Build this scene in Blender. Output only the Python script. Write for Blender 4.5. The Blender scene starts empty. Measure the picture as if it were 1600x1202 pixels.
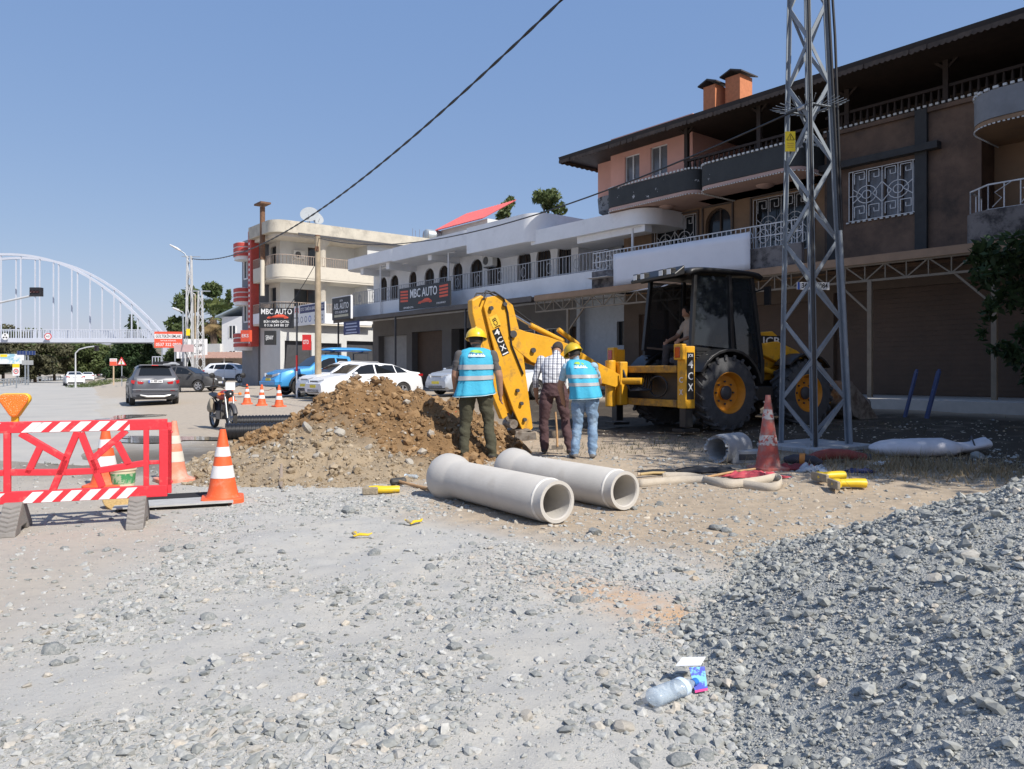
import bpy, bmesh, math, random
import numpy as np
from mathutils import Vector, Matrix, Euler
R = math.radians
rnd = random.Random(7)
scene = bpy.context.scene
COL = scene.collection
# ------------------------------------------------------------------ camera, sky, sun, exposure
FP = 1200.0            # focal length in pixels of the 1600 px wide photograph
CAMZ = 1.35
HOR = 583.0
cam_d = bpy.data.cameras.new('camera'); cam = bpy.data.objects.new('camera', cam_d); COL.objects.link(cam)
cam.location = (0, 0, CAMZ); cam.rotation_euler = (R(90), 0, 0)
cam_d.sensor_width = 36; cam_d.lens = 36 * FP / 1600; cam_d.shift_y = -(601 - HOR) / 1600
cam_d.clip_start = .05; cam_d.clip_end = 9000
scene.camera = cam
SUN_AZ = math.atan2(.70, -.714); SUN_EL = R(46)
world = bpy.data.worlds.new('World'); scene.world = world; world.use_nodes = True
wn = world.node_tree; wn.nodes.clear()
wo = wn.nodes.new('ShaderNodeOutputWorld'); wb = wn.nodes.new('ShaderNodeBackground'); ws = wn.nodes.new('ShaderNodeTexSky')
ws.sky_type = 'NISHITA'; ws.sun_disc = False; ws.sun_elevation = SUN_EL; ws.sun_rotation = SUN_AZ
ws.air_density = 1.0; ws.dust_density = .9; ws.ozone_density = 5.0; ws.altitude = 50
wb.inputs['Strength'].default_value = .125
hz = wn.nodes.new('ShaderNodeVectorMath'); hz.operation = 'MULTIPLY_ADD'      # dusty summer air: evens out the whole sky dome
hz.inputs[1].default_value = (.57, .38, .21); hz.inputs[2].default_value = (.68, 1.36, 3.0)
wn.links.new(ws.outputs[0], hz.inputs[0]); wn.links.new(hz.outputs[0], wb.inputs[0]); wn.links.new(wb.outputs[0], wo.inputs[0])
sun_d = bpy.data.lights.new('sun', 'SUN'); sun_d.energy = 4.2; sun_d.angle = R(.55); sun_d.color = (1, .955, .88)
sun = bpy.data.objects.new('sun', sun_d); COL.objects.link(sun); sun.location = (20, -20, 40)
sd = Vector((math.sin(SUN_AZ) * math.cos(SUN_EL), math.cos(SUN_AZ) * math.cos(SUN_EL), math.sin(SUN_EL)))
sun.rotation_euler = sd.to_track_quat('Z', 'Y').to_euler()
scene.view_settings.view_transform = 'Standard'; scene.view_settings.look = 'None'
scene.view_settings.exposure = .40; scene.view_settings.gamma = 1
scene.cycles.max_bounces = 6; scene.cycles.transparent_max_bounces = 8
# ------------------------------------------------------------------ frames
CQ, SQ = .629, .777
ANG = math.atan2(-SQ, CQ)
def SF(q, p, z=0.): return Vector((q * CQ + p * SQ, -q * SQ + p * CQ, z))
def pq(x, y): return x * CQ - y * SQ, x * SQ + y * CQ          # world -> q, p
def fbm(x, y, sc, seed=0, oct=4):
    x = np.asarray(x, float) * sc; y = np.asarray(y, float) * sc; out = 0; amp = .5
    for o in range(oct):
        xi = np.floor(x).astype(np.int64); yi = np.floor(y).astype(np.int64); fx = x - xi; fy = y - yi
        fx = fx * fx * (3 - 2 * fx); fy = fy * fy * (3 - 2 * fy)
        def h(a, b):
            n = (a * 374761393 + b * 668265263 + (seed + o) * 974711) & 0x7fffffff
            n = ((n ^ (n >> 13)) * 1274126177) & 0x7fffffff
            return ((n ^ (n >> 16)) & 0xffff) / 65535.
        v = (h(xi, yi) * (1 - fx) + h(xi + 1, yi) * fx) * (1 - fy) + (h(xi, yi + 1) * (1 - fx) + h(xi + 1, yi + 1) * fx) * fy
        out = out + (v - .5) * amp; amp *= .5; x = x * 2.03 + 7; y = y * 2.03 + 3
    return out
def sstep(a, b, x):
    t = np.clip((x - a) / (b - a), 0, 1); return t * t * (3 - 2 * t)
JA = R(27); JX, JY = 3.70, 15.93            # the backhoe's heading and rear axle
def G(x, y):                                # ground height
    x = np.asarray(x, float); y = np.asarray(y, float)
    p = x * SQ + y * CQ
    z = .035 * np.clip(p - 7, 0, 16.5) + .012 * sstep(6, 8, p)
    near = 1 - sstep(18, 30, y)
    z = z + near * (fbm(x, y, .45, 3) * .10 * sstep(-2.5, -.5, x + .0 * y) + fbm(x, y, 2.2, 9) * .035)
    e = np.minimum(-1.78 - .54 * (y - 5), -2.3 - .1 * (y - 3.7)); off = sstep(-.3, .6, x - e + fbm(x, y, .8, 21) * 1.6); nr = (1 - sstep(9, 15, y)) * (1 - sstep(5, 8, np.abs(x)))
    z = z * sstep(-.6, .4, x - e) + nr * off * (fbm(x, y, 7, 5, 3) * .026 + fbm(x, y, 1.6, 15, 3) * .045)
    z = z + .10 * np.exp(-(((x - .3) / 1.5) ** 2 + ((y - 10.9) / .8) ** 2))
    # trench behind the workers, in line with the digging arm
    bx, by = -math.cos(JA), -math.sin(JA)
    t = (x - 2.18) * bx + (y - 16.03) * by; w = -(x - 2.18) * by + (y - 16.03) * bx
    z = z - .95 * sstep(1.1, 1.4, t) * (1 - sstep(3.3, 3.7, t)) * (1 - sstep(.34, .55, np.abs(w)))
    return z
def g(x, y): return float(G(x, y))
def gp(px, py, dz=0.):                      # photograph pixel -> point on the ground
    y = 1.5
    a = (px - 800) / FP; b = (py - HOR) / FP
    prev = 1.
    while y < 400:
        z = CAMZ - b * y - g(a * y, y) - dz
        if z < 0: break
        y *= 1.004
    return Vector((a * y, y, g(a * y, y)))
def at(px, py, D): return Vector(((px - 800) / FP * D, D, CAMZ - (py - HOR) / FP * D))
# ------------------------------------------------------------------ materials
_m = {}
def M(name, col=None, rough=.8, var=.12, sc=3., bump=0., bsc=50., metal=0., spec=.5, col2=None, mixlo=.45, mixhi=.6, mixsc=2., coat=0., alpha=1., trans=0.):
    if name in _m: return _m[name]
    m = bpy.data.materials.new(name); m.use_nodes = True; _m[name] = m
    nt = m.node_tree; N = nt.nodes; L = nt.links
    b = N['Principled BSDF']
    tc = N.new('ShaderNodeTexCoord')
    no = N.new('ShaderNodeTexNoise'); no.inputs['Scale'].default_value = sc; no.inputs['Detail'].default_value = 7; no.inputs['Roughness'].default_value = .65
    L.new(tc.outputs['Object'], no.inputs['Vector'])
    mr = N.new('ShaderNodeMapRange'); mr.inputs[1].default_value = .3; mr.inputs[2].default_value = .7; mr.inputs[3].default_value = 1 - var; mr.inputs[4].default_value = 1 + var
    L.new(no.outputs['Fac'], mr.inputs[0])
    mx = N.new('ShaderNodeVectorMath'); mx.operation = 'SCALE'; mx.inputs[0].default_value = col
    L.new(mr.outputs[0], mx.inputs['Scale'])
    out = mx.outputs[0]
    if col2 is not None:
        n2 = N.new('ShaderNodeTexNoise'); n2.inputs['Scale'].default_value = mixsc; n2.inputs['Detail'].default_value = 8; n2.inputs['Roughness'].default_value = .7
        L.new(tc.outputs['Object'], n2.inputs['Vector'])
        m2 = N.new('ShaderNodeMapRange'); m2.inputs[1].default_value = mixlo; m2.inputs[2].default_value = mixhi
        L.new(n2.outputs['Fac'], m2.inputs[0])
        mi = N.new('ShaderNodeMix'); mi.data_type = 'RGBA'; mi.inputs['B'].default_value = (*col2, 1)
        L.new(m2.outputs[0], mi.inputs['Factor']); L.new(out, mi.inputs['A']); out = mi.outputs['Result']
    L.new(out, b.inputs['Base Color'])
    b.inputs['Roughness'].default_value = rough; b.inputs['Metallic'].default_value = metal
    b.inputs['Specular IOR Level'].default_value = spec; b.inputs['Coat Weight'].default_value = coat
    b.inputs['Coat Roughness'].default_value = .05; b.inputs['Alpha'].default_value = alpha
    if trans: b.inputs['Transmission Weight'].default_value = trans
    if bump:
        nb = N.new('ShaderNodeTexNoise'); nb.inputs['Scale'].default_value = bsc; nb.inputs['Detail'].default_value = 6
        L.new(tc.outputs['Object'], nb.inputs['Vector'])
        bp = N.new('ShaderNodeBump'); bp.inputs['Strength'].default_value = bump; bp.inputs['Distance'].default_value = .02
        L.new(nb.outputs['Fac'], bp.inputs['Height']); L.new(bp.outputs[0], b.inputs['Normal'])
    return m
# ------------------------------------------------------------------ mesh builder
class MB:
    def __init__(s, o=(0, 0, 0)): s.v = []; s.f = []; s.o = o
    def add(s, vs, fs):
        n = len(s.v); s.v += [tuple(v) for v in vs]; s.f += [tuple(n + i for i in f) for f in fs]; return s
    def quad(s, a, b, c, d): return s.add([a, b, c, d], [(0, 1, 2, 3)])
    def box(s, x0, x1, y0, y1, z0, z1):
        return s.add([(x0, y0, z0), (x1, y0, z0), (x1, y1, z0), (x0, y1, z0), (x0, y0, z1), (x1, y0, z1), (x1, y1, z1), (x0, y1, z1)],
                     [(0, 3, 2, 1), (4, 5, 6, 7), (0, 1, 5, 4), (1, 2, 6, 5), (2, 3, 7, 6), (3, 0, 4, 7)])
    def beam(s, a, b, w, h=None, up=(0, 0, 1)):
        h = h or w; a = Vector(a); b = Vector(b); d = (b - a).normalized(); u = Vector(up)
        if abs(d.dot(u)) > .98: u = Vector((1, 0, 0))
        r = d.cross(u).normalized(); u = r.cross(d)
        vs = [p + r * (sx * w / 2) + u * (sz * h / 2) for p in (a, b) for sx, sz in ((-1, -1), (1, -1), (1, 1), (-1, 1))]
        return s.add(vs, [(0, 1, 2, 3), (4, 7, 6, 5), (0, 4, 5, 1), (1, 5, 6, 2), (2, 6, 7, 3), (3, 7, 4, 0)])
    def tube(s, pts, r, n=8, cap=True, flat=1.):
        pts = [Vector(p) for p in pts]; k = len(pts); rs = r if isinstance(r, (list, tuple)) else [r] * k
        vs = []; fs = []; prev = None
        for i, p in enumerate(pts):
            d = (pts[min(i + 1, k - 1)] - pts[max(i - 1, 0)]).normalized()
            if prev is None:
                u = Vector((0, 0, 1)) if abs(d.z) < .9 else Vector((1, 0, 0))
            else: u = prev
            x = d.cross(u)
            if x.length < 1e-5: x = d.cross(Vector((0, 1, 0)))
            x.normalize(); u = x.cross(d).normalized(); prev = u
            for j in range(n):
                a = 2 * math.pi * j / n; vs.append(p + x * (math.cos(a) * rs[i]) + u * (math.sin(a) * rs[i] * flat))
        for i in range(k - 1):
            for j in range(n):
                a = i * n + j; b = i * n + (j + 1) % n; fs.append((a, b, b + n, a + n))
        if cap: fs.append(tuple(range(n - 1, -1, -1))); fs.append(tuple((k - 1) * n + j for j in range(n)))
        return s.add(vs, fs)
    def cyl(s, a, b, r, n=16, r2=None): return s.tube([a, b], [r, r if r2 is None else r2], n)
    def lathe(s, prof, n=24, c=(0, 0, 0), axis='z', sx=1., sy=1., cap=True):
        vs = []; fs = []; k = len(prof)
        for r, z in prof:
            for j in range(n):
                a = 2 * math.pi * j / n; p = (r * math.cos(a) * sx, r * math.sin(a) * sy, z)
                if axis == 'y': p = (p[0], p[2], -p[1])
                if axis == 'x': p = (p[2], p[0], p[1])
                vs.append((p[0] + c[0], p[1] + c[1], p[2] + c[2]))
        for i in range(k - 1):
            for j in range(n): fs.append((i * n + j, i * n + (j + 1) % n, (i + 1) * n + (j + 1) % n, (i + 1) * n + j))
        if cap and prof[0][0] > 1e-6: fs.append(tuple(range(n - 1, -1, -1)))
        if cap and prof[-1][0] > 1e-6: fs.append(tuple((k - 1) * n + j for j in range(n)))
        return s.add(vs, fs)
    def ring(s, prof, n=24, c=(0, 0, 0), axis='z'):          # closed profile swept round: no caps
        k = len(prof); vs = []; fs = []
        for r, z in prof:
            for j in range(n):
                a = 2 * math.pi * j / n; p = (r * math.cos(a), r * math.sin(a), z)
                if axis == 'y': p = (p[0], p[2], -p[1])
                if axis == 'x': p = (p[2], p[0], p[1])
                vs.append((p[0] + c[0], p[1] + c[1], p[2] + c[2]))
        for i in range(k):
            for j in range(n): fs.append((i * n + j, i * n + (j + 1) % n, ((i + 1) % k) * n + (j + 1) % n, ((i + 1) % k) * n + j))
        return s.add(vs, fs)
    def prism(s, poly, a, b, fn=None):                       # poly (u,v), extruded from w=a to w=b; default u=x v=z w=y
        fn = fn or (lambda u, v, w: (u, w, v)); n = len(poly)
        vs = [fn(u, v, a) for u, v in poly] + [fn(u, v, b) for u, v in poly]
        return s.add(vs, [tuple(range(n)), tuple(range(2 * n - 1, n - 1, -1))] + [(i, i + n, (i + 1) % n + n, (i + 1) % n) for i in range(n)])
    def grid(s, fn, nu, nv, cu=False):
        vs = [fn(i / (nu if cu else nu - 1), j / (nv - 1)) for j in range(nv) for i in range(nu)]
        fs = []
        for j in range(nv - 1):
            for i in range(nu if cu else nu - 1):
                i2 = (i + 1) % nu; fs.append((j * nu + i, j * nu + i2, (j + 1) * nu + i2, (j + 1) * nu + i))
        return s.add(vs, fs)
    def xf(s, mat, start=0):
        s.v[start:] = [tuple(mat @ Vector(v)) for v in s.v[start:]]; return s
    def mesh(s, name, mat, smooth=None):
        me = bpy.data.meshes.new(name); o = s.o
        me.from_pydata([(v[0] - o[0], v[1] - o[1], v[2] - o[2]) for v in s.v], [], s.f)
        bm = bmesh.new(); bm.from_mesh(me); bmesh.ops.recalc_face_normals(bm, faces=bm.faces); bm.to_mesh(me); bm.free()
        for m in (mat if isinstance(mat, (list, tuple)) else [mat]):
            if m: me.materials.append(m)
        if smooth is not None:
            me.polygons.foreach_set('use_smooth', [True] * len(me.polygons))
            if smooth < 180: me.set_sharp_from_angle(angle=R(smooth))
        return me
    def build(s, name, mat, parent=None, smooth=None, bevel=0.):
        o = bpy.data.objects.new(name, s.mesh(name, mat, smooth)); COL.objects.link(o); o.parent = parent
        if bevel:
            b = o.modifiers.new('Bevel', 'BEVEL'); b.width = bevel; b.segments = 2; b.limit_method = 'ANGLE'; b.angle_limit = R(35)
        return o
def tag(o, label=None, cat=None, group=None, kind=None):
    for k, v in (('label', label), ('category', cat), ('group', group), ('kind', kind)):
        if v: o[k] = v
    return o
def thing(name, label, cat, loc=(0, 0, 0), rz=0., group=None):
    o = bpy.data.objects.new(name, None); COL.objects.link(o); o.empty_display_size = .2
    o.location = loc; o.rotation_euler = (0, 0, rz)
    return tag(o, label, cat, group)
def dup(o, parent=None):
    c = o.copy(); COL.objects.link(c); c.parent = parent
    for ch in list(o.children): dup(ch, c)
    return c
def text(txt, size, mat, parent, name, mw, ext=.004, align='CENTER', width=None, shear=0.):
    """flat lettering as a mesh; mw = 4x4 matrix placing text x/y plane"""
    cu = bpy.data.curves.new('t', 'FONT'); cu.body = txt; cu.size = size; cu.extrude = ext; cu.align_x = align; cu.align_y = 'CENTER'; cu.shear = shear
    cu.resolution_u = 2; cu.offset = size * .012
    ob = bpy.data.objects.new('t', cu); COL.objects.link(ob)
    dg = bpy.context.evaluated_depsgraph_get(); me = bpy.data.meshes.new_from_object(ob.evaluated_get(dg))
    bpy.data.objects.remove(ob); bpy.data.curves.remove(cu)
    if width:
        xs = [v.co.x for v in me.vertices]; k = width / max(1e-6, max(xs) - min(xs)); me.transform(Matrix.Diagonal((k, 1, 1, 1)))
    me.transform(mw); me.materials.clear(); me.materials.append(mat)
    o = bpy.data.objects.new(name, me); COL.objects.link(o); o.parent = parent
    return o
def plane_m(origin, right, up):
    r = Vector(right).normalized(); u = Vector(up).normalized(); n = r.cross(u)
    m = Matrix(((r.x, u.x, n.x, origin[0]), (r.y, u.y, n.y, origin[1]), (r.z, u.z, n.z, origin[2]), (0, 0, 0, 1))); return m
# ------------------------------------------------------------------ shared plain materials
white = M('white_paint', (.78, .78, .77), .6, .05, 4)
black = M('black_plastic', (.018, .018, .02), .45, .2, 6)
rubber = M('tyre_rubber', (.035, .034, .033), .85, .25, 9, .3, 60)
steel = M('galvanised_steel', (.36, .39, .42), .5, .18, 5, metal=.55)
rust = M('rusted_steel', (.16, .085, .05), .85, .35, 8, .3)
glass = M('window_glass', (.025, .03, .035), .06, .1, 1)
carglass = M('car_glass', (.012, .014, .016), .04, .05, 1)
dkgrey = M('dark_grey_metal', (.06, .06, .065), .5, .2, 6)
conc = M('concrete', (.46, .445, .42), .85, .12, 3, .25, 60, col2=(.36, .345, .32), mixsc=5)
# ------------------------------------------------------------------ ground
def ramp_axis(lo, hi, f0, f1, step, k):
    a = [f0]
    while a[-1] < f1: a.append(a[-1] + step)
    st = step
    while a[-1] < hi: st *= k; a.append(a[-1] + min(st, 60))
    b = [f0]; st = step
    while b[-1] > lo: st *= k; b.append(b[-1] - min(st, 60))
    return np.array(sorted(set(b[1:] + a)))
xs = ramp_axis(-900, 900, -5.5, 5.5, .045, 1.035); ys = ramp_axis(-40, 1900, 2.0, 8.5, .04, 1.022)
GX, GY = np.meshgrid(xs, ys); GZ = G(GX, GY)
road_edge = np.minimum(-1.78 - .54 * (GY - 5), -2.3 - .1 * (GY - 3.7))                 # right-hand edge of the road
off = sstep(-.3, .6, GX - road_edge + fbm(GX, GY, .8, 21) * 1.6)
GZ = GZ - .03 * sstep(-1.0, -1.6, GX - road_edge) * sstep(11.5, 13, GY)
nv = GX.size; W = len(xs); H = len(ys)
idx = np.arange(nv).reshape(H, W)
fc = np.stack([idx[:-1, :-1], idx[:-1, 1:], idx[1:, 1:], idx[1:, :-1]], -1).reshape(-1, 4)
def np_mesh(name, co, faces, mats, smooth=True):
    me = bpy.data.meshes.new(name); k = faces.shape[1]
    me.vertices.add(len(co)); me.vertices.foreach_set('co', co.astype(np.float32).ravel())
    me.loops.add(faces.size); me.loops.foreach_set('vertex_index', faces.astype(np.int32).ravel())
    me.polygons.add(len(faces)); me.polygons.foreach_set('loop_start', (np.arange(len(faces)) * k).astype(np.int32))
    me.update(calc_edges=True)
    me.polygons.foreach_set('use_smooth', np.full(len(faces), smooth))
    for m in mats: me.materials.append(m)
    return me
def vcol(me, name, rgb):
    at_ = me.attributes.new(name, 'FLOAT_COLOR', 'POINT')
    at_.data.foreach_set('color', np.concatenate([rgb, np.ones((len(rgb), 1))], 1).astype(np.float32).ravel())
# soil zones: r = tan earth, g = orange sand, b = wet soil and painted tree shade
nz = fbm(GX, GY, .55, 33) * 2.4 + fbm(GX, GY, 3.1, 35) * .9
tanline = (GX + 2.1) * .80 + (GY - 9.15) * .60                      # > 0 : earth beyond the grey gravel
tan = sstep(-.5, .9, tanline + nz * .8) * sstep(-.6, .8, GX - road_edge - .2)
gP = GX * SQ + GY * CQ
tan = np.maximum(tan, .42 * sstep(.3, -.6, GX - road_edge + nz * .3))
tan = np.maximum(tan, sstep(8.2, 9.5, gP + nz * .5) * .85)
tan = tan * (1 - .3 * sstep(-2, -4.5, GX) * sstep(13, 16, GY))
orange = np.exp(-(((GX - .68) * .82 + (GY - 4.45) * .57 + nz * .12) / .24) ** 2) * np.exp(-(((GX - .68) * .57 - (GY - 4.45) * .82) / .85) ** 2)
orange = np.clip(orange * (1.5 + nz), 0, 1)
wet = np.exp(-(((GX + 5.4) / 2.6) ** 2 + ((GY - 12.2) / 2.6) ** 2)) * sstep(-.55, .5, nz + .35)
shade_tint = sstep(9.9, 11.5, gP + nz * .5) * (1 - sstep(17.5, 20, gP)) * sstep(-.5, 1.6, GX + .15 * (GY - 12) - .4)  # soil colour darkened over the band where tree shade falls by the digger
dark = np.clip(np.maximum(wet * .85, shade_tint), 0, 1)
def soil_material(name, grey, tancol, orangecol, darkcol, bump=.5):
    m = bpy.data.materials.new(name); m.use_nodes = True; nt = m.node_tree; N = nt.nodes; L = nt.links; b = N['Principled BSDF']
    tc = N.new('ShaderNodeTexCoord'); at_ = N.new('ShaderNodeAttribute'); at_.attribute_name = 'zone'
    sep = N.new('ShaderNodeSeparateColor'); L.new(at_.outputs['Color'], sep.inputs[0])
    def noise(s, d=8, r=.65):
        n = N.new('ShaderNodeTexNoise'); n.inputs['Scale'].default_value = s; n.inputs['Detail'].default_value = d; n.inputs['Roughness'].default_value = r
        L.new(tc.outputs['Object'], n.inputs['Vector']); return n.outputs['Fac']
    def mapr(x, a, c, lo=0., hi=1.):
        r = N.new('ShaderNodeMapRange'); r.inputs[1].default_value = a; r.inputs[2].default_value = c; r.inputs[3].default_value = lo; r.inputs[4].default_value = hi; L.new(x, r.inputs[0]); return r.outputs[0]
    def mix(f, A, B):
        x = N.new('ShaderNodeMix'); x.data_type = 'RGBA'
        for s, vv in (('A', A), ('B', B)):
            if isinstance(vv, tuple): x.inputs[s].default_value = (*vv, 1)
            else: L.new(vv, x.inputs[s])
        L.new(f, x.inputs['Factor']); return x.outputs['Result']
    def mul(a_, b_):
        x = N.new('ShaderNodeMath'); x.operation = 'MULTIPLY'; L.new(a_, x.inputs[0]); L.new(b_, x.inputs[1]); return x.outputs[0]
    n1 = noise(1.3); n2 = noise(9); n3 = noise(42, 7, .75); n4 = noise(160, 3)
    gcol = mix(mapr(n1, .38, .62), grey, tuple(c * f for c, f in zip(grey, (1.12, 1.09, 1.04))))
    gcol = mix(mapr(n2, .55, .72, 0, .55), gcol, tuple(c * .74 for c in grey))
    gcol = mix(mapr(n3, .58, .7, 0, .6), gcol, tuple(c * .5 for c in grey))
    tcol = mix(mapr(n2, .35, .7), tancol, tuple(c * .74 for c in tancol))
    tcol = mix(mapr(n3, .58, .72, 0, .5), tcol, tuple(c * .55 for c in tancol))
    c = mix(sep.outputs[0], gcol, tcol)
    c = mix(mul(sep.outputs[1], mapr(n2, .3, .55)), c, orangecol)
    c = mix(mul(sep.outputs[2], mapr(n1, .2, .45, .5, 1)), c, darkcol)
    L.new(c, b.inputs['Base Color']); b.inputs['Roughness'].default_value = .95; b.inputs['Specular IOR Level'].default_value = .2
    ad = N.new('ShaderNodeMath'); ad.operation = 'MULTIPLY_ADD'; sc2 = N.new('ShaderNodeMath'); sc2.operation = 'MULTIPLY'; L.new(n2, sc2.inputs[0]); sc2.inputs[1].default_value = .3; L.new(n3, ad.inputs[0]); ad.inputs[1].default_value = .8; L.new(sc2.outputs[0], ad.inputs[2])
    ad2 = N.new('ShaderNodeMath'); ad2.operation = 'MULTIPLY_ADD'; L.new(n4, ad2.inputs[0]); ad2.inputs[1].default_value = .6; L.new(ad.outputs[0], ad2.inputs[2])
    bp = N.new('ShaderNodeBump'); bp.inputs['Strength'].default_value = bump; bp.inputs['Distance'].default_value = .03
    L.new(ad2.outputs[0], bp.inputs['Height']); L.new(bp.outputs[0], b.inputs['Normal'])
    return m
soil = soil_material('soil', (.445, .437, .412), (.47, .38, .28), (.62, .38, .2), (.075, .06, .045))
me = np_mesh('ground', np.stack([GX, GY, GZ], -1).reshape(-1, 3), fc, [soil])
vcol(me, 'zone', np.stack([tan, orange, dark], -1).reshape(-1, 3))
ground = bpy.data.objects.new('ground', me); COL.objects.link(ground); tag(ground, kind='structure')
# ------------------------------------------------------------------ road: a dusty sheet lying on the ground
asph = M('dusty_asphalt', (.40, .385, .355), .9, .12, .35, .35, 90, col2=(.46, .435, .39), mixlo=.42, mixhi=.66, mixsc=.5)
mb = MB(); edge = lambda y: -1.78 - .54 * (y - 5)
ys2 = [11.2 * 1.02 ** i for i in range(200)]
def roadpt(u, v):
    y = ys2[round(v * (len(ys2) - 1))] + (math.sin(u * 40) * .25 + math.sin(u * 17) * .4) * (1 - v) ** 20
    e = edge(y) + (fbm(np.array([y * .7]), np.array([3.]), 1., 4)[0]) * 1.1
    x = e - (1 - u) * (12.5 + max(0, 14 - y))
    return (x, y, .012 - .0 * u if u < .96 and v > .004 else -.03)
mb.grid(roadpt, 26, len(ys2)); road = mb.build('road', asph, smooth=180); tag(road, kind='structure')
# puddles
water = M('puddle_water', (.20, .18, .155), .05, .1, 3, spec=.6)
for k, (px, py, rx, ry) in enumerate([(205, 652, .55, 1.5), (262, 688, 1.15, .75)]):
    c = gp(px, py); mb = MB(); n = 40; vs = [(0, 0, 0)]
    for j in range(n):
        a = 2 * math.pi * j / n; rr = 1 + .28 * math.sin(3 * a + k) + .16 * math.sin(5 * a + 2 * k); vs.append((rx * rr * math.cos(a), ry * rr * math.sin(a), 0))
    mb.add(vs, [(0, 1 + j, 1 + (j + 1) % n) for j in range(n)])
    o = mb.build('puddle', water); o.location = (c.x, c.y, .02 if k == 0 else g(c.x, c.y) + .022); tag(o, kind='structure')
# ------------------------------------------------------------------ far hills
hillm = M('dry_hillside', (.20, .165, .12), .95, .25, .02, col2=(.095, .105, .06), mixlo=.45, mixhi=.58, mixsc=.03)
def hills(x0, x1, y0, y1, hfun, name):
    nx, ny = 90, 26; X, Y = np.meshgrid(np.linspace(x0, x1, nx), np.linspace(y0, y1, ny))
    T = (Y - y0) / (y1 - y0)
    Z = hfun(X, T) * np.sin(np.clip(T * 1.25, 0, 1) * math.pi / 2) ** 1.2 + fbm(X, Y, .012, 50) * 16 * T - 2
    ii = np.arange(nx * ny).reshape(ny, nx); ff = np.stack([ii[:-1, :-1], ii[:-1, 1:], ii[1:, 1:], ii[1:, :-1]], -1).reshape(-1, 4)
    o = bpy.data.objects.new(name, np_mesh(name, np.stack([X, Y, Z], -1).reshape(-1, 3), ff, [hillm])); COL.objects.link(o); tag(o, kind='structure')
hills(-1500, 260, 760, 1500, lambda X, T: 34 + 12 * np.exp(-((X + 640) / 200) ** 2) + 6 * np.sin(X / 130), 'hills')
# ------------------------------------------------------------------ buildings, in street coordinates (q along the shopfronts, p away from the road)
def bld(name, label, q, p, z, cat='building'):
    w = SF(q, p, z); t = thing(name, label, cat, w, ANG); t['_o'] = 0; del t['_o']
    return t, (q, p, z)
def wall(mb, fn, u0, u1, z0, z1, ops=(), d=.18):
    """facade strip; fn(u,z,depth)->point; ops = (ua,ub,za,zb,arch)"""
    Q = lambda a, b, c, e: mb.quad(fn(*a), fn(*b), fn(*c), fn(*e))
    cur = u0
    for ua, ub, za, zb, arch in sorted(ops):
        if ua > cur: Q((cur, z0, 0), (ua, z0, 0), (ua, z1, 0), (cur, z1, 0))
        if za > z0: Q((ua, z0, 0), (ub, z0, 0), (ub, za, 0), (ua, za, 0))
        if arch:
            r = (ub - ua) / 2; k = 10; zs = zb - min(r, (zb - za) * .6)
            top = [(ua + r - r * math.cos(math.pi * i / k), zs + (zb - zs) * math.sin(math.pi * i / k)) for i in range(k + 1)]
        else: top = [(ua, zb), (ub, zb)]
        for (a, za_), (b, zb_) in zip(top, top[1:]):
            Q((a, za_, 0), (b, zb_, 0), (b, z1, 0), (a, z1, 0)); Q((a, za_, 0), (a, za_, d), (b, zb_, d), (b, zb_, 0))
        Q((ua, za, 0), (ua, za, d), (ua, top[0][1], d), (ua, top[0][1], 0)); Q((ub, za, 0), (ub, top[-1][1], 0), (ub, top[-1][1], d), (ub, za, d))
        Q((ua, za, 0), (ub, za, 0), (ub, za, d), (ua, za, d))
        cur = ub
    if cur < u1: Q((cur, z0, 0), (u1, z0, 0), (u1, z1, 0), (cur, z1, 0))
    return mb
def pane(fn, ua, ub, za, zb, arch, d, name, mat, parent, o, frame=None, fw=.06, mull=1):
    mb = MB(o); r = (ub - ua) / 2; zs = zb - min(r, (zb - za) * .6) if arch else zb
    poly = [(ua, za), (ub, za)] + ([(ub - r + r * math.cos(math.pi * i / 10), zs + (zb - zs) * math.sin(math.pi * i / 10)) for i in range(11)] if arch else [(ub, zb), (ua, zb)])
    vs = [fn(u, z, d) for u, z in poly]; mb.add(vs, [tuple(range(len(vs)))])
    w = mb.build(name, mat, parent)
    if frame:
        mf = MB(o); n = len(poly)
        for i in range(n): mf.beam(fn(*poly[i], d - .03), fn(*poly[(i + 1) % n], d - .03), fw)
        for k in range(1, mull + 1):
            u = ua + (ub - ua) * k / (mull + 1); mf.beam(fn(u, za, d - .03), fn(u, zb - .02, d - .03), fw * .8)
        mf.build('window_frame', frame, w)
    return w
def railing(mb, pts, h, step=.12, r=.012, rails=(0., 1.)):
    for a, b in zip(pts, pts[1:]):
        a = Vector(a); b = Vector(b); L_ = (b - a).length; n = max(1, int(L_ / step))
        for k in range(n + 1):
            p = a.lerp(b, k / n); mb.beam(p, p + Vector((0, 0, h)), r * 2)
        for t in rails: mb.beam(a + Vector((0, 0, h * t)), b + Vector((0, 0, h * t)), r * 2.6)
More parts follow.
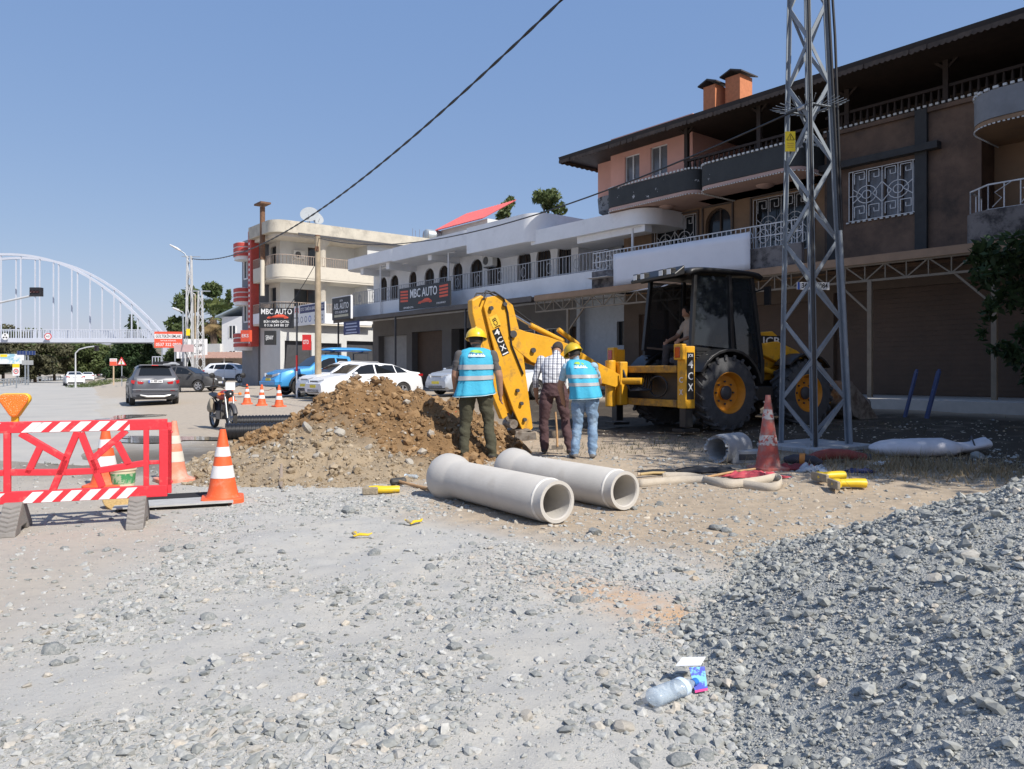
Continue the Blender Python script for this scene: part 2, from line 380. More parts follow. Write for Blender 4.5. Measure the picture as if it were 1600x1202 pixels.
def grille(mb, fn, ua, ub, za, zb, d):
    """wrought iron window grille: square meanders, rings and diagonals"""
    P = lambda u, z: fn(ua + (ub - ua) * u, za + (zb - za) * z, d)
    W = .022
    def line(pts):
        for a, b in zip(pts, pts[1:]): mb.beam(P(*a), P(*b), W)
    for v in (0, .5, 1): line([(0, v), (1, v)] if v != .5 else [(0, .5), (.12, .5)])
    for u in (0, .06, .27, .5, .73, .94, 1): line([(u, 0), (u, 1)])
    for cx in (.16, .38, .62, .84):
        for cz in (.85, .17):
            s = .075; t = .11
            line([(cx - s, cz - t), (cx - s, cz + t), (cx + s, cz + t), (cx + s, cz - t * .3), (cx, cz - t * .3), (cx, cz + t * .4)])
    for cx in (.27, .73):
        for rr in (.15, .07):
            line([(cx + rr * math.cos(a * math.pi / 8), .5 + rr * 1.15 * math.sin(a * math.pi / 8)) for a in range(17)])
    for a, b in (((.06, .36), (.2, .5)), ((.06, .64), (.2, .5)), ((.5, .3), (.36, .5)), ((.5, .7), (.36, .5)), ((.5, .3), (.64, .5)), ((.5, .7), (.64, .5)), ((.94, .36), (.8, .5)), ((.94, .64), (.8, .5))): line([a, b])
def cap_strip(mb, pts, w=.06, pitch=.16):                      # rope-like white/black edge moulding on the balconies: short white studs
    for a, b in zip(pts, pts[1:]):
        a = Vector(a); b = Vector(b); n = max(1, int((b - a).length / pitch))
        for k in range(n): mb.beam(a.lerp(b, (k + .1) / n), a.lerp(b, (k + .62) / n), w)
plaster_w = M('white_plaster', (.80, .80, .80), .85, .06, 1.2, .12, 40, col2=(.69, .69, .69), mixlo=.55, mixhi=.75, mixsc=1.5)
iron_w = M('white_iron', (.62, .62, .62), .5, .15, 6)
iron_d = M('dark_iron', (.05, .04, .035), .6, .2, 6)
shutter = M('brown_shutter', (.085, .05, .03), .6, .2, 1.5)
soffit_pink = M('pink_soffit', (.50, .34, .29), .85, .1, 1.5)
GZB = .55
# ---- white two-storey building with arched windows
t, o = bld('white_shop_house', 'white two-storey house with arched upper windows and stepped balcony roof', -31, 23, GZB)
f0 = lambda u, z, d: (u, 23.4 + d, z)
arches = [(-41.9, -40.95), (-40.55, -39.6), (-38.4, -37.6), (-36.75, -35.75), (-35.3, -34.35), (-33.95, -33.05), (-32.35, -31.3), (-30.9, -29.75), (-28.5, -27.5), (-27.1, -26.1), (-25.35 - .3, -24.75)]
ops = [(a, b, 5.0 if i in (2, 5, 8) else 5.55, 7.2, True) for i, (a, b) in enumerate(arches)]
mb = MB(o); wall(mb, f0, -42.6, -24.3, 4.6, 7.6, ops)
f1 = lambda u, z, d: (u, 25.2 + d, z)
ops2 = [(-23.6, -22.5, 5.4, 7.1, True), (-21.6, -20.5, 5.4, 7.0, True)]
wall(mb, f1, -24.3, -19.0, 4.6, 7.6, ops2)
mb.quad((-24.3, 23.4, 4.6), (-24.3, 25.2, 4.6), (-24.3, 25.2, 7.6), (-24.3, 23.4, 7.6))
mb.quad((-42.6, 23.4, 0.3), (-42.6, 36, 0.3), (-42.6, 36, 7.6), (-42.6, 23.4, 7.6)); mb.quad((-19, 25.2, .3), (-19, 36, .3), (-19, 36, 7.6), (-19, 25.2, 7.6))
mb.build('wall', plaster_w, t)
fr = M('brown_wood_frame', (.07, .045, .03), .6, .2, 5)
for fn, oo in ((f0, ops), (f1, ops2)):
    for ua, ub, za, zb, ar in oo:
        w = pane(fn, ua, ub, za, zb, ar, .16, 'window', glass, t, o, fr, .06, 1)
        mb = MB(o); n = int((ub - ua) / .11)
        for k in range(1, n): mb.beam(fn(ua + (ub - ua) * k / n, za, .05), fn(ua + (ub - ua) * k / n, zb - .25 * abs(2 * k / n - 1) ** 2 - .05, .05), .02)
        mb.build('window_bars', fr, w)
def rounded(q0, q1, pf, pb, r, left=False):
    poly = [(q0, pb), (q0, pf)] if not left else [(q0, pb)] + [(q0 + r - r * math.cos(a * math.pi / 12), pf + r - r * math.sin(a * math.pi / 12)) for a in range(7)]
    poly += [(q1 - r + r * math.sin(a * math.pi / 12), pf + r - r * math.cos(a * math.pi / 12)) for a in range(7)] + [(q1, pb)]
    return poly
flat = lambda u, v, w: (u, v, w)
for k, (a, b, z0, z1, pf) in enumerate([(-42.6, -36.1, 7.5, 8.15, 21.3), (-36.6, -29.1, 7.42, 8.15, 21.25), (-29.6, -24.6, 6.98, 8.2, 21.2), (-25.2, -18.6, 6.85, 7.45, 21.45)]):
    mb = MB(o); mb.prism(rounded(a, b, pf, 24.5, .9, k == 0), z0, z1, flat); mb.build('roof_parapet', plaster_w, t, 40)
mb = MB(o); mb.box(-42.5, -19.2, 22.4, 35.9, 7.45, 7.72); mb.build('roof', plaster_w, t)
for q in (-40.9, -37.9, -33.6, -27.2): MB(o).box(q, q + .35, 21.6, 23.4, 7.15, 7.6).build('beam', plaster_w, t)
mb = MB(o); mb.box(-22.6, -19.0, 21.7, 22.1, 6.6, 7.0); mb.build('beam', plaster_w, t)
mb = MB(o); mb.prism(rounded(-42.6, -21.0, 21.8, 25.4, .8, True), 4.55, 4.78, flat); mb.build('balcony_slab', plaster_w, t, 40)
mb = MB(o)
for a, b in ((-42.5, -25.2), (-25.2, -21.0)):
    mb.box(a, b - .01, 21.82 if a < -30 else 21.75, 21.97, 4.72, 5.42)
mb.box(-21.16, -21.0, 21.97, 25.2, 4.78, 5.42); mb.build('balcony_parapet', plaster_w, t)
mb = MB(o); railing(mb, [(-42.4, 21.9, 5.42), (-21.05, 21.9, 5.42), (-21.05, 25.1, 5.42)], .78, .2, .012, (.08, 1.))
for k in range(12):
    q = -41.5 + 1.7 * k
    for rr in (.16,):
        pts = [(q + rr * math.cos(a * math.pi / 6), 21.86, 5.82 + rr * 1.4 * math.sin(a * math.pi / 6)) for a in range(13)]
        mb.tube(pts, .016, 5)
mb.build('balcony_railing', M('grey_iron', (.42, .42, .43), .5, .2, 5), t)
pv = M('white_pipe', (.72, .72, .72), .5, .05, 3)
for q, h in ((-38.7, 7.45), (-31.85, 7.35), (-19.6, 6.8)):
    mb = MB(o); mb.tube([(q + .5, 21.75, h), (q, 21.7, h), (q, 21.7, 4.6)], .05, 8); mb.build('downpipe', pv, t, 60)
ac_m = M('cream_metal', (.62, .61, .57), .5, .08, 3)
def aircon(q, p, z, label):
    u, oo = bld('air_conditioner', label, q, p, z, 'air conditioner')
    mb = MB(); mb.box(-.42, .42, 0, .3, 0, .58); mb.build('casing', ac_m, u, bevel=.02)
    mb = MB(); mb.lathe([(0, -.012), (.2, -.012), (.2, .0)], 20, (-.12, -.003, .29), 'y'); f = mb.build('fan', black, u, 40)
    mb = MB()
    for k in range(5): mb.tube([(-.12 + .2 * (k - 2) / 2.4, -.02, .29 - .2 * math.sqrt(max(0, 1 - ((k - 2) / 2.4) ** 2))), (-.12 + .2 * (k - 2) / 2.4, -.02, .29 + .2 * math.sqrt(max(0, 1 - ((k - 2) / 2.4) ** 2)))], .006, 4)
    mb.build('fan_guard', ac_m, f)
    mb = MB(); mb.beam((-.3, .3, -.03), (-.3, 0, -.03), .04); mb.beam((.3, .3, -.03), (.3, 0, -.03), .04); mb.build('bracket', steel, u)
aircon(-30.3, 22.95, 6.62, 'cream air conditioner unit on the wall above the white balcony')
# ground floor of the white house: shop openings, dark shutters
tile_b = M('pale_blue_tile', (.40, .43, .46), .4, .1, 6)
mb = MB(o); shops = [(-41.9, -38.6, .4, 3.6, False), (-38.0, -34.9, .4, 3.7, False), (-34.0, -29.0, .4, 3.7, False), (-28.4, -25.6, 1.0, 3.4, False), (-25.0, -24.4, .4, 3.4, False)]
fg = lambda u, z, d: (u, 23.35 + d, z)
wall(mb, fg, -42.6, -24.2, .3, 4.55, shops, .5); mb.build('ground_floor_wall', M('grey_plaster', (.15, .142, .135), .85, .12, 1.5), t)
mb = MB(o); wall(mb, lambda u, z, d: (u, 23.6 + d, z), -24.2, -19.0, .3, 4.5, [(-22.2, -20.8, 2.5, 3.5, False)], .2); mb.build('tiled_wall', tile_b, t)
MB(o).box(-24.3, -24.1, 23.3, 24.2, .3, 4.56).build('corner_pier', tile_b, t)
pane(lambda u, z, d: (u, 23.6 + d, z), -22.2, -20.8, 2.5, 3.5, False, .18, 'window', glass, t, o, dkgrey, .05, 1)
for k, (a, b, z0, z1, _) in enumerate(shops):
    if k == 2:
        MB(o).box(a, b, 29.5, 29.6, .4, 3.7).build('workshop_back_wall', M('near_black_wall', (.05, .048, .045), .9), t); MB(o).box(a, b, 23.9, 29.5, 3.7, 3.8).build('workshop_ceiling', M('near_black_wall'), t)  # inside of the open workshop given a near-black colour
        for q in (a, b): MB(o).box(q - .05, q + .05, 23.86, 29.5, .4, 3.7).build('workshop_side_wall', M('near_black_wall'), t)
    elif k == 3: pane(fg, a, b, z0, z1, False, .3, 'shop_window', glass, t, o, white, .07, 2)
    else:
        sh = MB(o).box(a, b, 23.75, 23.8, z0, z1).build('roller_shutter', shutter if k else M('grey_shutter', (.3, .3, .3), .5), t)
        for j in range(22): MB(o).box(a, b, 23.735, 23.75, z0 + .02 + j * .147, z0 + .147 + j * .147 - .015).build('slat', shutter if k else M('grey_shutter'), sh)
# long awning in front of both buildings
aw = M('brown_sheet_metal', (.30, .19, .115), .6, .15, 2); awt = M('beige_steel', (.21, .165, .115), .6, .15, 4)
def awning(name, label, q0, q1, truss, col=aw):
    u, oo = bld(name, label, q0, 20.8, 4.3, 'awning')
    L_ = q1 - q0; mb = MB(); mb.prism([(0, .1), (0, .22), (2.6, .42), (2.6, .3)], 0, L_, lambda a, z, w: (w, a, z)); mb.build('roof_sheet', col, u)
    mb = MB(); mb.box(0, L_, -.03, .0, .04, .26); mb.build('fascia', col, u)
    if truss:
        mb = MB(); mb.beam((0, .06, .02), (L_, .06, .02), .06); mb.beam((0, .06, -.42), (L_, .06, -.42), .06); n = int(L_ / .55)
        for k in range(n): 
            a = L_ * k / n; b = L_ * (k + 1) / n; mb.beam((a, .06, -.42 if k % 2 else .02), (b, .06, .02 if k % 2 else -.42), .035); mb.beam((a, .06, -.42), (a, .06, .02), .03)
        mb.build('truss', awt, u)
    return u
u = awning('shop_awning', 'low dark sheet awning under the black sign of the white house', -42.8, -24.4, False, M('dark_sheet', (.10, .085, .075), .6, .2, 2))
for q in (.4, 7.1, 13.5): MB().box(q, q + .08, .05, .13, g(*SF(q - 42.8, 20.85).xy) - 4.3, .1).build('post', dkgrey, u)
u = awning('truss_awning', 'brown sheet awning on a beige steel truss beside the digger', -24.2, -2.0, True)
for q, w_ in ((1.9, .1), (7.5, .1), (13.95, .12), (17.0, .12), (21, .12)):
    z0 = g(*SF(q - 24.2, 20.87).xy) - 4.3; mb = MB(); mb.box(q, q + w_, .02, .12, z0 - .1, -.4); mb.build('post', awt, u)
for q, s in ((1.95, 1), (7.55, -1), (14.0, -1), (17.05, -1)):
    mb = MB(); mb.beam((q, .07, -1.3), (q + s * .9, .07, -.42), .05); mb.build('brace', awt, u)
# ---- big house with pink upper corner, black balcony bands, brown wooden eave
soot_shade_wall = M('sooty_shade_plaster', (.165, .105, .073), .9, .2, .8, .1, 30, col2=(.05, .038, .032), mixlo=.42, mixhi=.68, mixsc=.6)  # soot tone, darkened further so the colour carries tree and eave shade
tanwall = M('tan_plaster', (.30, .19, .115), .9, .12, 1., .1, 30, col2=(.16, .12, .09), mixlo=.5, mixhi=.75, mixsc=.7)
pinkwall = M('salmon_plaster', (.70, .37, .29), .85, .08, 1., .1, 40)
bandm = M('flaking_black_paint', (.035, .037, .036), .7, .2, 2, .2, 30, col2=(.4, .4, .4), mixlo=.645, mixhi=.66, mixsc=2.6)
wood = M('dark_brown_wood', (.035, .022, .016), .75, .3, 4)
ropew = M('white_rope_trim', (.6, .6, .58), .8, .1, 5)
t, o = bld('balcony_house', 'large three-storey house, salmon upper corner, black balcony bands and dark wooden eave', -10, 24, GZB)
fw = lambda u, z, d: (u, 23.4 + d, z)
# first floor wall
opsb = [(-19.95, -17.95, 5.5, 7.3, False), (-17.55, -16.45, 4.9, 7.35, True), (-15.5, -13.35, 5.45, 7.35, False)]
mb = MB(o); wall(mb, fw, -21.6, -12.4, 4.5, 7.6, opsb, .25); mb.quad((-21.6, 23.4, .3), (-21.6, 36, .3), (-21.6, 36, 7.6), (-21.6, 23.4, 7.6)); mb.build('first_floor_wall', tanwall, t)
for i, (ua, ub, za, zb, ar) in enumerate(opsb):
    w = pane(fw, ua, ub, za, zb, ar, .22, 'window' if not ar else 'balcony_door', glass, t, o, fr, .08, 1)
    if not ar: mb = MB(o); grille(mb, fw, ua, ub, za, zb, -.03); mb.build('window_grille', iron_w, w)
    # dark painted surround
    mb = MB(o); poly = [(ua - .1, za), (ua - .1, zb + .1), (ub + .1, zb + .1), (ub + .1, za)]
    for a, b in zip(poly, poly[1:]): mb.beam(fw(*a, -.01), fw(*b, -.01), .12, .05)
    mb.build('window_surround', M('dark_surround', (.12, .095, .08), .8), w)
# right-hand bay
fb = lambda u, z, d: (u, 22.5 + d, z)
opsr = [(-11.6, -9.62, 5.9, 7.38, False)]
mb = MB(o); wall(mb, fb, -12.4, -8.0, 4.5, 8.75, opsr, .2); mb.quad((-12.4, 22.5, 4.5), (-12.4, 23.4, 4.5), (-12.4, 23.4, 8.75), (-12.4, 22.5, 8.75))
mb.quad((-8, 22.5, 4.5), (-8, 23.4, 4.5), (-8, 23.4, 8.75), (-8, 22.5, 8.75)); mb.build('bay_wall', soot_shade_wall, t)
for ua, ub, za, zb, ar in opsr:
    w = pane(fb, ua, ub, za, zb, ar, .18, 'window', M('curtained_glass', (.16, .16, .17), .15, .3, 2), t, o, fr, .07, 3); mb = MB(o); grille(mb, fb, ua, ub, za, zb, -.03); mb.build('window_grille', iron_w, w)
blk = M('black_painted_plaster', (.04, .04, .04), .8, .2, 3, col2=(.3, .3, .3), mixlo=.68, mixhi=.72, mixsc=5)
for q in (-12.1, -9.5): MB(o).box(q - .16, q + .16, 22.38, 22.5, 4.5, 8.72).build('pilaster', blk, t)
MB(o).box(-12.5, -9.0, 22.22, 22.5, 7.52, 7.72).build('window_hood', blk, t)
mb = MB(o); wall(mb, fw, -8.0, 4.0, 4.5, 7.6, [(-6.6, -4.8, 5.4, 7.2, False), (-3, -1.2, 5.4, 7.2, False)], .25); mb.build('end_wall', tanwall, t)
for a, b in ((-6.6, -4.8), (-3, -1.2)): pane(fw, a, b, 5.4, 7.2, False, .2, 'window', glass, t, o, fr, .08, 1)
# balconies of the second floor
for k, (a, b, pf, rr) in enumerate([(-20.6, -16.3, 21.2, .45), (-16.25, -12.45, 21.15, .5), (-7.9, 4.0, 21.0, .9)]):
    poly = rounded(a, b, pf, 23.4, rr, True)
    mb = MB(o); mb.prism(poly, 7.5, 7.6, flat); sl = mb.build('balcony_slab', soffit_pink if k < 2 else tanwall, t, 40)
    mb = MB(o); mb.prism([(x, y - .02) for x, y in poly], 7.61, 8.3, flat)
    mb.build('balcony_band', bandm if k < 2 else M('peeling_grey_paint', (.22, .225, .235), .8, .15, 2, col2=(.03, .03, .03), mixlo=.6, mixhi=.63, mixsc=1.5), t, 40)
    mb = MB(o); cap_strip(mb, [(x, y - .02, 8.34) for x, y in poly]); cap_strip(mb, [(x, y - .02, 7.47) for x, y in poly], .03, .1); tag(mb.build('rope_trim', ropew, t), kind='stuff')
    mb = MB(o); mb.lathe([(.0, 7.40), (.16, 7.42), (.28, 7.47), (.3, 7.5)], 20, ((a + b) / 2, 22.3, 0)); mb.build('ceiling_rose', soffit_pink, sl, 50)
mb = MB(o); cap_strip(mb, [(-12.4, 22.44, 8.78), (-8.0, 22.44, 8.78)]); cap_strip(mb, [(-11.7, 22.46, 5.86), (-9.5, 22.46, 5.86)], .04); tag(mb.build('rope_trim', ropew, t), kind='stuff')
# first floor balcony: peeling parapet with white iron railing, partly behind the white sheet
mb = MB(o); mb.box(-21.4, -12.5, 21.35, 21.5, 4.55, 5.3); mb.box(-21.4, -12.5, 21.5, 23.4, 4.55, 4.7); mb.build('lower_balcony', M('peeling_parapet', (.2, .18, .17), .9, .2, 2, col2=(.05, .045, .045), mixsc=2.5), t)
mb = MB(o); railing(mb, [(-21.4, 21.42, 5.3), (-12.5, 21.42, 5.3)], .72, .18, .013, (0, .5, 1))
for k in range(16):
    q = -21.1 + k * .56; mb.tube([(q + .17 * math.cos(a * math.pi / 5), 21.4, 5.66 + .22 * math.sin(a * math.pi / 5)) for a in range(11)], .014, 4)
mb.build('balcony_railing', iron_w, t)
mb = MB(o); mb.prism(rounded(-8.0, 4, 20.9, 23.4, .8, True), 4.6, 5.35, flat); mb.build('lower_balcony', M('peeling_parapet'), t, 40)
mb = MB(o); railing(mb, [(-8.0, 22.5, 5.35), (-7.9, 21.5, 5.35), (-7.3, 20.95, 5.35), (3.9, 20.95, 5.35)], .62, .35, .013, (0, 1))
for k in range(14):
    q = -7.2 + k * .6; mb.tube([(q, 20.93, 5.4), (q + .2, 20.93, 5.6), (q + .05, 20.93, 5.75), (q + .4, 20.93, 5.95)], .012, 4)
mb.build('balcony_railing', iron_w, t)
MB(o).box(-21.35, -20.2, 20.95, 21.33, 5.0, 5.01).build('ledge', plaster_w, t)
# second floor
ops3 = [(-20.45, -19.7, 8.72, 9.75, False), (-19.15, -18.35, 8.72, 9.8, False)]
f3 = lambda u, z, d: (u, 22.2 + d, z)
mb = MB(o); wall(mb, f3, -21.2, -17.2, 7.6, 10.6, ops3, .16); mb.quad((-17.2, 22.2, 7.6), (-17.2, 25.5, 7.6), (-17.2, 25.5, 10.6), (-17.2, 22.2, 10.6))
mb.box(-22.35, -21.15, 22.65, 25, 8.45, 10.6); mb.build('salmon_wall', pinkwall, t)
for a in ops3: pane(f3, *a, .12, 'window', M('curtained_glass'), t, o, white, .06, 1)
mb = MB(o); mb.lathe([(.55, 7.75), (.85, 7.9), (.9, 8.45)], 24, (-21.6, 23.15, 0)); mb.build('corner_bracket', M('peeling_corner', (.25, .25, .25), .8, .2, 3, col2=(.03, .03, .03), mixlo=.5, mixhi=.56, mixsc=3), t, 40)
MB(o).quad((-22.35, 25, 7.6), (-22.35, 36, 7.6), (-22.35, 36, 10.6), (-22.35, 25, 10.6)).build('side_wall', pinkwall, t)
f4 = lambda u, z, d: (u, 25.5 + d, z); ops4 = [(-14.9, -13.4, 7.7, 9.9, False), (-9, -7.6, 7.7, 9.9, False), (-5, -3.6, 7.7, 9.9, False)]
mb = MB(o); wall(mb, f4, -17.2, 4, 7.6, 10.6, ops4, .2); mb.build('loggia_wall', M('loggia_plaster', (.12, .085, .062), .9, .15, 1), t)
for a in ops4: pane(f4, *a, .15, 'window', glass, t, o, fr, .1, 1)
mb = MB(o); mb.box(-12.4, 4, 22.4, 25.6, 8.6, 8.72); mb.box(-17.2, -12.4, 22.5, 25.6, 7.5, 7.6); mb.build('loggia_floor', soot_shade_wall, t)
pl = [(-17.2, 21.9, 8.3), (-12.6, 21.9, 8.3)]
mb = MB(o)
for k in range(24): q = -17.15 + k * .2; mb.lathe([(.03, 8.35), (.055, 8.5), (.03, 8.75)], 6, (q, 21.75, 0))
mb.box(-17.2, -12.5, 21.69, 21.81, 8.75, 8.83)
for k in range(60): q = -12.3 + k * .2; mb.lathe([(.03, 8.8), (.05, 8.95), (.03, 9.2)], 6, (q, 22.6, 0))
mb.box(-12.4, 3.5, 22.54, 22.66, 9.2, 9.28); mb.build('wooden_balustrade', wood, t)
for q in (-17.1, -14.2, -11.7, -8.9, -6.0, -3, 0):
    mb = MB(o); mb.box(q - .07, q + .07, 21.68 if q < -12.4 else 22.5, 21.82 if q < -12.4 else 22.64, 8.3 if q < -12.4 else 8.72, 10.2); yb = 21.75 if q < -12.4 else 22.57
    mb.beam((q, yb, 9.7), (q + .45, yb, 10.1), .07); mb.beam((q, yb, 9.7), (q - .45, yb, 10.1), .07); mb.build('wooden_post', wood, t)
# roof with eave, boarded underside and cut fringe
mb = MB(o); zE = 9.92
mb.add([(-22.9, 21, zE), (6, 21, zE), (6, 27, 11.6), (-20.5, 27, 11.6), (-22.9, 34, zE), (6, 34, zE)], [(0, 1, 2, 3), (0, 3, 4), (3, 2, 5, 4)])
roof = mb.build('roof', M('dark_roof_tile', (.03, .024, .022), .8, .25, 3), t); sm = roof.modifiers.new('Solidify', 'SOLIDIFY'); sm.thickness = .14; sm.offset = 1
mb = MB(o); mb.box(-22.8, 6, 21.05, 25.5, zE + .02, zE + .05); 
mb.build('eave_boarding', wood, roof)
mb = MB(o); n = 190
for k in range(n):
    q = -22.9 + 28.9 * k / n; w_ = 28.9 / n
    mb.add([(q, 21.0, zE), (q + w_, 21.0, zE), (q + w_, 21.0, zE - .1), (q + w_ * .8, 21.0, zE - .13), (q + w_ * .5, 21.0, zE - .145), (q + w_ * .2, 21.0, zE - .13), (q, 21.0, zE - .1)], [(0, 1, 2, 3, 4, 5, 6)])
    if k < 46: 
        p = 21 + 13 * k / 46; w2 = 13 / 46; mb.add([(-22.9, p, zE), (-22.9, p + w2, zE), (-22.9, p + w2, zE - .1), (-22.9, p + w2 * .5, zE - .14), (-22.9, p, zE - .1)], [(0, 1, 2, 3, 4)])
fo = mb.build('eave_fringe', M('weathered_fringe', (.075, .055, .042), .8, .35, 5), roof); sm = fo.modifiers.new('Solidify', 'SOLIDIFY'); sm.thickness = .03
brick_o = M('orange_brick', (.52, .19, .085), .85, .15, 8, .2, 30)
for q0, q1, p0, z1 in ((-18.55, -18.0, 24.6, 12.45), (-17.75, -17.1, 24.9, 12.65)):
    mb = MB(o); mb.box(q0, q1, p0, p0 + .8, 10.6, z1); ch = mb.build('chimney', brick_o, roof)
    mb = MB(o); mb.prism([(q0 - .16, z1 + .02), ((q0 + q1) / 2, z1 + .18), (q1 + .16, z1 + .02), (q1 + .16, z1 + .07), ((q0 + q1) / 2, z1 + .24), (q0 - .16, z1 + .07)], p0 - .15, p0 + .95, lambda a, z, w: (a, w, z)); mb.build('chimney_cap', M('tin_cap', (.05, .045, .045), .6), roof)
# ground floor with roller shutters
gsh = [(-20.8, -17.4, .4, 3.7, False), (-16.9, -13.2, .4, 3.7, False), (-12.6, -7.2, .4, 3.9, False), (-5.9, -2.5, .4, 3.9, False)]
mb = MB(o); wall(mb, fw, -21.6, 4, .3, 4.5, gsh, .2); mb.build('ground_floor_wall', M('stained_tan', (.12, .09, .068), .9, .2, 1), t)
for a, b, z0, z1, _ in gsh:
    sh = MB(o).box(a, b, 23.57, 23.62, z0, z1).build('roller_shutter', shutter, t)
    for j in range(24): MB(o).box(a, b, 23.555, 23.57, z0 + .01 + j * .145, z0 + .14 + j * .145).build('slat', shutter, sh)
MB(o).box(-12.4, 3.9, 22.52, 36, 4.38, 4.48).build('inner_floor', soot_shade_wall, t); MB(o).box(-21.5, 4, 36, 36.2, .3, 10).build('back_wall', soot_shade_wall, t)
# white sheet hung along the balcony
u, oo = bld('white_sheet', 'plain white sheet stretched along the balcony over the truss awning', -20.05, 21.15, 4.62, 'banner')
mb = MB(); mb.grid(lambda a, b: (5.9 * a, .03 * math.sin(9 * a) * (1 - b), 1.18 * b + .02 * math.sin(a * math.pi)), 24, 6); c = mb.build('cloth', M('white_cloth', (.76, .76, .79), .9, .03, 2), u, 180); c.modifiers.new('Solidify', 'SOLIDIFY').thickness = .01
mb = MB(); mb.beam((0, .02, 1.19), (5.9, .02, 1.19), .03); mb.build('rope', ropew, u)
# paved strip by the shutters
pv_ = MB(); w0 = [SF(-12.6, 19.3), SF(4, 19.3), SF(4, 23.35), SF(-12.6, 23.35)]
pv_.add([(w.x, w.y, .35) for w in w0] + [(w.x, w.y, .69) for w in w0], [(0, 1, 5, 4), (1, 2, 6, 5), (2, 3, 7, 6), (3, 0, 4, 7), (4, 5, 6, 7)]); tag(pv_.build('pavement', M('pale_paving', (.45, .42, .38), .9, .15, 2)), kind='structure')
# ---- beige three-storey building, its long side turned to the camera
beige = M('beige_plaster', (.60, .55, .46), .9, .1, .9, .15, 40, col2=(.44, .40, .33), mixlo=.52, mixhi=.72, mixsc=.9)
greyw = M('pale_grey_plaster', (.56, .56, .54), .85, .07, 1)
concp = M('stained_concrete', (.50, .46, .38), .9, .15, 1.2, .2, 30, col2=(.33, .30, .25), mixlo=.5, mixhi=.7, mixsc=1.4)
t, o = bld('beige_apartment_house', 'beige three-storey house with rounded corner balconies and flat concrete roof', -50, 25, .5)
QF = -48.6
fs = lambda u, z, d: (QF - d - 1.9, u, z)            # recessed main wall facing +q ; u = p
fs2 = lambda u, z, d: (QF - d, u, z)
for lvl, (z0, z1) in enumerate(((4.8, 7.75), (7.75, 10.6))):
    mb = MB(o); ow = [(22.6, 23.9, z0 + .2, z1 - .5, False)] if lvl else [(21.6, 23.6, z0 + .2, z1 - .6, False)]
    wall(mb, fs, 20.6, 26.2, z0, z1, ow, .15); mb.quad((QF - 1.9, 26.2, z0), (QF, 26.2, z0), (QF, 26.2, z1), (QF - 1.9, 26.2, z1))
    ow2 = [(28.6, 31.0, z0 + 1.0, z1 - .55, False)] if lvl else [(27.6, 31.3, z0 + 1.0, z1 - .75, False)]
    wall(mb, fs2, 26.2, 36, z0, z1, ow2, .15); mb.build('wall', greyw, t)
    for a in ow: pane(fs, *a, .12, 'balcony_door', glass, t, o, fr, .08, 1)
    for a in ow2: pane(fs2, *a, .12, 'window', M('blue_curtain_glass', (.40, .48, .54), .2, .1, 2) if lvl else glass, t, o, white if lvl else fr, .08, 2)
    mb = MB(o); wall(mb, lambda u, z, d: (u, 20.6 + d, z), -52.5, QF - 1.9, z0, z1, [(-52.2, -51.2, z0 + .4, z1 - .5, False)], .15); mb.build('street_wall', beige, t)
def curved(q0, p0, r, q1, p1): return [(q1, p0)] + [(q0 - r + r * math.sin(a * math.pi / 12), p0 + r - r * math.cos(a * math.pi / 12)) for a in range(7)] + [(q0, p1), (q1, p1)]
for z0, z1, mt, q0, p1 in ((7.55, 8.5, beige, QF + .25, 29.0), (4.6, 5.4, plaster_w, QF + .1, 26.5)):
    poly = curved(q0, 19.5, .9, -52.5, p1)
    mb = MB(o); mb.prism(poly, z0 - .02, z0 + .15, flat); mb.build('balcony_slab', beige, t, 40)
    mb = MB(o); mb.prism([(x + .03, y - .03) for x, y in poly], z0 + .1, z1, flat); mb.build('balcony_parapet', mt, t, 40)
    mb = MB(o); railing(mb, [(x, y, z1) for x, y in poly[:-1]], .62, .16, .014, (1.,)); mb.build('balcony_railing', M('rusty_cream_iron', (.38, .30, .24), .7, .3, 6), t)
poly = curved(QF + .35, 19.2, 1.0, -52.6, 36)
mb = MB(o); mb.prism(poly, 10.55, 11.35, flat); mb.build('roof_slab', concp, t, 40)
mb = MB(o); mb.prism(curved(QF + .1, 19.6, 1.0, -52.5, 36), 10.35, 10.55, flat); mb.build('soffit', M('pale_soffit', (.62, .57, .5), .9), t, 40)
MB(o).box(QF + .37, QF + .42, 20.9, 31, 10.46, 10.6).build('drip_edge', dkgrey, t)
for z0, z1 in ((8.0, 10.4), (5.0, 7.6)):
    mb = MB(o); mb.lathe([(.26, z0), (.26, z1 - .5), (.62, z1)], 16, (QF - .5, 23.0, 0)); mb.build('column', beige, t, 40)
mb = MB(o); wall(mb, lambda u, z, d: (QF - .4 - d, u, z), 20, 36, .3, 4.6, [(20.3, 22.2, .4, 3.5, False), (22.5, 24.4, .4, 3.4, False), (24.8, 27, .4, 3.6, False), (27.4, 31, .4, 3.6, False)], .3); mb.quad((-52.5, 20, .3), (QF - .4, 20, .3), (QF - .4, 20, 4.6), (-52.5, 20, 4.6)); mb.build('ground_floor_wall', greyw, t)
for a, b in ((20.3, 22.2), (22.5, 24.4), (24.8, 27), (27.4, 31)): MB(o).quad((QF - .66, a, .4), (QF - .66, b, .4), (QF - .66, b, 3.6), (QF - .66, a, 3.6)).build('shop_front', dkgrey, t)
mb = MB(o)
for p, h in ((30.2, 12.1), (30.5, 12.0), (30.8, 12.1), (31.2, 12.05), (31.6, 12.1), (33.4, 12.0), (33.7, 12.1), (34.1, 12.05)): mb.tube([(QF - .5, p, 11.3), (QF - .5 + .06 * math.sin(p * 9), p, h)], .012, 4)
mb.build('rebar', rust, t)
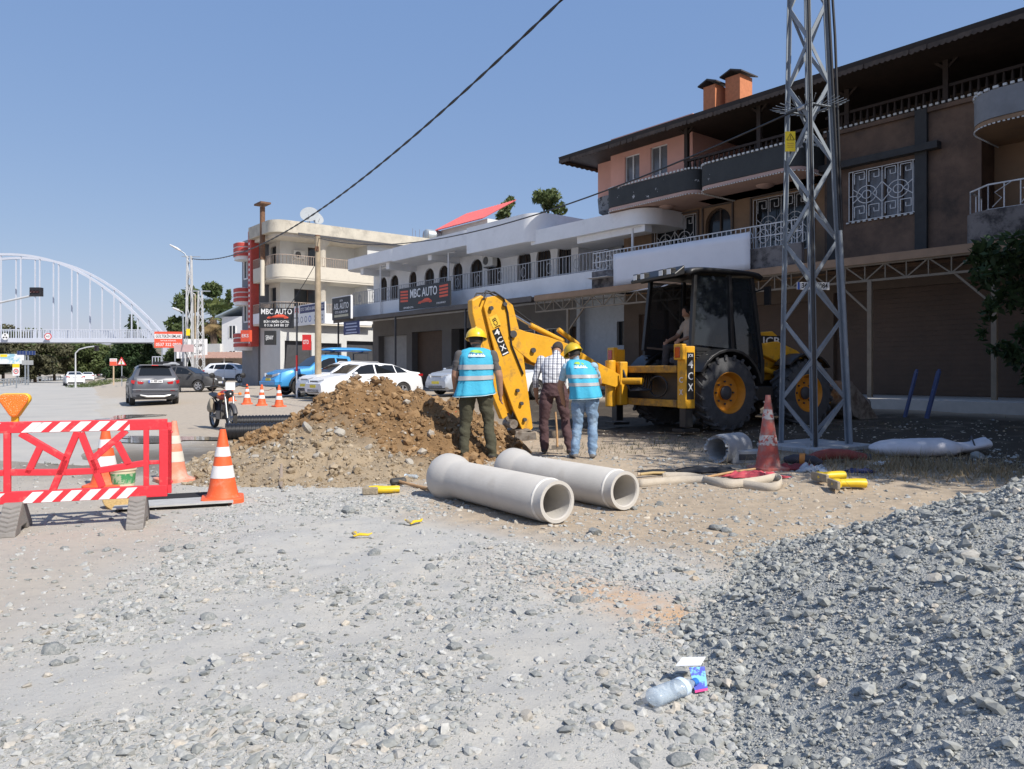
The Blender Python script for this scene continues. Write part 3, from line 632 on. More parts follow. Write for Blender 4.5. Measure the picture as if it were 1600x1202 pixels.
aircon(QF - 1.65, 21.9, 9.2, 'small air conditioner beside the upper door of the beige house'); bpy.data.objects['air_conditioner.001'].rotation_euler = (0, 0, ANG + R(90))
# stove pipe, satellite dishes, water tanks on roofs
def st_obj(name, label, cat, q, p, z): return thing(name, label, cat, SF(q, p, z), ANG)
u = st_obj('stove_pipe', 'rusty stove pipe with flat cap rising past the beige house', 'pipe', -50.3, 19.3, 6.5)
mb = MB(); mb.cyl((0, 0, 2.4), (0, 0, 5.9), .17, 12); mb.build('flue', rust, u, 60); mb = MB(); mb.cyl((0, 0, 0), (0, 0, 2.4), .15, 12); mb.build('lower_flue', beige, u, 60)
mb = MB(); mb.box(-.6, .6, -.35, .35, 6.05, 6.17); mb.beam((-.1, 0, 5.8), (-.1, 0, 6.1), .03); mb.beam((.1, 0, 5.8), (.1, 0, 6.1), .03); mb.build('cap', rust, u)
dish_m = M('dish_white', (.33, .35, .36), .5, .08, 4)
def dish(q, p, z, r, rz, label):
    u = st_obj('satellite_dish', label, 'satellite dish', q, p, z); u.rotation_euler.z = ANG + rz
    mb = MB(); mb.lathe([(r * k / 6, -.28 * r * (1 - (k / 6) ** 2)) for k in range(7)], 24)
    mb.xf(Matrix.Translation((0, 0, r + .25)) @ Matrix.Rotation(R(62), 4, 'X')); d_ = mb.build('reflector', dish_m, u, 60); d_.modifiers.new('Solidify', 'SOLIDIFY').thickness = .02
    mb = MB(); mb.tube([(0, .15, 0), (0, .15, r + .2)], .035, 8); mb.tube([(0, 0, .3), (0, -.75 * r, r * .9 + .2)], .015, 6); mb.tube([(-.3, .3, 0), (0, .15, .6)], .02, 6); mb.build('mount', steel, u)
dish(-49.6, 22.3, 11.35, .62, R(60), 'large satellite dish on the beige house, nearer the roof corner')
dish(-49.9, 23.0, 11.35, .5, R(95), 'smaller satellite dish tucked behind the large one on the beige roof')
tankm = M('galvanised_tank', (.42, .46, .48), .4, .12, 3, metal=.4)
for q, p, z, L_, lab in ((-50.5, 32.2, 11.4, 1.9, 'galvanised water tank lying on the beige flat roof'), (-40, 30.5, 8.4, 1.8, 'galvanised water tank on the roof of the white house')):
    u = st_obj('water_tank', lab, 'water tank', q, p, z); mb = MB(); mb.lathe([(0, 0), (.4, .03), (.5, .12), (.5, L_ - .12), (.4, L_ - .03), (0, L_)], 20, (0, 0, .62), 'y'); mb.build('tank', tankm, u, 50)
    mb = MB(); [mb.box(-.35, .35, y, y + .08, -.2, .3) for y in (.3, L_ - .4)]; mb.build('cradle', rust, u)
# red roofed hut on the roof behind the white house
u = st_obj('red_roof_house', 'house with a red corrugated roof showing behind the white house', 'house', -50.2, 33.5, .5)
mb = MB(); mb.box(0, 6, 0, 3, 0, 12.0); mb.build('wall', greyw, u)
redm = M('red_sheet_roof', (.55, .09, .09), .55, .12, 3)
for k in range(18):
    mb = MB(); a = -.4 + k * .36; mb.prism([(-.5, 11.9), (-.5, 11.96), (2.6, 13.7), (2.6, 13.64)], a, a + .33, lambda y, z, w: (w, y, z)); mb.tube([(a + .34, -.5, 11.96), (a + .34, 2.6, 13.7)], .03, 5); mb.build('roof_panel', redm, u)
dish(-31.5, 27.5, 7.72, .5, R(-30), 'small white satellite dish on the roof of the white house')
# ---- red and grey corner tower house further along
t, o = bld('red_trimmed_house', 'narrow grey house with red rounded balconies and red dotted corner strip', -55, 22, .5)
redp = M('red_paint', (.50, .07, .055), .6, .12, 3); greyd = M('mid_grey_plaster', (.20, .205, .22), .85, .1, 2)
mb = MB(o); mb.box(-55.8, -52.7, 19.9, 30, .4, 10.9); mb.build('wall', greyd, t)
for q in (-53.0,): mb = MB(o); mb.box(q - .25, q + .35, 19.4, 19.95, 3.2, 11.2); st_ = mb.build('corner_strip', redp, t); mb = MB(o); [mb.box(q - .05, q + .12, 19.37, 19.4, 3.4 + .36 * k, 3.56 + .36 * k) for k in range(21)]; mb.build('strip_dots', white, st_)
for z in (9.6, 6.4, 3.2):
    for q in (-55.4,):
        mb = MB(o)
        for k in range(3): mb.prism(rounded(q, q + 1.7, 18.95, 20, .6, True), z + k * .34, z + k * .34 + .24, flat)
        mb.build('balcony', redp, t, 40); mb = MB(o); mb.prism(rounded(q + .06, q + 1.64, 19.0, 20, .6, True), z - .25, z + .96, flat); mb.build('balcony_core', white, t, 40)
for z in (8.1, 5.0):
    for q in (-55.2,): pane(lambda u, zz, d: (u, 19.9 + d, zz), q, q + 1.2, z, z + 1.4, False, -.03, 'window', glass, t, o, white, .09, 1)
# ------------------------------------------------------------------ loose stones and soil
def ico():
    bm = bmesh.new(); bmesh.ops.create_icosphere(bm, subdivisions=1, radius=1); v = np.array([x.co[:] for x in bm.verts]); f = np.array([[q.index for q in x.verts] for x in bm.faces]); bm.free(); return v, f
IV, IF = ico()
def stone_mesh(name, pts, size, mat, seed, flat=.65, tint=None):
    rs = np.random.RandomState(seed); n = len(pts)
    var = rs.uniform(.62, 1.25, (n, 12, 1)) * IV[None]; sc = rs.uniform(.7, 1.35, (n, 1, 3)); sc[:, :, 2] *= flat
    v = var * sc * np.asarray(size)[:, None, None]
    a = rs.uniform(0, 2 * np.pi, n); b = rs.normal(0, .35, n)
    ca, sa, cb, sb = np.cos(a), np.sin(a), np.cos(b), np.sin(b)
    x = v[..., 0]; y = v[..., 1] * cb[:, None] - v[..., 2] * sb[:, None]; z = v[..., 1] * sb[:, None] + v[..., 2] * cb[:, None]
    v = np.stack([x * ca[:, None] - y * sa[:, None], x * sa[:, None] + y * ca[:, None], z], -1) + np.asarray(pts)[:, None, :]
    f = (IF[None] + (np.arange(n) * 12)[:, None, None]).reshape(-1, 3)
    me = np_mesh(name, v.reshape(-1, 3), f, [mat], False)
    k = rs.uniform(0, 1, (n, 3)); vcol(me, 'rnd', np.repeat(k, 12, 0)); return me
def stone_mat(name, c1, c2, c3=None, bump=.4):
    m = bpy.data.materials.new(name); m.use_nodes = True; nt = m.node_tree; N = nt.nodes; L = nt.links; b = N['Principled BSDF']
    at_ = N.new('ShaderNodeAttribute'); at_.attribute_name = 'rnd'; sep = N.new('ShaderNodeSeparateColor'); L.new(at_.outputs['Color'], sep.inputs[0])
    mx = N.new('ShaderNodeMix'); mx.data_type = 'RGBA'; mx.inputs['A'].default_value = (*c1, 1); mx.inputs['B'].default_value = (*c2, 1); L.new(sep.outputs[0], mx.inputs['Factor']); out = mx.outputs['Result']
    if c3:
        r = N.new('ShaderNodeMapRange'); r.inputs[1].default_value = .9; r.inputs[2].default_value = .97; L.new(sep.outputs[1], r.inputs[0])
        m3 = N.new('ShaderNodeMix'); m3.data_type = 'RGBA'; m3.inputs['B'].default_value = (*c3, 1); L.new(out, m3.inputs['A']); L.new(r.outputs[0], m3.inputs['Factor']); out = m3.outputs['Result']
    tc = N.new('ShaderNodeTexCoord'); no = N.new('ShaderNodeTexNoise'); no.inputs['Scale'].default_value = 60; no.inputs['Detail'].default_value = 5; L.new(tc.outputs['Object'], no.inputs['Vector'])
    mr = N.new('ShaderNodeMapRange'); mr.inputs[1].default_value = .3; mr.inputs[2].default_value = .7; mr.inputs[3].default_value = .8; mr.inputs[4].default_value = 1.15; L.new(no.outputs['Fac'], mr.inputs[0])
    sc = N.new('ShaderNodeVectorMath'); sc.operation = 'SCALE'; L.new(out, sc.inputs[0]); L.new(mr.outputs[0], sc.inputs['Scale']); L.new(sc.outputs[0], b.inputs['Base Color'])
    b.inputs['Roughness'].default_value = .93; b.inputs['Specular IOR Level'].default_value = .2
    bp = N.new('ShaderNodeBump'); bp.inputs['Strength'].default_value = bump; bp.inputs['Distance'].default_value = .006; L.new(no.outputs['Fac'], bp.inputs['Height']); L.new(bp.outputs[0], b.inputs['Normal'])
    return m
st_grey = stone_mat('grey_stone', (.25, .258, .245), (.44, .437, .415), (.45, .41, .35))
st_pile = stone_mat('crushed_blue_grey_stone', (.235, .24, .225), (.41, .413, .385), (.45, .41, .35))
st_clod = stone_mat('brown_clod', (.20, .12, .058), (.34, .22, .115), (.40, .36, .30))
st_tan = stone_mat('tan_pebble', (.36, .30, .23), (.52, .46, .37), (.3, .3, .3))
def put(name, me, label=None, cat=None, kind=None, group=None, loc=(0, 0, 0), rot=(0, 0, 0), parent=None):
    o = bpy.data.objects.new(name, me); COL.objects.link(o); o.location = loc; o.rotation_euler = rot; o.parent = parent
    return tag(o, label, cat, group, kind)
rs = np.random.RandomState(3)
# gravel over the grey ground
N_ = 170000; D_ = 1.9 * (11.5 / 1.9) ** rs.uniform(0, 1, N_); A_ = rs.uniform(-.72, .72, N_); X_ = A_ * D_
e_ = np.minimum(-1.78 - .54 * (D_ - 5), -2.3 - .1 * (D_ - 3.7)); tl = (X_ + 2.1) * .8 + (D_ - 9.15) * .6
clus = fbm(X_, D_, .9, 71) * 2 + fbm(X_, D_, 3.5, 72) * .8
den = sstep(-.3, .5, clus) * sstep(-.1, .7, X_ - e_ + clus * .4) * (1 - .8 * sstep(-.2, .7, tl)) + .10
band = np.exp(-((X_ - e_ - .2) / .36) ** 2) * sstep(-.15, .35, clus + .25) * sstep(8, 6.5, D_); den = np.maximum(den, band * 1.0)
keep = rs.uniform(0, 1, N_) < np.clip(den, 0, 1) * .9
X_, D_ = X_[keep], D_[keep]
sz = .0032 * (1 + rs.pareto(1.8, len(X_))) * (.55 + .16 * D_); sz = np.clip(sz, .0022, .03)
put('gravel', stone_mesh('gravel', np.stack([X_, D_, np.maximum(G(X_, D_), np.where((X_ < -1.9 - .54 * (D_ - 5)) & (D_ > 11), .012, -9)) + sz * .08], -1), sz, st_grey, 4, .55), 'loose grey gravel scattered over the foreground', 'gravel', 'stuff')
N_ = 5000; D_ = 3.9 * (16 / 3.9) ** rs.uniform(0, 1, N_); X_ = rs.uniform(-.45, .7, N_) * D_; tl = (X_ + 2.1) * .8 + (D_ - 9.15) * .6; k = tl > .1; X_, D_ = X_[k], D_[k]
sz = np.clip(.005 * (1 + rs.pareto(2.2, len(X_))) * (.5 + .12 * D_), .005, .035)
put('pebbles', stone_mesh('pebbles', np.stack([X_, D_, G(X_, D_) - sz * .05], -1), sz, st_tan, 5, .55), 'small pebbles strewn over the tan earth', 'pebbles', 'stuff')
# individual larger stones
def boulder(seed, mat):
    rs = np.random.RandomState(seed); bm = bmesh.new(); bmesh.ops.create_icosphere(bm, subdivisions=2, radius=1)
    pl_ = [(Vector(rs.normal(0, 1, 3)).normalized(), rs.uniform(.62, .85)) for _ in range(9)]
    for v in bm.verts:
        for n, d in pl_:
            t = v.co.dot(n)
            if t > d: v.co -= n * (t - d)
        v.co.x *= 1.25; v.co.z *= .72
    me = bpy.data.meshes.new('stone'); bm.to_mesh(me); bm.free(); me.materials.append(mat); me.polygons.foreach_set('use_smooth', [True] * len(me.polygons)); me.set_sharp_from_angle(angle=R(22)); return me
bg = [M('blue_grey_rock', (.23, .245, .24), .9, .2, 6, .5, 40, col2=(.36, .36, .345), mixsc=4), M('pale_rock', (.40, .37, .32), .9, .15, 8, .4, 40)]
BM_ = [boulder(100 + i, bg[0]) for i in range(6)]; BP_ = [boulder(120 + i, bg[1]) for i in range(3)]
def stone_at(px, py, wpx, label, group, mesh=None, pale=False, D=None, sink=.25):
    p = gp(px, py) if D is None else at(px, py, D)
    s = wpx / 2 / FP * p.y / 1.3
    m = (rnd.choice(BP_ if pale else BM_)) if mesh is None else mesh
    o = put('stone', m, label, 'stone', None, group, (p.x, p.y, p.z + s * (.5 - sink) * .8), (rnd.uniform(-.3, .3), rnd.uniform(-.3, .3), rnd.uniform(0, 6.28))); o.scale = (s, s, s); return o
for px, py, w in ((82, 1020, 42), (112, 985, 20), (88, 1040, 24), (200, 968, 24), (225, 960, 18), (235, 955, 16), (112, 1035, 26), (325, 968, 30), (260, 862, 28), (295, 858, 22), (100, 858, 16), (166, 862, 16), (585, 868, 26), (672, 890, 24), (550, 942, 22), (580, 960, 20), (470, 980, 20), (295, 1137, 20), (710, 1015, 30), (700, 985, 26), (930, 835, 30), (900, 940, 28), (925, 1035, 26), (545, 800, 30), (715, 935, 22), (600, 935, 20), (440, 865, 18), (375, 865, 18), (640, 945, 22), (760, 940, 20), (830, 960, 24), (520, 990, 16), (420, 1130, 18)):
    stone_at(px, py, w, 'loose angular grey stone lying on the grey gravel', 'stones on the gravel')
for px, py, w in ((940, 1055, 28), (975, 1140, 42), (42, 1075, 18), (822, 1122, 28), (420, 1131, 22), (1020, 1105, 20), (385, 1135, 24)):
    stone_at(px, py, w, 'pale rounded stone lying on the grey gravel', 'pale stones on the gravel', pale=True)
for px, py, w in ((1118, 828, 26), (1135, 832, 22), (1145, 838, 16), (1060, 893, 22), (990, 797, 16), (1030, 790, 18), (1075, 895, 16), (1125, 840, 16)):
    stone_at(px, py, w, 'grey stone in a small heap on the tan earth', 'stones on the tan earth')
stone_at(962, 718, 15, 'small tan stone beside the feet of the man in jeans', None, pale=True)
# gravel pile on the right
PC = (3.3, 3.4)
def pile_h(x, y):
    dx = x - PC[0]; dy = y - PC[1]; r = np.sqrt(((.5 * dx + .87 * dy) / 3.6) ** 2 + ((.87 * dx - .5 * dy) / 2.4) ** 2); ang = np.arctan2(dy, dx)
    Rr = 1 + .05 * np.sin(3 * ang + 1.2) + .04 * np.sin(7 * ang)
    h = 1.1 * np.clip(1 - r / Rr, -.3, 1); h = np.where(h > .95, .95 + (h - .95) * .4, h)
    return h + fbm(x, y, 1.3, 81) * .22 * sstep(0, .3, h) + fbm(x, y, 5, 82) * .06
px_, py_ = np.meshgrid(np.arange(-.1, 7., .05), np.arange(.3, 7.3, .05)); pz_ = G(px_, py_) + pile_h(px_, py_)
ii = np.arange(px_.size).reshape(px_.shape); ff = np.stack([ii[:-1, :-1], ii[:-1, 1:], ii[1:, 1:], ii[1:, :-1]], -1).reshape(-1, 4)
pile_t = thing('gravel_pile', 'heap of crushed blue-grey gravel at the edge of the earth', 'gravel pile', (*PC, 0))
pm = np_mesh('heap', np.stack([px_ - PC[0], py_ - PC[1], pz_], -1).reshape(-1, 3), ff, [M('gravel_fines', (.37, .37, .345), .95, .22, 14, .9, 120)])
put('heap', pm, parent=pile_t)
N_ = 110000; X_ = rs.uniform(-.3, 5.2, N_); Y_ = 1.4 + 5.8 * rs.uniform(0, 1, N_); h_ = pile_h(X_, Y_)
k = ((h_ > -.03) | (rs.uniform(0, 1, N_) < .8 * np.exp(np.minimum(h_, 0) / .05))) & (h_ > -.25) & (X_ < .82 * Y_ + .5); X_, Y_, h_ = X_[k], Y_[k], h_[k]
sz = np.clip(.0046 * (1 + rs.pareto(2.6, len(X_))), .004, .028) * (.75 + .1 * Y_)
put('stones', stone_mesh('stones', np.stack([X_ - PC[0], Y_ - PC[1], G(X_, Y_) + np.maximum(h_, 0) + sz * .2], -1), sz, st_pile, 6), kind='stuff', parent=pile_t)
for px, py, w, D in ((1415, 868, 44, 5.4), (1378, 882, 30, 5.3), (1265, 935, 34, 4.6), (1255, 945, 22, 4.5), (1165, 985, 32, 4.0), (1190, 990, 22, 4.0), (1290, 905, 24, 4.9), (1275, 1020, 22, 3.7), (1350, 870, 24, 5.4), (1170, 1020, 22, 3.7), (1235, 1115, 26, 3.0), (1390, 1120, 24, 2.9), (1105, 1185, 36, 2.6), (1060, 1190, 44, 2.6), (1000, 1195, 40, 2.62), (1400, 925, 24, 4.6), (1480, 870, 26, 5.0), (1500, 1030, 26, 3.5), (1445, 1075, 24, 3.2)):
    a = (px - 800) / FP
    # march to the pile surface
    y = 1.8
    while y < 7:
        x = a * y
        if CAMZ - (py - HOR) / FP * y < g(x, y) + max(0, float(pile_h(np.array(x), np.array(y)))): break
        y += .02
    s = w / 2 / FP * y / 1.1; o = put('stone', rnd.choice(BM_), 'larger angular grey rock lying on the gravel heap', 'stone', None, 'rocks on the gravel heap', (a * y, y, CAMZ - (py - HOR) / FP * y), (rnd.uniform(-.4, .4), rnd.uniform(-.4, .4), rnd.uniform(0, 6))); o.scale = (s, s, s * .9)
# spoil heap
def heap_h(x, y):
    h = np.full(np.shape(x), -.15)
    for cx, cy, hh, r in ((-2.6, 12.3, 1.34, 2.0), (-2.0, 12.3, 1.3, 1.7), (-1.5, 12.35, 1.2, 1.6), (-.95, 12.4, 1.0, 1.25), (-3.4, 12.5, .72, 1.4), (-2.8, 10.5, .40, 1.6), (-3.9, 12.8, .34, 1.0), (-1.6, 11.1, .36, 1.2), (-2.1, 11.4, .62, 1.5), (-3.5, 11.4, .34, 1.2)):
        d = np.sqrt((x - cx) ** 2 + (y - cy) ** 2); c = hh * (1 - d / r)
        m = np.maximum(h, c); h = m + .05 * np.exp(-np.abs(h - c) * 8)
    e = sstep(-.1, .25, h)
    return h - .04 + e * (fbm(x, y, 1.2, 91) * .42 + fbm(x, y, 4., 92) * .22 + np.abs(fbm(x, y, 9., 93)) * .16)
hx, hy = np.meshgrid(np.arange(-6, .35, .04), np.arange(8.2, 15, .04)); hh_ = heap_h(hx, hy); hz = G(hx, hy) + hh_
ii = np.arange(hx.size).reshape(hx.shape); ff = np.stack([ii[:-1, :-1], ii[:-1, 1:], ii[1:, 1:], ii[1:, :-1]], -1).reshape(-1, 4)
HC = (-2.5, 12.)
heap_t = thing('spoil_heap', 'heap of freshly dug brown soil beside the trench', 'soil heap', (*HC, 0))
heap_mat = soil_material('dug_soil', (.36, .29, .205), (.27, .165, .08), (.40, .23, .10), (.13, .085, .05), .8)
me = np_mesh('soil', np.stack([hx - HC[0], hy - HC[1], hz], -1).reshape(-1, 3), ff, [heap_mat])
nz2 = fbm(hx, hy, .8, 95) * 2 + fbm(hx, hy, 3, 96)
zt = sstep(-.5, .5, (hy - 10.75) * .75 + (hx + 2.3) * .45 + nz2 * .6); zo = sstep(.0, .5, nz2) * zt * .8; zd = sstep(.2, .6, -nz2) * .55 * zt
vcol(me, 'zone', np.stack([zt, zo, zd], -1).reshape(-1, 3)); put('soil', me, parent=heap_t)
N_ = 16000; X_ = rs.uniform(-5.6, .1, N_); Y_ = rs.uniform(8.6, 13.4, N_); h_ = heap_h(X_, Y_); k = h_ > -.02; X_, Y_, h_ = X_[k], Y_[k], h_[k]
zt_ = (Y_ - 10.75) * .75 + (X_ + 2.3) * .45 + fbm(X_, Y_, .8, 95)
sz = np.clip(.009 * (1 + rs.pareto(1.9, len(X_))), .008, .075) * np.where(zt_ > 0, 1, .72)
for nm, k, mt in (('clods', zt_ > 0, st_clod), ('rubble', zt_ <= 0, stone_mat('dusty_rubble', (.25, .19, .12), (.40, .33, .24), (.40, .39, .36)))):
    put(nm, stone_mesh(nm, np.stack([X_[k] - HC[0], Y_[k] - HC[1], G(X_[k], Y_[k]) + h_[k] + sz[k] * .3], -1), sz[k], mt, 8, .85), kind='stuff', parent=heap_t)
for px, py, w, D in ((530, 675, 22, 10.6), (480, 668, 22, 10.8), (390, 705, 16, 11), (400, 718, 24, 10.2), (640, 722, 18, 11.2), (495, 712, 16, 10.1), (575, 700, 16, 10.8)):
    p = at(px, py, D); y = D
    while y > 8 and CAMZ - (py - HOR) / FP * y < g((px - 800) / FP * y, y) + float(heap_h(np.array((px - 800) / FP * y), np.array(y))): y -= .03
    s = w / 2 / FP * y / 1.1; o = put('stone', rnd.choice(BP_), 'pale stone stuck in the front of the brown spoil heap', 'stone', None, 'stones in the spoil heap', ((px - 800) / FP * y, y, CAMZ - (py - HOR) / FP * y), (rnd.random(), rnd.random(), rnd.random() * 6)); o.scale = (s,) * 3
# torn orange cables sticking out of the heap
orange_c = M('orange_cable', (.60, .14, .06), .5, .1, 5)
for k, pts in enumerate([[(612, 724), (616, 700), (622, 690), (640, 688)], [(632, 640), (650, 655), (700, 650), (718, 640)], [(700, 645), (712, 660), (722, 652)]]):
    D0 = 11.0 if k == 0 else 11.9; P = [at(a, b, D0 + .05 * i) for i, (a, b) in enumerate(pts)]; t = thing('torn_cable', ['thin orange cable curling at the foot of the spoil heap', 'thin orange cable poking from the top of the spoil heap', 'short orange cable loop behind the olive trousered worker'][k], 'cable', P[0])
    q = []; 
    for a, b in zip(P, P[1:]):
        for i in range(5): w = a.lerp(b, i / 5) - P[0]; q.append(w + Vector((rnd.uniform(-.01, .01), rnd.uniform(-.02, .02), rnd.uniform(-.01, .02))))
    mb = MB(); mb.tube(q, .007, 6); mb.build('cable_sheath', orange_c, t, 60); mb = MB(); mb.tube([q[-1], q[-1] + Vector((.02, .01, .03))], .003, 5); mb.build('copper_end', rust, t)
# ------------------------------------------------------------------ concrete pipes
pipe_m = M('cast_concrete', (.49, .465, .425), .8, .07, 2.5, .12, 60, col2=(.41, .375, .325), mixlo=.56, mixhi=.85, mixsc=2.2)
def concrete_pipe(name, label, near, d, L_=2.0, r=.2, bell=True, broken=False):
    d = Vector((d[0], d[1], 0)).normalized(); t = thing(name, label, 'pipe', near, math.atan2(d.y, d.x))
    ri = r * .74
    out = [(r * .94, 0), (r * .95, .012), (r * .95, .11), (r, .125), (r, L_ - .32)] + ([(r * 1.06, L_ - .28), (r * 1.27, L_ - .14), (r * 1.3, L_ - .02), (r * 1.27, L_), (ri * 1.28, L_), (ri * 1.28, L_ - .1), (ri, L_ - .12)] if bell else [(r, L_), (ri, L_)])
    prof = out + [(ri, .012), (ri + .01, 0)]
    mb = MB(); mb.ring(prof, 48, (0, 0, r), 'x')
    if broken:
        mb.v = [(x + (rnd.uniform(-.035, .035) if x < .02 else 0), y, z) for x, y, z in mb.v]
    mb.build('barrel', pipe_m if not broken else M('old_concrete', (.36, .37, .38), .85, .15, 4, .3, 60), t, 35)
    if bell: mb = MB(); mb.ring([(r * .953, .106), (r * 1.006, .118), (r * 1.006, .128), (r * .953, .12)], 48, (0, 0, r), 'x'); mb.build('spigot_seam', M('pale_mortar', (.62, .6, .56), .9, .15, 30), t, 35)
    return t
dirp = (-.56, .83)
c1 = gp(871, 820); concrete_pipe('concrete_pipe', 'concrete pipe with bell end lying beside the sledgehammer', (c1.x, c1.y, c1.z + .0), dirp, 2.0, .2)
c2 = gp(977, 799); concrete_pipe('concrete_pipe', 'concrete pipe with bell end lying beside the flattened hose', (c2.x, c2.y, c2.z + .0), dirp, 2.0, .2)
c3 = gp(1120, 724); concrete_pipe('broken_pipe', 'short broken piece of concrete pipe by the digger wheel', (c3.x, c3.y, c3.z - .01), (.72, .69), .62, .205, False, True)
c = gp(1165, 722); t = thing('concrete_block', 'grey concrete block lying against the broken pipe piece', 'block', c, R(8)); mb = MB(); mb.box(-.25, .3, -.12, .14, -.02, .17); mb.build('block', M('old_concrete'), t, bevel=.02); mb = MB(); mb.box(-.15, .1, -.135, -.12, .04, .12); mb.build('recess', dkgrey, t)
# ------------------------------------------------------------------ traffic cones
c_or = M('cone_orange', (.76, .115, .03), .6, .10, 5, .15, 40, col2=(.58, .26, .17), mixlo=.55, mixhi=.78, mixsc=10); c_fd = M('cone_faded', (.70, .23, .14), .7, .12, 5, col2=(.55, .42, .34), mixlo=.45, mixhi=.7, mixsc=4)
c_rd = M('cone_dirty_red', (.42, .09, .07), .7, .2, 6, col2=(.3, .2, .18), mixsc=5); c_wh = M('cone_white', (.72, .71, .70), .5, .08, 6)
c_sc = M('cone_scuffed_white', (.5, .49, .47), .7, .2, 8, col2=(.42, .1, .08), mixlo=.5, mixhi=.55, mixsc=18)
def cone(p, label, h=.75, body=None, band=None, group=None, rz=0., bands=((.28, .46), (.6, .74)), tilt=0.):
    body = body or c_or; band = band or c_wh
    t = thing('traffic_cone', label, 'traffic cone', p, rz, group)
    if tilt: t.rotation_euler.y = tilt
    r0, r1 = .155, .03; rr = lambda s: r0 + (r1 - r0) * s
    mb = MB(); n = 8; poly = []
    for k in range(4):
        a0 = k * math.pi / 2 + math.pi / 4; cx, cy = .15 * math.sqrt(2) * math.cos(a0), .15 * math.sqrt(2) * math.sin(a0)
        for j in range(4): a = a0 - math.pi / 4 + j * math.pi / 6; poly.append((cx + .06 * math.cos(a), cy + .06 * math.sin(a)))
    mb.prism(poly, -.01, .045, flat); mb.build('base', body, t, 35, .008)
    mb = MB(); mb.lathe([(r0 + .02, .045), (r0, .075)] + [(rr(s), .05 + (h - .05) * s) for s in (.15, .4, .7, .97, 1.)] + [(r1 * .6, h), (r1 * .6, h - .05)], 28); mb.build('body', body, t, 35)
    for a, b in bands:
        mb = MB(); mb.ring([(rr(a) + .003, .05 + (h - .05) * a), (rr(b) + .003, .05 + (h - .05) * b), (rr(b), .05 + (h - .05) * b), (rr(a), .05 + (h - .05) * a)], 28); mb.build('reflective_band', band, t, 35)
    return t
cone(gp(348, 783), 'bright orange and white cone standing at the end of the steel plate', rz=R(20))
cone(gp(272, 752), 'faded dusty orange cone standing in the wet ground past the barrier', body=c_fd, band=M('dusty_white', (.6, .56, .48), .8, .12, 6), rz=R(40))
cone(gp(165, 762), 'orange cone seen through the gaps of the red barrier', rz=R(10))
cone(gp(1200, 735), 'dirty red cone with scuffed bands at the foot of the pylon', h=.98, body=c_rd, band=c_sc, rz=R(12), bands=((.30, .44), (.66, .8)))
for px, py, lab in ((361, 627, 'far orange cone behind the motorcycle'), (386, 632, 'far orange cone between the motorcycle and the blue pickup'), (409, 634, 'far orange cone in front of the blue pickup bumper'), (436, 636, 'far orange cone beside the red and white pole')):
    cone(gp(px, py), lab, .78, group='cones in front of the parked cars', rz=rnd.random())
# ------------------------------------------------------------------ red barrier
redpl = M('red_plastic', (.70, .03, .045), .55, .08, 4, .15, 40, col2=(.58, .20, .17), mixlo=.56, mixhi=.8, mixsc=9); refl = M('reflective_white', (.76, .76, .76), .4, .04, 5); rubg = M('grey_rubber', (.23, .215, .20), .9, .15, 6, .3, 50)
bc = at(122, 800, 6.72); t = thing('road_barrier', 'red plastic road barrier with white slanted stripes and grey feet', 'barrier', (bc.x, bc.y, g(bc.x, bc.y)), R(20))
ZX = lambda zx: (zx - 490) / 1070 * 1.5; ZZ = lambda zy: .937 - (zy - 230) * .001366
bar = MB(); dp = .022
def rect(x0, x1, y0, y1): bar.box(ZX(x0), ZX(x1), -dp, dp, ZZ(y1), ZZ(y0))
rect(-20, 1000, 232, 303); rect(-20, 1000, 668, 745)
for a, b in ((-45, 32), (92, 130), (860, 892), (952, 1025)): rect(a, b, 300, 672)
rect(32, 92, 532, 568); rect(892, 952, 505, 530)
for x0, x1 in ((-45, -20), (1000, 1025)): rect(x0, x1, 255, 725)
for a, b in (((488, 300), (352, 672)), ((505, 310), (625, 665)), ((180, 305), (425, 478)), ((762, 303), (572, 480)), ((285, 395), (218, 560)), ((708, 378), (778, 530)), ((128, 548), (420, 560)), ((420, 560), (600, 558)), ((600, 558), (868, 520)), ((425, 478), (400, 560)), ((572, 480), (600, 558))):
    bar.beam((ZX(a[0]), 0, ZZ(a[1])), (ZX(b[0]), 0, ZZ(b[1])), .055, .045, (0, 1, 0))
for x0, s in ((-45, 1), (1025, -1)):
    for z0, z1 in ((330, 290), (640, 690)): bar.beam((ZX(x0), 0, ZZ(z0)), (ZX(x0 + s * 60), 0, ZZ(z1 - (20 if z0 < 400 else -20))), .04, .04, (0, 1, 0))
bar.build('panel', redpl, t, bevel=.006)
for y0, y1, xs_ in ((238, 300, (185, 230, 335, 445, 550, 650, 748, -40)), (675, 742, (185, 290, 395, 500, 605, 705, -20))):
    for x in xs_:
        w_ = 60 if not (x == 748) else 32; sk = 62
        mb = MB(); P = lambda zx, zy: (ZX(zx), -dp - .003, ZZ(zy)); x1 = min(x + sk, 1000)
        mb.add([P(x, y1), P(x + w_, y1), P(min(x + w_ + sk, 995), y0), P(x + sk, y0)] if x != 748 else [P(x, y1), P(x + 34, y1), P(x + 34, y0 + 22)], [(0, 1, 2, 3) if x != 748 else (0, 1, 2)])
        so = mb.build('reflective_stripe', refl, t); so.modifiers.new('Solidify', 'SOLIDIFY').thickness = .003
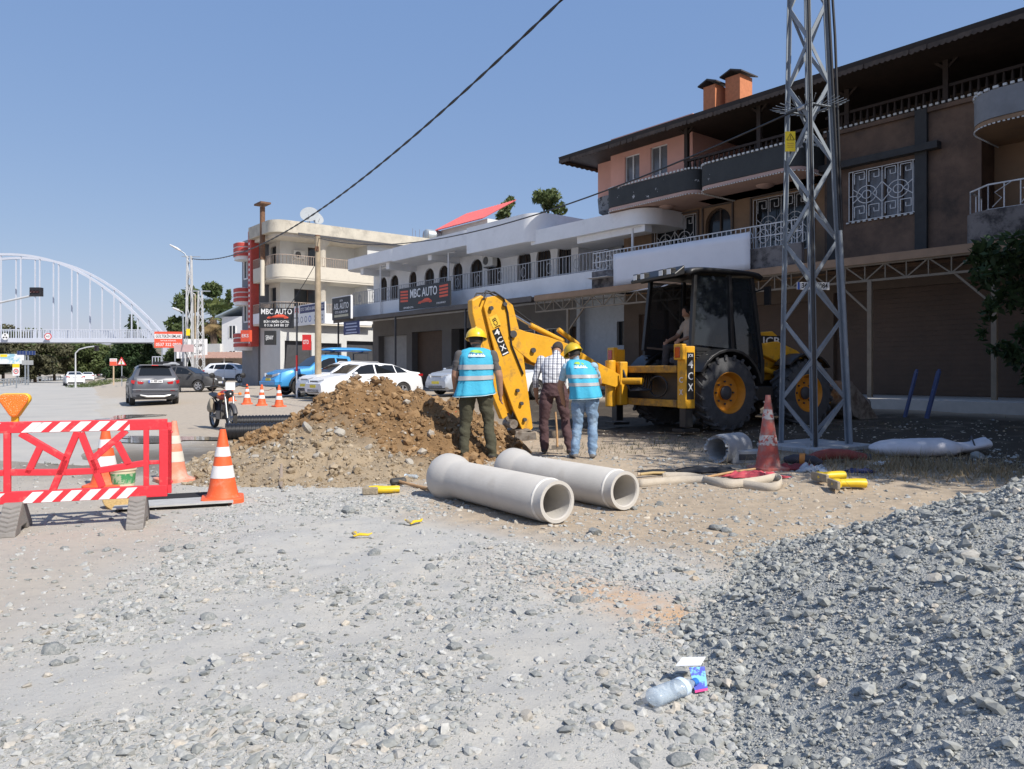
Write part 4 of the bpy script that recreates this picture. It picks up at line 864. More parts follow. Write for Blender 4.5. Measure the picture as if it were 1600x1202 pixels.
for zx in (150, 830):
    mb = MB(); x = ZX(zx); mb.prism([(-.30, 0), (-.12, 0), (-.09, .05), (.09, .05), (.12, 0), (.30, 0), (.29, .035), (.07, .25), (-.07, .25), (-.29, .035)], x - .07, x + .07, lambda u, v, w: (w, u, v)); ft = mb.build('foot', rubg, t, bevel=.008)
    for k in range(6):
        y0 = -.26 + k * .033; z0 = .065 + k * .032
        mb = MB(); mb.beam((x - .065, y0 - .004, z0), (x, y0 - .03 + .01, z0 - .02), .014); mb.beam((x, y0 - .02, z0 - .02), (x + .065, y0 - .004, z0), .014); mb.build('tread_rib', rubg, ft)
    mb = MB(); mb.box(x - .03, x + .03, -.03, .03, .2, .27); mb.build('peg', redpl, ft)
t2 = thing('warning_lamp', 'amber warning lamp in a yellow case on top of the red barrier', 'warning lamp', t.matrix_basis @ Vector((ZX(150) - .005, 0, .94)), R(20))
tri = []
for k in range(3):
    a0 = -math.pi / 2 + k * 2 * math.pi / 3; cx, cy = .085 * math.cos(a0), .085 * math.sin(a0)
    for j in range(7): a = a0 - math.pi / 3 + j * math.pi / 9; tri.append((cx + .045 * math.cos(a) , .15 + cy * .95 + .045 * math.sin(a)))
ylw = M('yellow_plastic', (.80, .47, .02), .45, .08, 5); amb = M('amber_lens', (.85, .19, .02), .18, .1, 60, bump=.5, bsc=120, coat=.4)
mb = MB(); mb.prism(tri, .005, .075, lambda u, v, w: (u, w, v)); mb.build('case', ylw, t2, bevel=.012)
mb = MB(); mb.prism([(u * .93, .15 + (v - .15) * .93) for u, v in tri], -.03, .004, lambda u, v, w: (u, w, v)); mb.build('lens', amb, t2, bevel=.014)
mb = MB(); mb.box(-.025, .025, .01, .06, -.03, .06); mb.build('bracket', ylw, t2)
# bucket behind the barrier, steel plate, clod
c = gp(192, 762); t = thing('paint_bucket', 'cream bucket with green label seen behind the red barrier', 'bucket', c)
mb = MB(); mb.lathe([(.125, 0), (.14, .20), (.15, .205), (.15, .22), (.135, .22), (.12, .02)], 24); mb.build('pail', M('cream_plastic', (.62, .55, .38), .6, .15, 8), t, 40)
mb = MB(); mb.ring([(.131, .05), (.1385, .17), (.1375, .17), (.130, .05)], 24); mb.build('label_band', M('green_label', (.05, .26, .1), .5, .2, 8, col2=(.4, .45, .3), mixlo=.5, mixhi=.55, mixsc=12), t, 40)
c = gp(275, 800); t = thing('steel_plate', 'thin steel plate bridging a dark gap beside the orange cone', 'steel plate', (c.x - .1, c.y + .2, c.z + .03), R(22))
mb = MB(); mb.box(-.55, .55, -.1, .85, .0, .015); pl_ = mb.build('plate', M('dusty_steel', (.42, .42, .40), .7, .15, 6), t); pl_.rotation_euler.x = R(-2); mb = MB(); mb.box(-.5, .5, -.06, .8, -.06, .0); mb.build('gap_slab', M('near_black_fill', (.015, .014, .013), .9), t)  # near-black slab fills the gap under the plate
stone_at(190, 792, 70, 'lump of yellow clay under the red barrier', None, M('clay', (1, 1, 1)) and boulder(300, M('yellow_clay', (.48, .33, .14), .95, .25, 10, .6, 40)), sink=.45)
# black corrugated pipes by the heap
blkp = M('black_corrugated', (.012, .012, .014), .4, .2, 6)
for k, (px, py, L_) in enumerate(((352, 688, 2.6), (362, 672, 2.6))):
    c = gp(px, py); t = thing('corrugated_pipe', ['black corrugated pipe with a blue inside, nearest the cone', 'black corrugated pipe lying behind the other one'][k], 'pipe', c, R(18))
    r = .17; prof = []; n = 34
    for i in range(n): x = L_ * i / n; prof += [(r, x), (r, x + L_ / n * .45), (r - .014, x + L_ / n * .55), (r - .014, x + L_ / n * .95)]
    prof += [(r - .03, L_), (r - .03, 0)]; mb = MB(); mb.ring(prof, 24, (0, 0, r), 'x'); mb.build('shell', blkp, t, 30)
    mb = MB(); mb.ring([(r - .032, .003), (r - .032, L_), (r - .036, L_), (r - .036, .003)], 24, (0, 0, r), 'x'); mb.build('liner', M('blue_liner', (.06, .12, .28), .4), t, 60)
# ------------------------------------------------------------------ small things on the ground
ybt = M('yellow_rubber', (.74, .50, .02), .4, .1, 10, col2=(.5, .36, .1), mixlo=.6, mixhi=.75, mixsc=9); sole = M('muddy_sole', (.30, .25, .18), .95, .2, 20, .5, 60)
def boot(px, py, rz, label, L_=.3):
    c = gp(px, py); t = thing('rubber_boot', label, 'boot', (c.x, c.y, c.z + .005), rz)
    mb = MB(); mb.tube([(0, 0, .055), (.1, 0, .06), (L_ - .05, 0, .058), (L_, 0, .055)], [.062, .058, .052, .048], 14, True, .85); mb.build('shaft', ybt, t, 60)
    mb = MB(); mb.tube([(L_ - .02, 0, .06), (L_ + .03, .0, .06), (L_ + .055, .10, .06), (L_ + .06, .2, .055)], [.05, .055, .05, .03], 14, True, .9); mb.build('foot', ybt, t, 60)
    mb = MB(); mb.box(L_ + .06, L_ + .1, -.05, .24, .01, .105); mb.build('sole', sole, t, bevel=.012); return t
boot(1318, 752, R(193), 'yellow rubber boot lying by the red rags, sole up')
boot(1352, 764, R(178), 'yellow rubber boot lying apart at the edge of the dry grass')
c = gp(590, 773); t = thing('boot_half', 'yellow rubber boot with muddy sole next to the sledgehammer', 'boot', (c.x, c.y, c.z), R(8))
mb = MB(); mb.tube([(-.02, .04, .05), (.07, .03, .05), (.22, .05, .05), (.24, .05, .05)], [.058, .055, .05, .046], 14, True, .75); mb.build('shaft', ybt, t, 60); mb = MB(); mb.prism([(-.17, -.02), (.0, -.05), (.01, .04), (-.14, .07)], .0, .085, flat); mb.build('sole', sole, t, bevel=.015)
mb = MB(); mb.tube([(-.1, .02, .07), (.0, .035, .055)], [.03, .055], 12, True, .8); mb.build('foot', ybt, t, 60)
for k, (px, py, rz, lab) in enumerate(((562, 842, .1, 'torn strip of yellow glove lying alone on the gravel'), (648, 822, .9, 'crumpled yellow glove fingers near the stones'))):
    c = gp(px, py); t = thing('yellow_glove', lab, 'glove', (c.x, c.y, c.z + .012), rz)
    mb = MB(); mb.tube([(-.05, 0, .01), (0, .008, .022), (.07, .0, .018), (.1, .01, .03)], [.012, .02, .016, .008], 10, True, .6); mb.build('palm', ybt, t, 60)
    for j in range(3): mb = MB(); mb.tube([(-.03, .01 * j, .012), (-.06 + .01 * j, .03 + .012 * j, .03), (-.055, .05 + .01 * j, .02 + .02 * k)], [.012, .011, .006], 8); mb.build('finger', ybt if j else sole, t, 60)
# sledgehammer
a = gp(622, 758); b = gp(705, 776); t = thing('sledgehammer', 'sledgehammer with wooden handle and dark iron head on the gravel', 'hammer', a, math.atan2(b.y - a.y, b.x - a.x)); L_ = .78
mb = MB(); mb.tube([(.0, 0, .045), (.3, 0, .035), (L_, 0, .03)], [.016, .018, .02], 10); mb.build('handle', M('handle_wood', (.45, .27, .13), .7, .15, 12), t, 60)
mb = MB(); mb.lathe([(.03, -.1), (.042, -.085), (.042, .085), (.03, .1)], 8, (0, 0, .045), 'y'); mb.build('head', M('worn_iron', (.07, .068, .065), .6, .3, 20, metal=.5), t, 30)
# plastic bottles
def bottle(p, rz, label, blue=False, L_=.3, r=.043, card=False):
    t = thing('plastic_bottle', label, 'bottle', p, rz); t.scale.z = .78
    m = bpy.data.materials.get('clear_pet') or M('clear_pet', (.62, .72, .80), .08, .02, 5, alpha=.26)
    prof = [(.0, 0), (r * .7, .0), (r, .015)] + [(r * (1 - .11 * (i % 2)), .02 + L_ * .52 * i / 14) for i in range(15)] + [(r, L_ * .62), (r * .95, L_ * .7), (r * .55, L_ * .85), (.014, L_ * .92), (.014, L_)]
    mb = MB(); mb.lathe(prof, 24, (0, 0, r * .95), 'x'); bo = mb.build('body', m, t, 50); so = bo.modifiers.new('Solidify', 'SOLIDIFY'); so.thickness = .0012
    mb = MB(); mb.lathe([(.017, L_ - .02), (.017, L_ + .004), (0, L_ + .004)], 16, (0, 0, r * .95), 'x'); mb.build('cap', M('blue_cap', (.03, .16, .5), .4), t, 40)
    mb = MB(); mb.ring([(r + .001, L_ * .6), (r + .001, L_ * .7), (r + .0004, L_ * .7), (r + .0004, L_ * .6)], 24, (0, 0, r * .95), 'x'); mb.build('label_sleeve', M('label_blue_white', (.55, .66, .8), .4, .2, 20), t, 50)
    return t
p = gp(1018, 1112); t = bottle((p.x, p.y, p.z + .015), R(38), 'crushed clear water bottle lying beside a printed carton card', L_=.27, r=.045)
p = gp(652, 750); bottle((p.x, p.y, p.z + .01), R(160), 'clear water bottle lying behind the sledgehammer handle', L_=.24, r=.036)
p = gp(1083, 1078); t = thing('carton_card', 'folded carton card, white outside and blue purple print, by the bottle', 'card', (p.x, p.y, p.z + .05), R(-18))
mb = MB(); mb.add([(-.075, .02, .03), (.03, .02, .045), (.045, .1, .055), (-.055, .105, .04)], [(0, 1, 2, 3)]); c_ = mb.build('white_flap', white, t); c_.modifiers.new('Solidify', 'SOLIDIFY').thickness = .002
mb = MB(); mb.add([(-.018, .018, .032), (.045, .028, .04), (.062, -.045, -.02), (.012, -.062, -.03)], [(0, 1, 2, 3)]); c_ = mb.build('printed_flap', M('blue_purple_print', (.12, .14, .6), .4, .2, 20, col2=(.25, .6, .75), mixlo=.48, mixhi=.52, mixsc=22), t); c_.modifiers.new('Solidify', 'SOLIDIFY').thickness = .002
mb = MB(); mb.add([(.012, -.062, -.028), (.062, -.045, -.018), (.064, -.052, -.026), (.014, -.07, -.036)], [(0, 1, 2, 3)]); mb.build('pink_edge', M('pink_print', (.7, .06, .25), .4), t)
# flattened canvas hose
canvas = M('canvas_hose', (.46, .40, .32), .9, .12, 8, .3, 80)
def ribbon(name, label, pts, w, mat, cat):
    P = [gp(a, b) + Vector((0, 0, h)) for a, b, h in pts]; t = thing(name, label, cat, P[0])
    n = 8; dense = []
    for i in range(len(P) - 1):
        p0 = P[max(i - 1, 0)]; p1 = P[i]; p2 = P[i + 1]; p3 = P[min(i + 2, len(P) - 1)]
        for k in range(n): s = k / n; dense.append(.5 * ((2 * p1) + (-p0 + p2) * s + (2 * p0 - 5 * p1 + 4 * p2 - p3) * s * s + (-p0 + 3 * p1 - 3 * p2 + p3) * s ** 3))
    dense.append(P[-1]); mb = MB(); vs = []; fs = []
    for i, p in enumerate(dense):
        q = p - P[0]; lean = .35; vs += [(q.x, q.y, q.z), (q.x + w * lean * .2, q.y + w * lean, q.z + w * .8)]
        if i: fs.append((2 * i - 2, 2 * i, 2 * i + 1, 2 * i - 1))
    mb.add(vs, fs); o = mb.build('canvas_strip', mat, t, 180); o.modifiers.new('Solidify', 'SOLIDIFY').thickness = .012
    mb = MB(); q = dense[-1] - P[0]; mb.box(q.x - .02, q.x + .02, q.y - .02, q.y + .03, q.z, q.z + w * .7); mb.build('hose_end', mat, t); return t
ribbon('canvas_hose', 'folded flat canvas hose lying on the tan earth', [(1000, 762, .0), (1080, 756, .0), (1150, 762, .0), (1200, 768, .0), (1222, 764, .01), (1214, 755, .02), (1180, 760, .01), (1130, 763, .0), (1085, 752, .0), (1038, 750, .0)], .11, canvas, 'hose')
# sticks, rags, belt roll, sack
for k, (a, b, lab, r) in enumerate((((1105, 752), (1180, 738), 'thin wooden stick lying over the canvas hose', .016), ((1000, 748), (1040, 744), 'yellow plank end behind the concrete pipe', .02))):
    A = gp(*a); B = gp(*b); t = thing('wooden_stick', lab, 'stick', A); mb = MB(); mb.tube([(0, 0, .05), tuple((B - A) * .5 + Vector((0, 0, .055))), tuple(B - A + Vector((0, 0, .04)))], [r, r * .9, r * .8], 8); mb.build('shaft', M('handle_wood') if k == 0 else M('plank_wood', (.45, .33, .16), .8), t, 60); mb = MB(); mb.cyl((-.03, 0, .05), (.0, 0, .05), r * 1.15, 8); mb.build('end_grain', M('pale_wood', (.55, .42, .28), .8), t)
def rag(name, label, px, py, sx, sy, mat, seed, h=.07, cat='rag'):
    c = gp(px, py); t = thing(name, label, cat, c); rr = np.random.RandomState(seed); mb = MB()
    def fn(u, v):
        x = (u - .5) * sx; y = (v - .5) * sy; n = float(fbm(np.array(u * 5 + seed), np.array(v * 5), 1.3, seed, 4)); e = min(u, 1 - u, v, 1 - v) * 6
        return (x + n * .12, y + n * .1, max(.004, h * min(1, e) * (.6 + 1.6 * n) + .01))
    mb.grid(fn, 22, 16); o = mb.build('cloth', mat, t, 60); o.modifiers.new('Solidify', 'SOLIDIFY').thickness = .006
    mb = MB()
    for j in range(9): a = rr.uniform(0, 6.28); L0 = rr.uniform(.4, .65); mb.tube([(sx * .3 * math.cos(a), sy * .3 * math.sin(a), .02), (sx * L0 * math.cos(a), sy * L0 * math.sin(a), .012), (sx * (L0 + .12) * math.cos(a + .2), sy * (L0 + .12) * math.sin(a + .2), .006)], [.02, .014, .004], 6)
    mb.build('loose_ends', mat, t, 60); return t
rag('red_rags', 'heap of shredded red plastic rags beside the dirty cone', 1178, 746, .62, .3, M('red_rag', (.55, .07, .09), .7, .25, 15, col2=(.6, .4, .35), mixlo=.6, mixhi=.65, mixsc=12), 11)
rag('dark_red_cloth', 'dark red cloth under the belt roll by the pylon', 1245, 735, .5, .3, M('dark_red_rag', (.22, .03, .035), .8, .25, 12), 12)
c = gp(1225, 727); t = thing('tool_bag', 'dark tool roll with an orange strap beside the pylon base', 'tool bag', c, R(-25)); mb = MB(); mb.tube([(0, 0, .07), (.12, .02, .085), (.38, .0, .08), (.48, .02, .05)], [.05, .085, .08, .04], 14, True, .8); mb.build('bag', M('dark_canvas', (.05, .05, .06), .9, .2, 10), t, 60); mb = MB(); mb.ring([(.088, .2), (.088, .27), (.082, .27), (.082, .2)], 16, (0, .015, .083), 'x'); mb.build('strap', M('orange_strap', (.5, .2, .04), .7), t, 60)
A = gp(1262, 726); t = thing('red_hose', 'thick dark red hose running past the pylon base', 'hose', A); mb = MB(); mb.tube([(0, 0, .06), (.15, .05, .1), (.35, .1, .13), (.6, .12, .12), (.85, .1, .07)], [.05, .07, .075, .07, .06], 14); mb.build('tube', M('dull_red_rubber', (.22, .05, .04), .7, .2, 8), t, 60); mb = MB(); mb.cyl((.84, .1, .072), (.9, .098, .066), .066, 14); mb.build('coupling', dkgrey, t, 60)
c = gp(1285, 735); rag('plastic_bag', 'pale crumpled plastic bag between the hose and the yellow boots', 1270, 738, .35, .22, M('pale_plastic', (.42, .45, .48), .4, .2, 15), 14, .1, 'bag')
rag('blue_cloth', 'crumpled dark blue cloth in the dry grass', 1345, 738, .35, .2, M('navy_cloth', (.03, .04, .12), .8, .2, 10), 15, .05)
c = gp(1440, 712); t = thing('white_sack', 'long white sack lying under the trees by the dry grass', 'sack', c, R(4))
def sackf(u, v):
    L0 = 1.75; x = (u - .45) * L0; r = .19 * (min(1, u * 5) ** .5) * (1 - .5 * sstep(.6, .8, u)) * (1 if u < .9 else 1.15); a = 2 * math.pi * v
    n = float(fbm(np.array(u * 6), np.array(math.cos(a) * 2 + 4), 1.5, 60)) * .06
    return (x, (r * 1.5 + n) * math.cos(a), max(.0, .1 + (r * .75 + n) * math.sin(a)) + .06 * sstep(.8, 1, u))
mb = MB(); mb.grid(sackf, 30, 25); mb.build('sack_body', M('woven_white', (.58, .57, .6), .8, .1, 6), t, 180); mb = MB(); mb.tube([(.72, -.12, .14), (.75, 0, .27), (.78, .12, .15)], .012, 6); mb.build('tie', dkgrey, t)
stone_at(1528, 716, 30, 'grey lump of rubble at the end of the white sack', None)
rag('plastic_litter', 'bit of white plastic litter in front of the white sack', 1375, 728, .16, .1, white, 16, .05, 'litter')
rag('black_mesh', 'black rubber mat lying in front of the broken pipe', 1105, 737, .75, .35, M('black_rubber_mat', (.02, .02, .022), .8), 17, .05, 'mat')
rag('dark_scrap', 'flat black scrap lying behind the second concrete pipe', 1025, 740, .5, .25, M('black_rubber_mat'), 18, .04, 'scrap')
p = gp(606, 728); t = thing('metal_peg', 'short metal survey peg driven in at the foot of the spoil heap', 'peg', p); mb = MB(); mb.cyl((0, 0, -.05), (0, 0, .13), .014, 10); mb.build('shaft', steel, t); mb = MB(); mb.cyl((0, 0, .13), (0, 0, .14), .018, 10); mb.build('peg_head', steel, t)
p = gp(430, 762); t = thing('torn_strap', 'frayed grey strap lying at the foot of the spoil heap', 'strap', p)
mb = MB(); mb.tube([(.1, -.1, .02), (.05, .05, .04), (-.02, .3, .15), (-.06, .45, .22)], [.012, .025, .022, .012], 8, True, .5); mb.build('webbing', M('grey_brown_web', (.25, .2, .16), .9), t, 60); mb = MB(); mb.tube([(.1, -.1, .02), (.14, -.16, .012)], [.01, .003], 6); mb.build('frayed_end', M('grey_brown_web'), t)
# ------------------------------------------------------------------ cars
CARS = {
 'sedan': dict(W=1.80, r=.325, ax=(-1.32, 1.36), top=[(-2.33, .62), (-2.30, .98), (-2.18, 1.08), (-1.72, 1.13), (-.98, 1.42), (-.3, 1.475), (.25, 1.45), (.55, 1.36), (1.22, .98), (1.8, .90), (2.15, .78), (2.29, .62)],
   belt=[(-2.33, .58), (-2.2, 1.0), (-1.7, 1.03), (0, .97), (1.2, .93), (1.8, .84), (2.29, .56)], lo=.2, wind=(.5, 1.18), rear=(-1.66, -1.02),
   side=[[(-1.55, 1.07), (-1.05, 1.05), (-1.0, 1.36), (-1.25, 1.28)], [(-1.0, 1.05), (-.1, 1.02), (-.1, 1.40), (-.95, 1.37)], [(-.03, 1.02), (1.05, .99), (.52, 1.32), (.2, 1.39), (-.03, 1.40)]], tail='sedan'),
 'hatch': dict(W=1.76, r=.315, ax=(-1.25, 1.32), top=[(-2.03, .6), (-2.02, 1.0), (-1.9, 1.12), (-1.62, 1.44), (-1.2, 1.5), (-.2, 1.54), (.3, 1.5), (.6, 1.4), (1.2, 1.02), (1.75, .92), (2.0, .78), (2.07, .6)],
   belt=[(-2.03, .56), (-1.9, 1.04), (0, 1.0), (1.2, .96), (1.8, .86), (2.07, .56)], lo=.2, wind=(.55, 1.16), rear=(-1.88, -1.66),
   side=[[(-1.5, 1.1), (-1.05, 1.08), (-1.05, 1.4), (-1.35, 1.36)], [(-.98, 1.08), (-.1, 1.04), (-.1, 1.45), (-.98, 1.42)], [(-.03, 1.04), (1.03, 1.01), (.55, 1.34), (.25, 1.42), (-.03, 1.45)]], tail='hatch'),
 'suv': dict(W=1.84, r=.35, ax=(-1.30, 1.34), top=[(-2.18, .62), (-2.2, .98), (-2.1, 1.12), (-1.8, 1.50), (-1.62, 1.585), (-1.0, 1.61), (-.2, 1.62), (.3, 1.58), (.62, 1.47), (1.22, 1.08), (1.8, .98), (2.1, .84), (2.2, .62)],
   belt=[(-2.18, .58), (-2.1, 1.06), (-1.6, 1.1), (0, 1.04), (1.2, 1.02), (1.8, .92), (2.2, .56)], lo=.24, wind=(.58, 1.18), rear=(-2.08, -1.80),
   side=[[(-1.62, 1.18), (-1.15, 1.13), (-1.12, 1.46), (-1.4, 1.42)], [(-1.06, 1.12), (-.1, 1.09), (-.1, 1.51), (-1.02, 1.48)], [(-.03, 1.09), (1.03, 1.06), (.58, 1.40), (.25, 1.49), (-.03, 1.51)]], tail='suv'),
 'pickup': dict(W=1.86, r=.39, ax=(-1.55, 1.52), top=[(-2.62, .75), (-2.6, 1.08), (-2.4, 1.10), (-.92, 1.12), (-.88, 1.70), (-.6, 1.76), (.1, 1.78), (.45, 1.72), (1.1, 1.2), (1.9, 1.12), (2.4, .98), (2.6, .7)],
   belt=[(-2.62, .7), (-2.5, 1.06), (-.9, 1.09), (0, 1.12), (1.1, 1.12), (1.9, 1.05), (2.6, .64)], lo=.38, wind=(.42, 1.06), rear=(-.93, -.885),
   side=[[(-.78, 1.22), (-.2, 1.19), (-.2, 1.62), (-.72, 1.6)], [(-.12, 1.19), (.9, 1.16), (.45, 1.52), (.15, 1.62), (-.12, 1.63)]], tail='pickup')}
_car_mesh = {}
def cut(body, cutters):
    for c in cutters:
        b = body.modifiers.new('b', 'BOOLEAN'); b.operation = 'DIFFERENCE'; b.solver = 'EXACT'; b.object = c
        try: b.material_mode = 'TRANSFER'
        except Exception: pass
    dg = bpy.context.evaluated_depsgraph_get(); me = bpy.data.meshes.new_from_object(body.evaluated_get(dg)); body.modifiers.clear(); body.data = me
    for c in cutters: bpy.data.objects.remove(c)
def car(kind, paint, loc, yaw, label, cat='car', group=None, plate='', plate_col=None, roofrail=False, trim=None, name=None, scale=1.):
    K = CARS[kind]; t = thing(name or 'car', label, cat, loc, yaw, group); t.scale = (scale,) * 3
    W = K['W'] / 2; tx, tz = zip(*K['top']); bx, bz = zip(*K['belt']); x0, x1 = tx[0], tx[-1]
    X = sorted(set(list(tx) + list(np.linspace(x0, x1, 44))))
    topz = lambda x: float(np.interp(x, tx, tz)); wx0, wx1 = K['wind']; rx0, rx1 = K['rear']
    def hw(x):
        e = max(0, x - (x1 - .75)) / .75; f = max(0, (x0 + .6) - x) / .6
        return W * (1 - .16 * e ** 2 - .10 * f ** 2)
    def cab(x): # 0 on bonnet / boot, 1 at the roof
        return float(np.interp(x, [rx0, rx1, wx0, wx1], [0, 1, 1, 0])) if x1 > x > x0 else 0
    def beltz(x): return min(float(np.interp(x, bx, bz)), topz(x) - .03)
    def hwt(x): return hw(x) * (.90 - .20 * cab(x))
    def sec(x):
        h = hw(x); zl = K['lo'] + (.1 if x > x1 - .1 or x < x0 + .1 else 0); zb = beltz(x); zt = topz(x); ht = hwt(x)
        dz = (zb - zl)
        return [(0, zl), (h * .8, zl), (h * .96, zl + .1 * dz), (h * 1.0, zl + .38 * dz), (h * 1.0, zl + .62 * dz), (h * .985, zl + .85 * dz), (h * .955, zb), (ht * 1.0, zb + (zt - zb) * .86), (ht * .86, zb + (zt - zb) * .975), (ht * .5, zt), (0, zt + .005)]
    key = kind
    if key not in _car_mesh:
        mb = MB(); n = None; rows = []
        for x in X:
            s = sec(x); full = [(x, y, z) for y, z in s] + [(x, -y, z) for y, z in s[-2:0:-1]]; rows.append(full)
        n = len(rows[0])
        mb.add([p for r_ in rows for p in r_], [(i * n + j, i * n + (j + 1) % n, (i + 1) * n + (j + 1) % n, (i + 1) * n + j) for i in range(len(rows) - 1) for j in range(n)] + [tuple(range(n)), tuple((len(rows) - 1) * n + j for j in range(n - 1, -1, -1))])
        body = mb.build('tmp', [paint, black]); cs = []
        for a in K['ax']:
            for s in (-1, 1):
                c = MB(); c.cyl((a, s * (W - .30), K['r'] * .98), (a, s * (W + .2), K['r'] * .98), K['r'] * 1.17, 28); cs.append(c.build('cut', black))
        cut(body, cs); me = body.data; bpy.data.objects.remove(body)
        me.polygons.foreach_set('use_smooth', [True] * len(me.polygons)); me.set_sharp_from_angle(angle=R(32)); _car_mesh[key] = me
    me = _car_mesh[key].copy(); me.materials.clear(); me.materials.append(paint); me.materials.append(black); put('body', me, parent=t)
    # glass
    for s in (-1, 1):
        for poly in K['side']:
            vs = []
            def pt(x, z):
                zb = beltz(x); zt = topz(x); k = (z - zb) / max(.01, (zt - zb) * .86); y = hw(x) * .955 + (hwt(x) - hw(x) * .955) * k; return (x, s * (y + .006), z)
            cx = sum(p[0] for p in poly) / len(poly); cz = sum(p[1] for p in poly) / len(poly)
            mb = MB(); mb.add([pt(cx, cz)] + [pt(*p) for p in poly], [(0, i + 1, (i + 1) % len(poly) + 1) for i in range(len(poly))]); mb.build('side_window', carglass, t)
    for nm, (a, b) in (('windscreen', (wx0 + .02, wx1 - .04)), ('rear_window', (rx0 + .03, rx1 - .0))):
        mb = MB(); mb.grid(lambda u, v: ((lambda x: (x + (.006 if nm == 'windscreen' else -.006), (2 * u - 1) * hwt(x) * (.84 if nm == 'windscreen' else .8), topz(x) + .012 - .02 * abs(2 * u - 1) ** 3 * (topz(x) - beltz(x))))(a + (b - a) * v)), 9, 6); mb.build(nm, carglass, t, 180)
    # wheels
    rr = K['r']; rim = M('alloy_rim', (.45, .45, .46), .35, .1, 8, metal=.6)
    for a in K['ax']:
        for s in (-1, 1):
            w = MB(); y0 = s * (W - .22); y1 = s * (W - .015)
            w.ring([(rr * .66, y0), (rr * .93, y0), (rr, y0 + s * .03), (rr, y1 - s * .03), (rr * .94, y1), (rr * .66, y1 - s * .01)], 28, (a, 0, rr), 'y'); wh = w.build('wheel', rubber, t, 35)
            w = MB(); w.ring([(rr * .66, y0), (rr * .66, y1 - s * .012), (rr * .6, y1 - s * .015), (rr * .58, y1 - s * .06), (rr * .58, y0)], 24, (a, 0, rr), 'y'); w.lathe([(0, y1 - s * .03), (rr * .16, y1 - s * .03), (rr * .18, y1 - s * .09)], 12, (a, 0, rr), 'y')
            for k in range(5):
                an = k * 2 * math.pi / 5 + .3; w.beam((a, y1 - s * .045, rr), (a + rr * .6 * math.cos(an), y1 - s * .045, rr + rr * .6 * math.sin(an)), .075, .03, (0, 1, 0))
            w.build('rim', rim, wh, 35); w = MB(); w.lathe([(0, y1 - s * .1), (rr * .58, y1 - s * .1)], 20, (a, 0, rr), 'y'); w.build('brake_disc', dkgrey, wh)
    # lamps, grille, plates, mirrors, trims
    hl = M('headlamp_glass', (.55, .57, .6), .08, .2, 14, coat=.5); tl = M('tail_lamp_red', (.40, .012, .015), .15, .1, 8, coat=.5)
    zf = topz(x1 - .18)
    for s in (-1, 1):
        mb = MB(); mb.prism([(.42, zf - .16), (.80, zf - .08), (.82, zf + .02), (.45, zf - .05)], 0, .3, lambda u, v, w: (x1 - .02 - w - .32 * max(0, u - .45), s * u * W, v)); mb.build('headlamp', hl, t, 40, .01)
        mb = MB(); mb.prism([(.62, .34), (.84, .36), (.82, .48), (.62, .46)], 0, .1, lambda u, v, w: (x1 - .05 - w - .2 * max(0, u - .5), s * u * W, v + K['lo'] - .2)); mb.build('fog_lamp', black, t)
        if K['tail'] == 'suv': tp = [(.45, .93), (.95, 1.02), (.95, .90), (.80, .84), (.5, .86)]
        elif K['tail'] == 'sedan': tp = [(.55, .86), (.93, .92), (.95, 1.02), (.6, .98)]
        elif K['tail'] == 'hatch': tp = [(.68, .78), (.93, .80), (.92, 1.08), (.74, 1.04)]
        else: tp = [(.84, .75), (.98, .75), (.98, 1.06), (.84, 1.06)]
        mb = MB(); mb.prism(tp, -.028, .2, lambda u, v, w: (x0 + w + .13 * max(0, u - .55), s * u * W, v)); mb.build('tail_lamp', tl, t, 40, .01)
        mb = MB(); xm = wx1 - .22; zm = beltz(xm) + .09; yb = hw(xm) * .95
        mb.tube([(xm, s * yb, zm - .05), (xm, s * (yb + .08), zm - .02)], .025, 8); mb.tube([(xm + .06, s * (yb + .17), zm), (xm + .02, s * (yb + .17), zm), (xm - .06, s * (yb + .17), zm)], [.05, .095, .09], 12, True, .7); mb.build('wing_mirror', trim or paint, t, 50)
        for xh in (-.62, .28):
            mb = MB(); zh = beltz(xh) - .14; mb.tube([(xh - .09, s * (hw(xh) * .99), zh), (xh - .07, s * (hw(xh) + .018), zh), (xh + .07, s * (hw(xh) + .018), zh), (xh + .09, s * (hw(xh) * .99), zh)], .012, 6); mb.build('door_handle', trim or paint, t, 50)
        for xh in (-.98, -.06, 1.0):
            if xh < rx1: continue
            mb = MB(); zl = K['lo'] + .12; zb = beltz(xh); dz = zb - K['lo']; mb.tube([(xh, s * (hw(xh) * .99), zl), (xh, s * (hw(xh) * 1.0), K['lo'] + .38 * dz), (xh, s * hw(xh) * 1.0, K['lo'] + .62 * dz), (xh, s * hw(xh) * .985, K['lo'] + .85 * dz), (xh, s * hw(xh) * .955, zb)], .005, 4); mb.build('door_seam', black, t)
        mb = MB(); mb.box(-K['ax'][1] + .42, K['ax'][1] - .45, s * (W - .02) - .012, s * (W - .02) + .022, K['lo'] + .02, K['lo'] + .13); mb.build('sill_trim', black, t)
        if roofrail:
            mb = MB(); mb.tube([(-1.35, s * .56, topz(-1.35) - .05), (-1.2, s * .56, topz(-1.2) + .03), (.1, s * .56, topz(.1) + .03), (.25, s * .56, topz(.25) - .04)], .02, 8); mb.build('roof_rail', M('satin_silver', (.5, .5, .5), .35, metal=.7), t, 50)
    mb = MB(); mb.prism([(-.42, zf - .2), (.42, zf - .2), (.5, zf - .05), (-.5, zf - .05)], 0, .2, lambda u, v, w: (x1 - .01 - w - .05, u * W, v)); gr = mb.build('grille', black, t)
    for k in range(3): mb = MB(); mb.box(x1 - .07, x1 - .045, -.4 * W, .4 * W, zf - .18 + k * .045, zf - .165 + k * .045); mb.build('grille_bar', M('satin_silver', (.5, .5, .5), .35, metal=.7), gr)
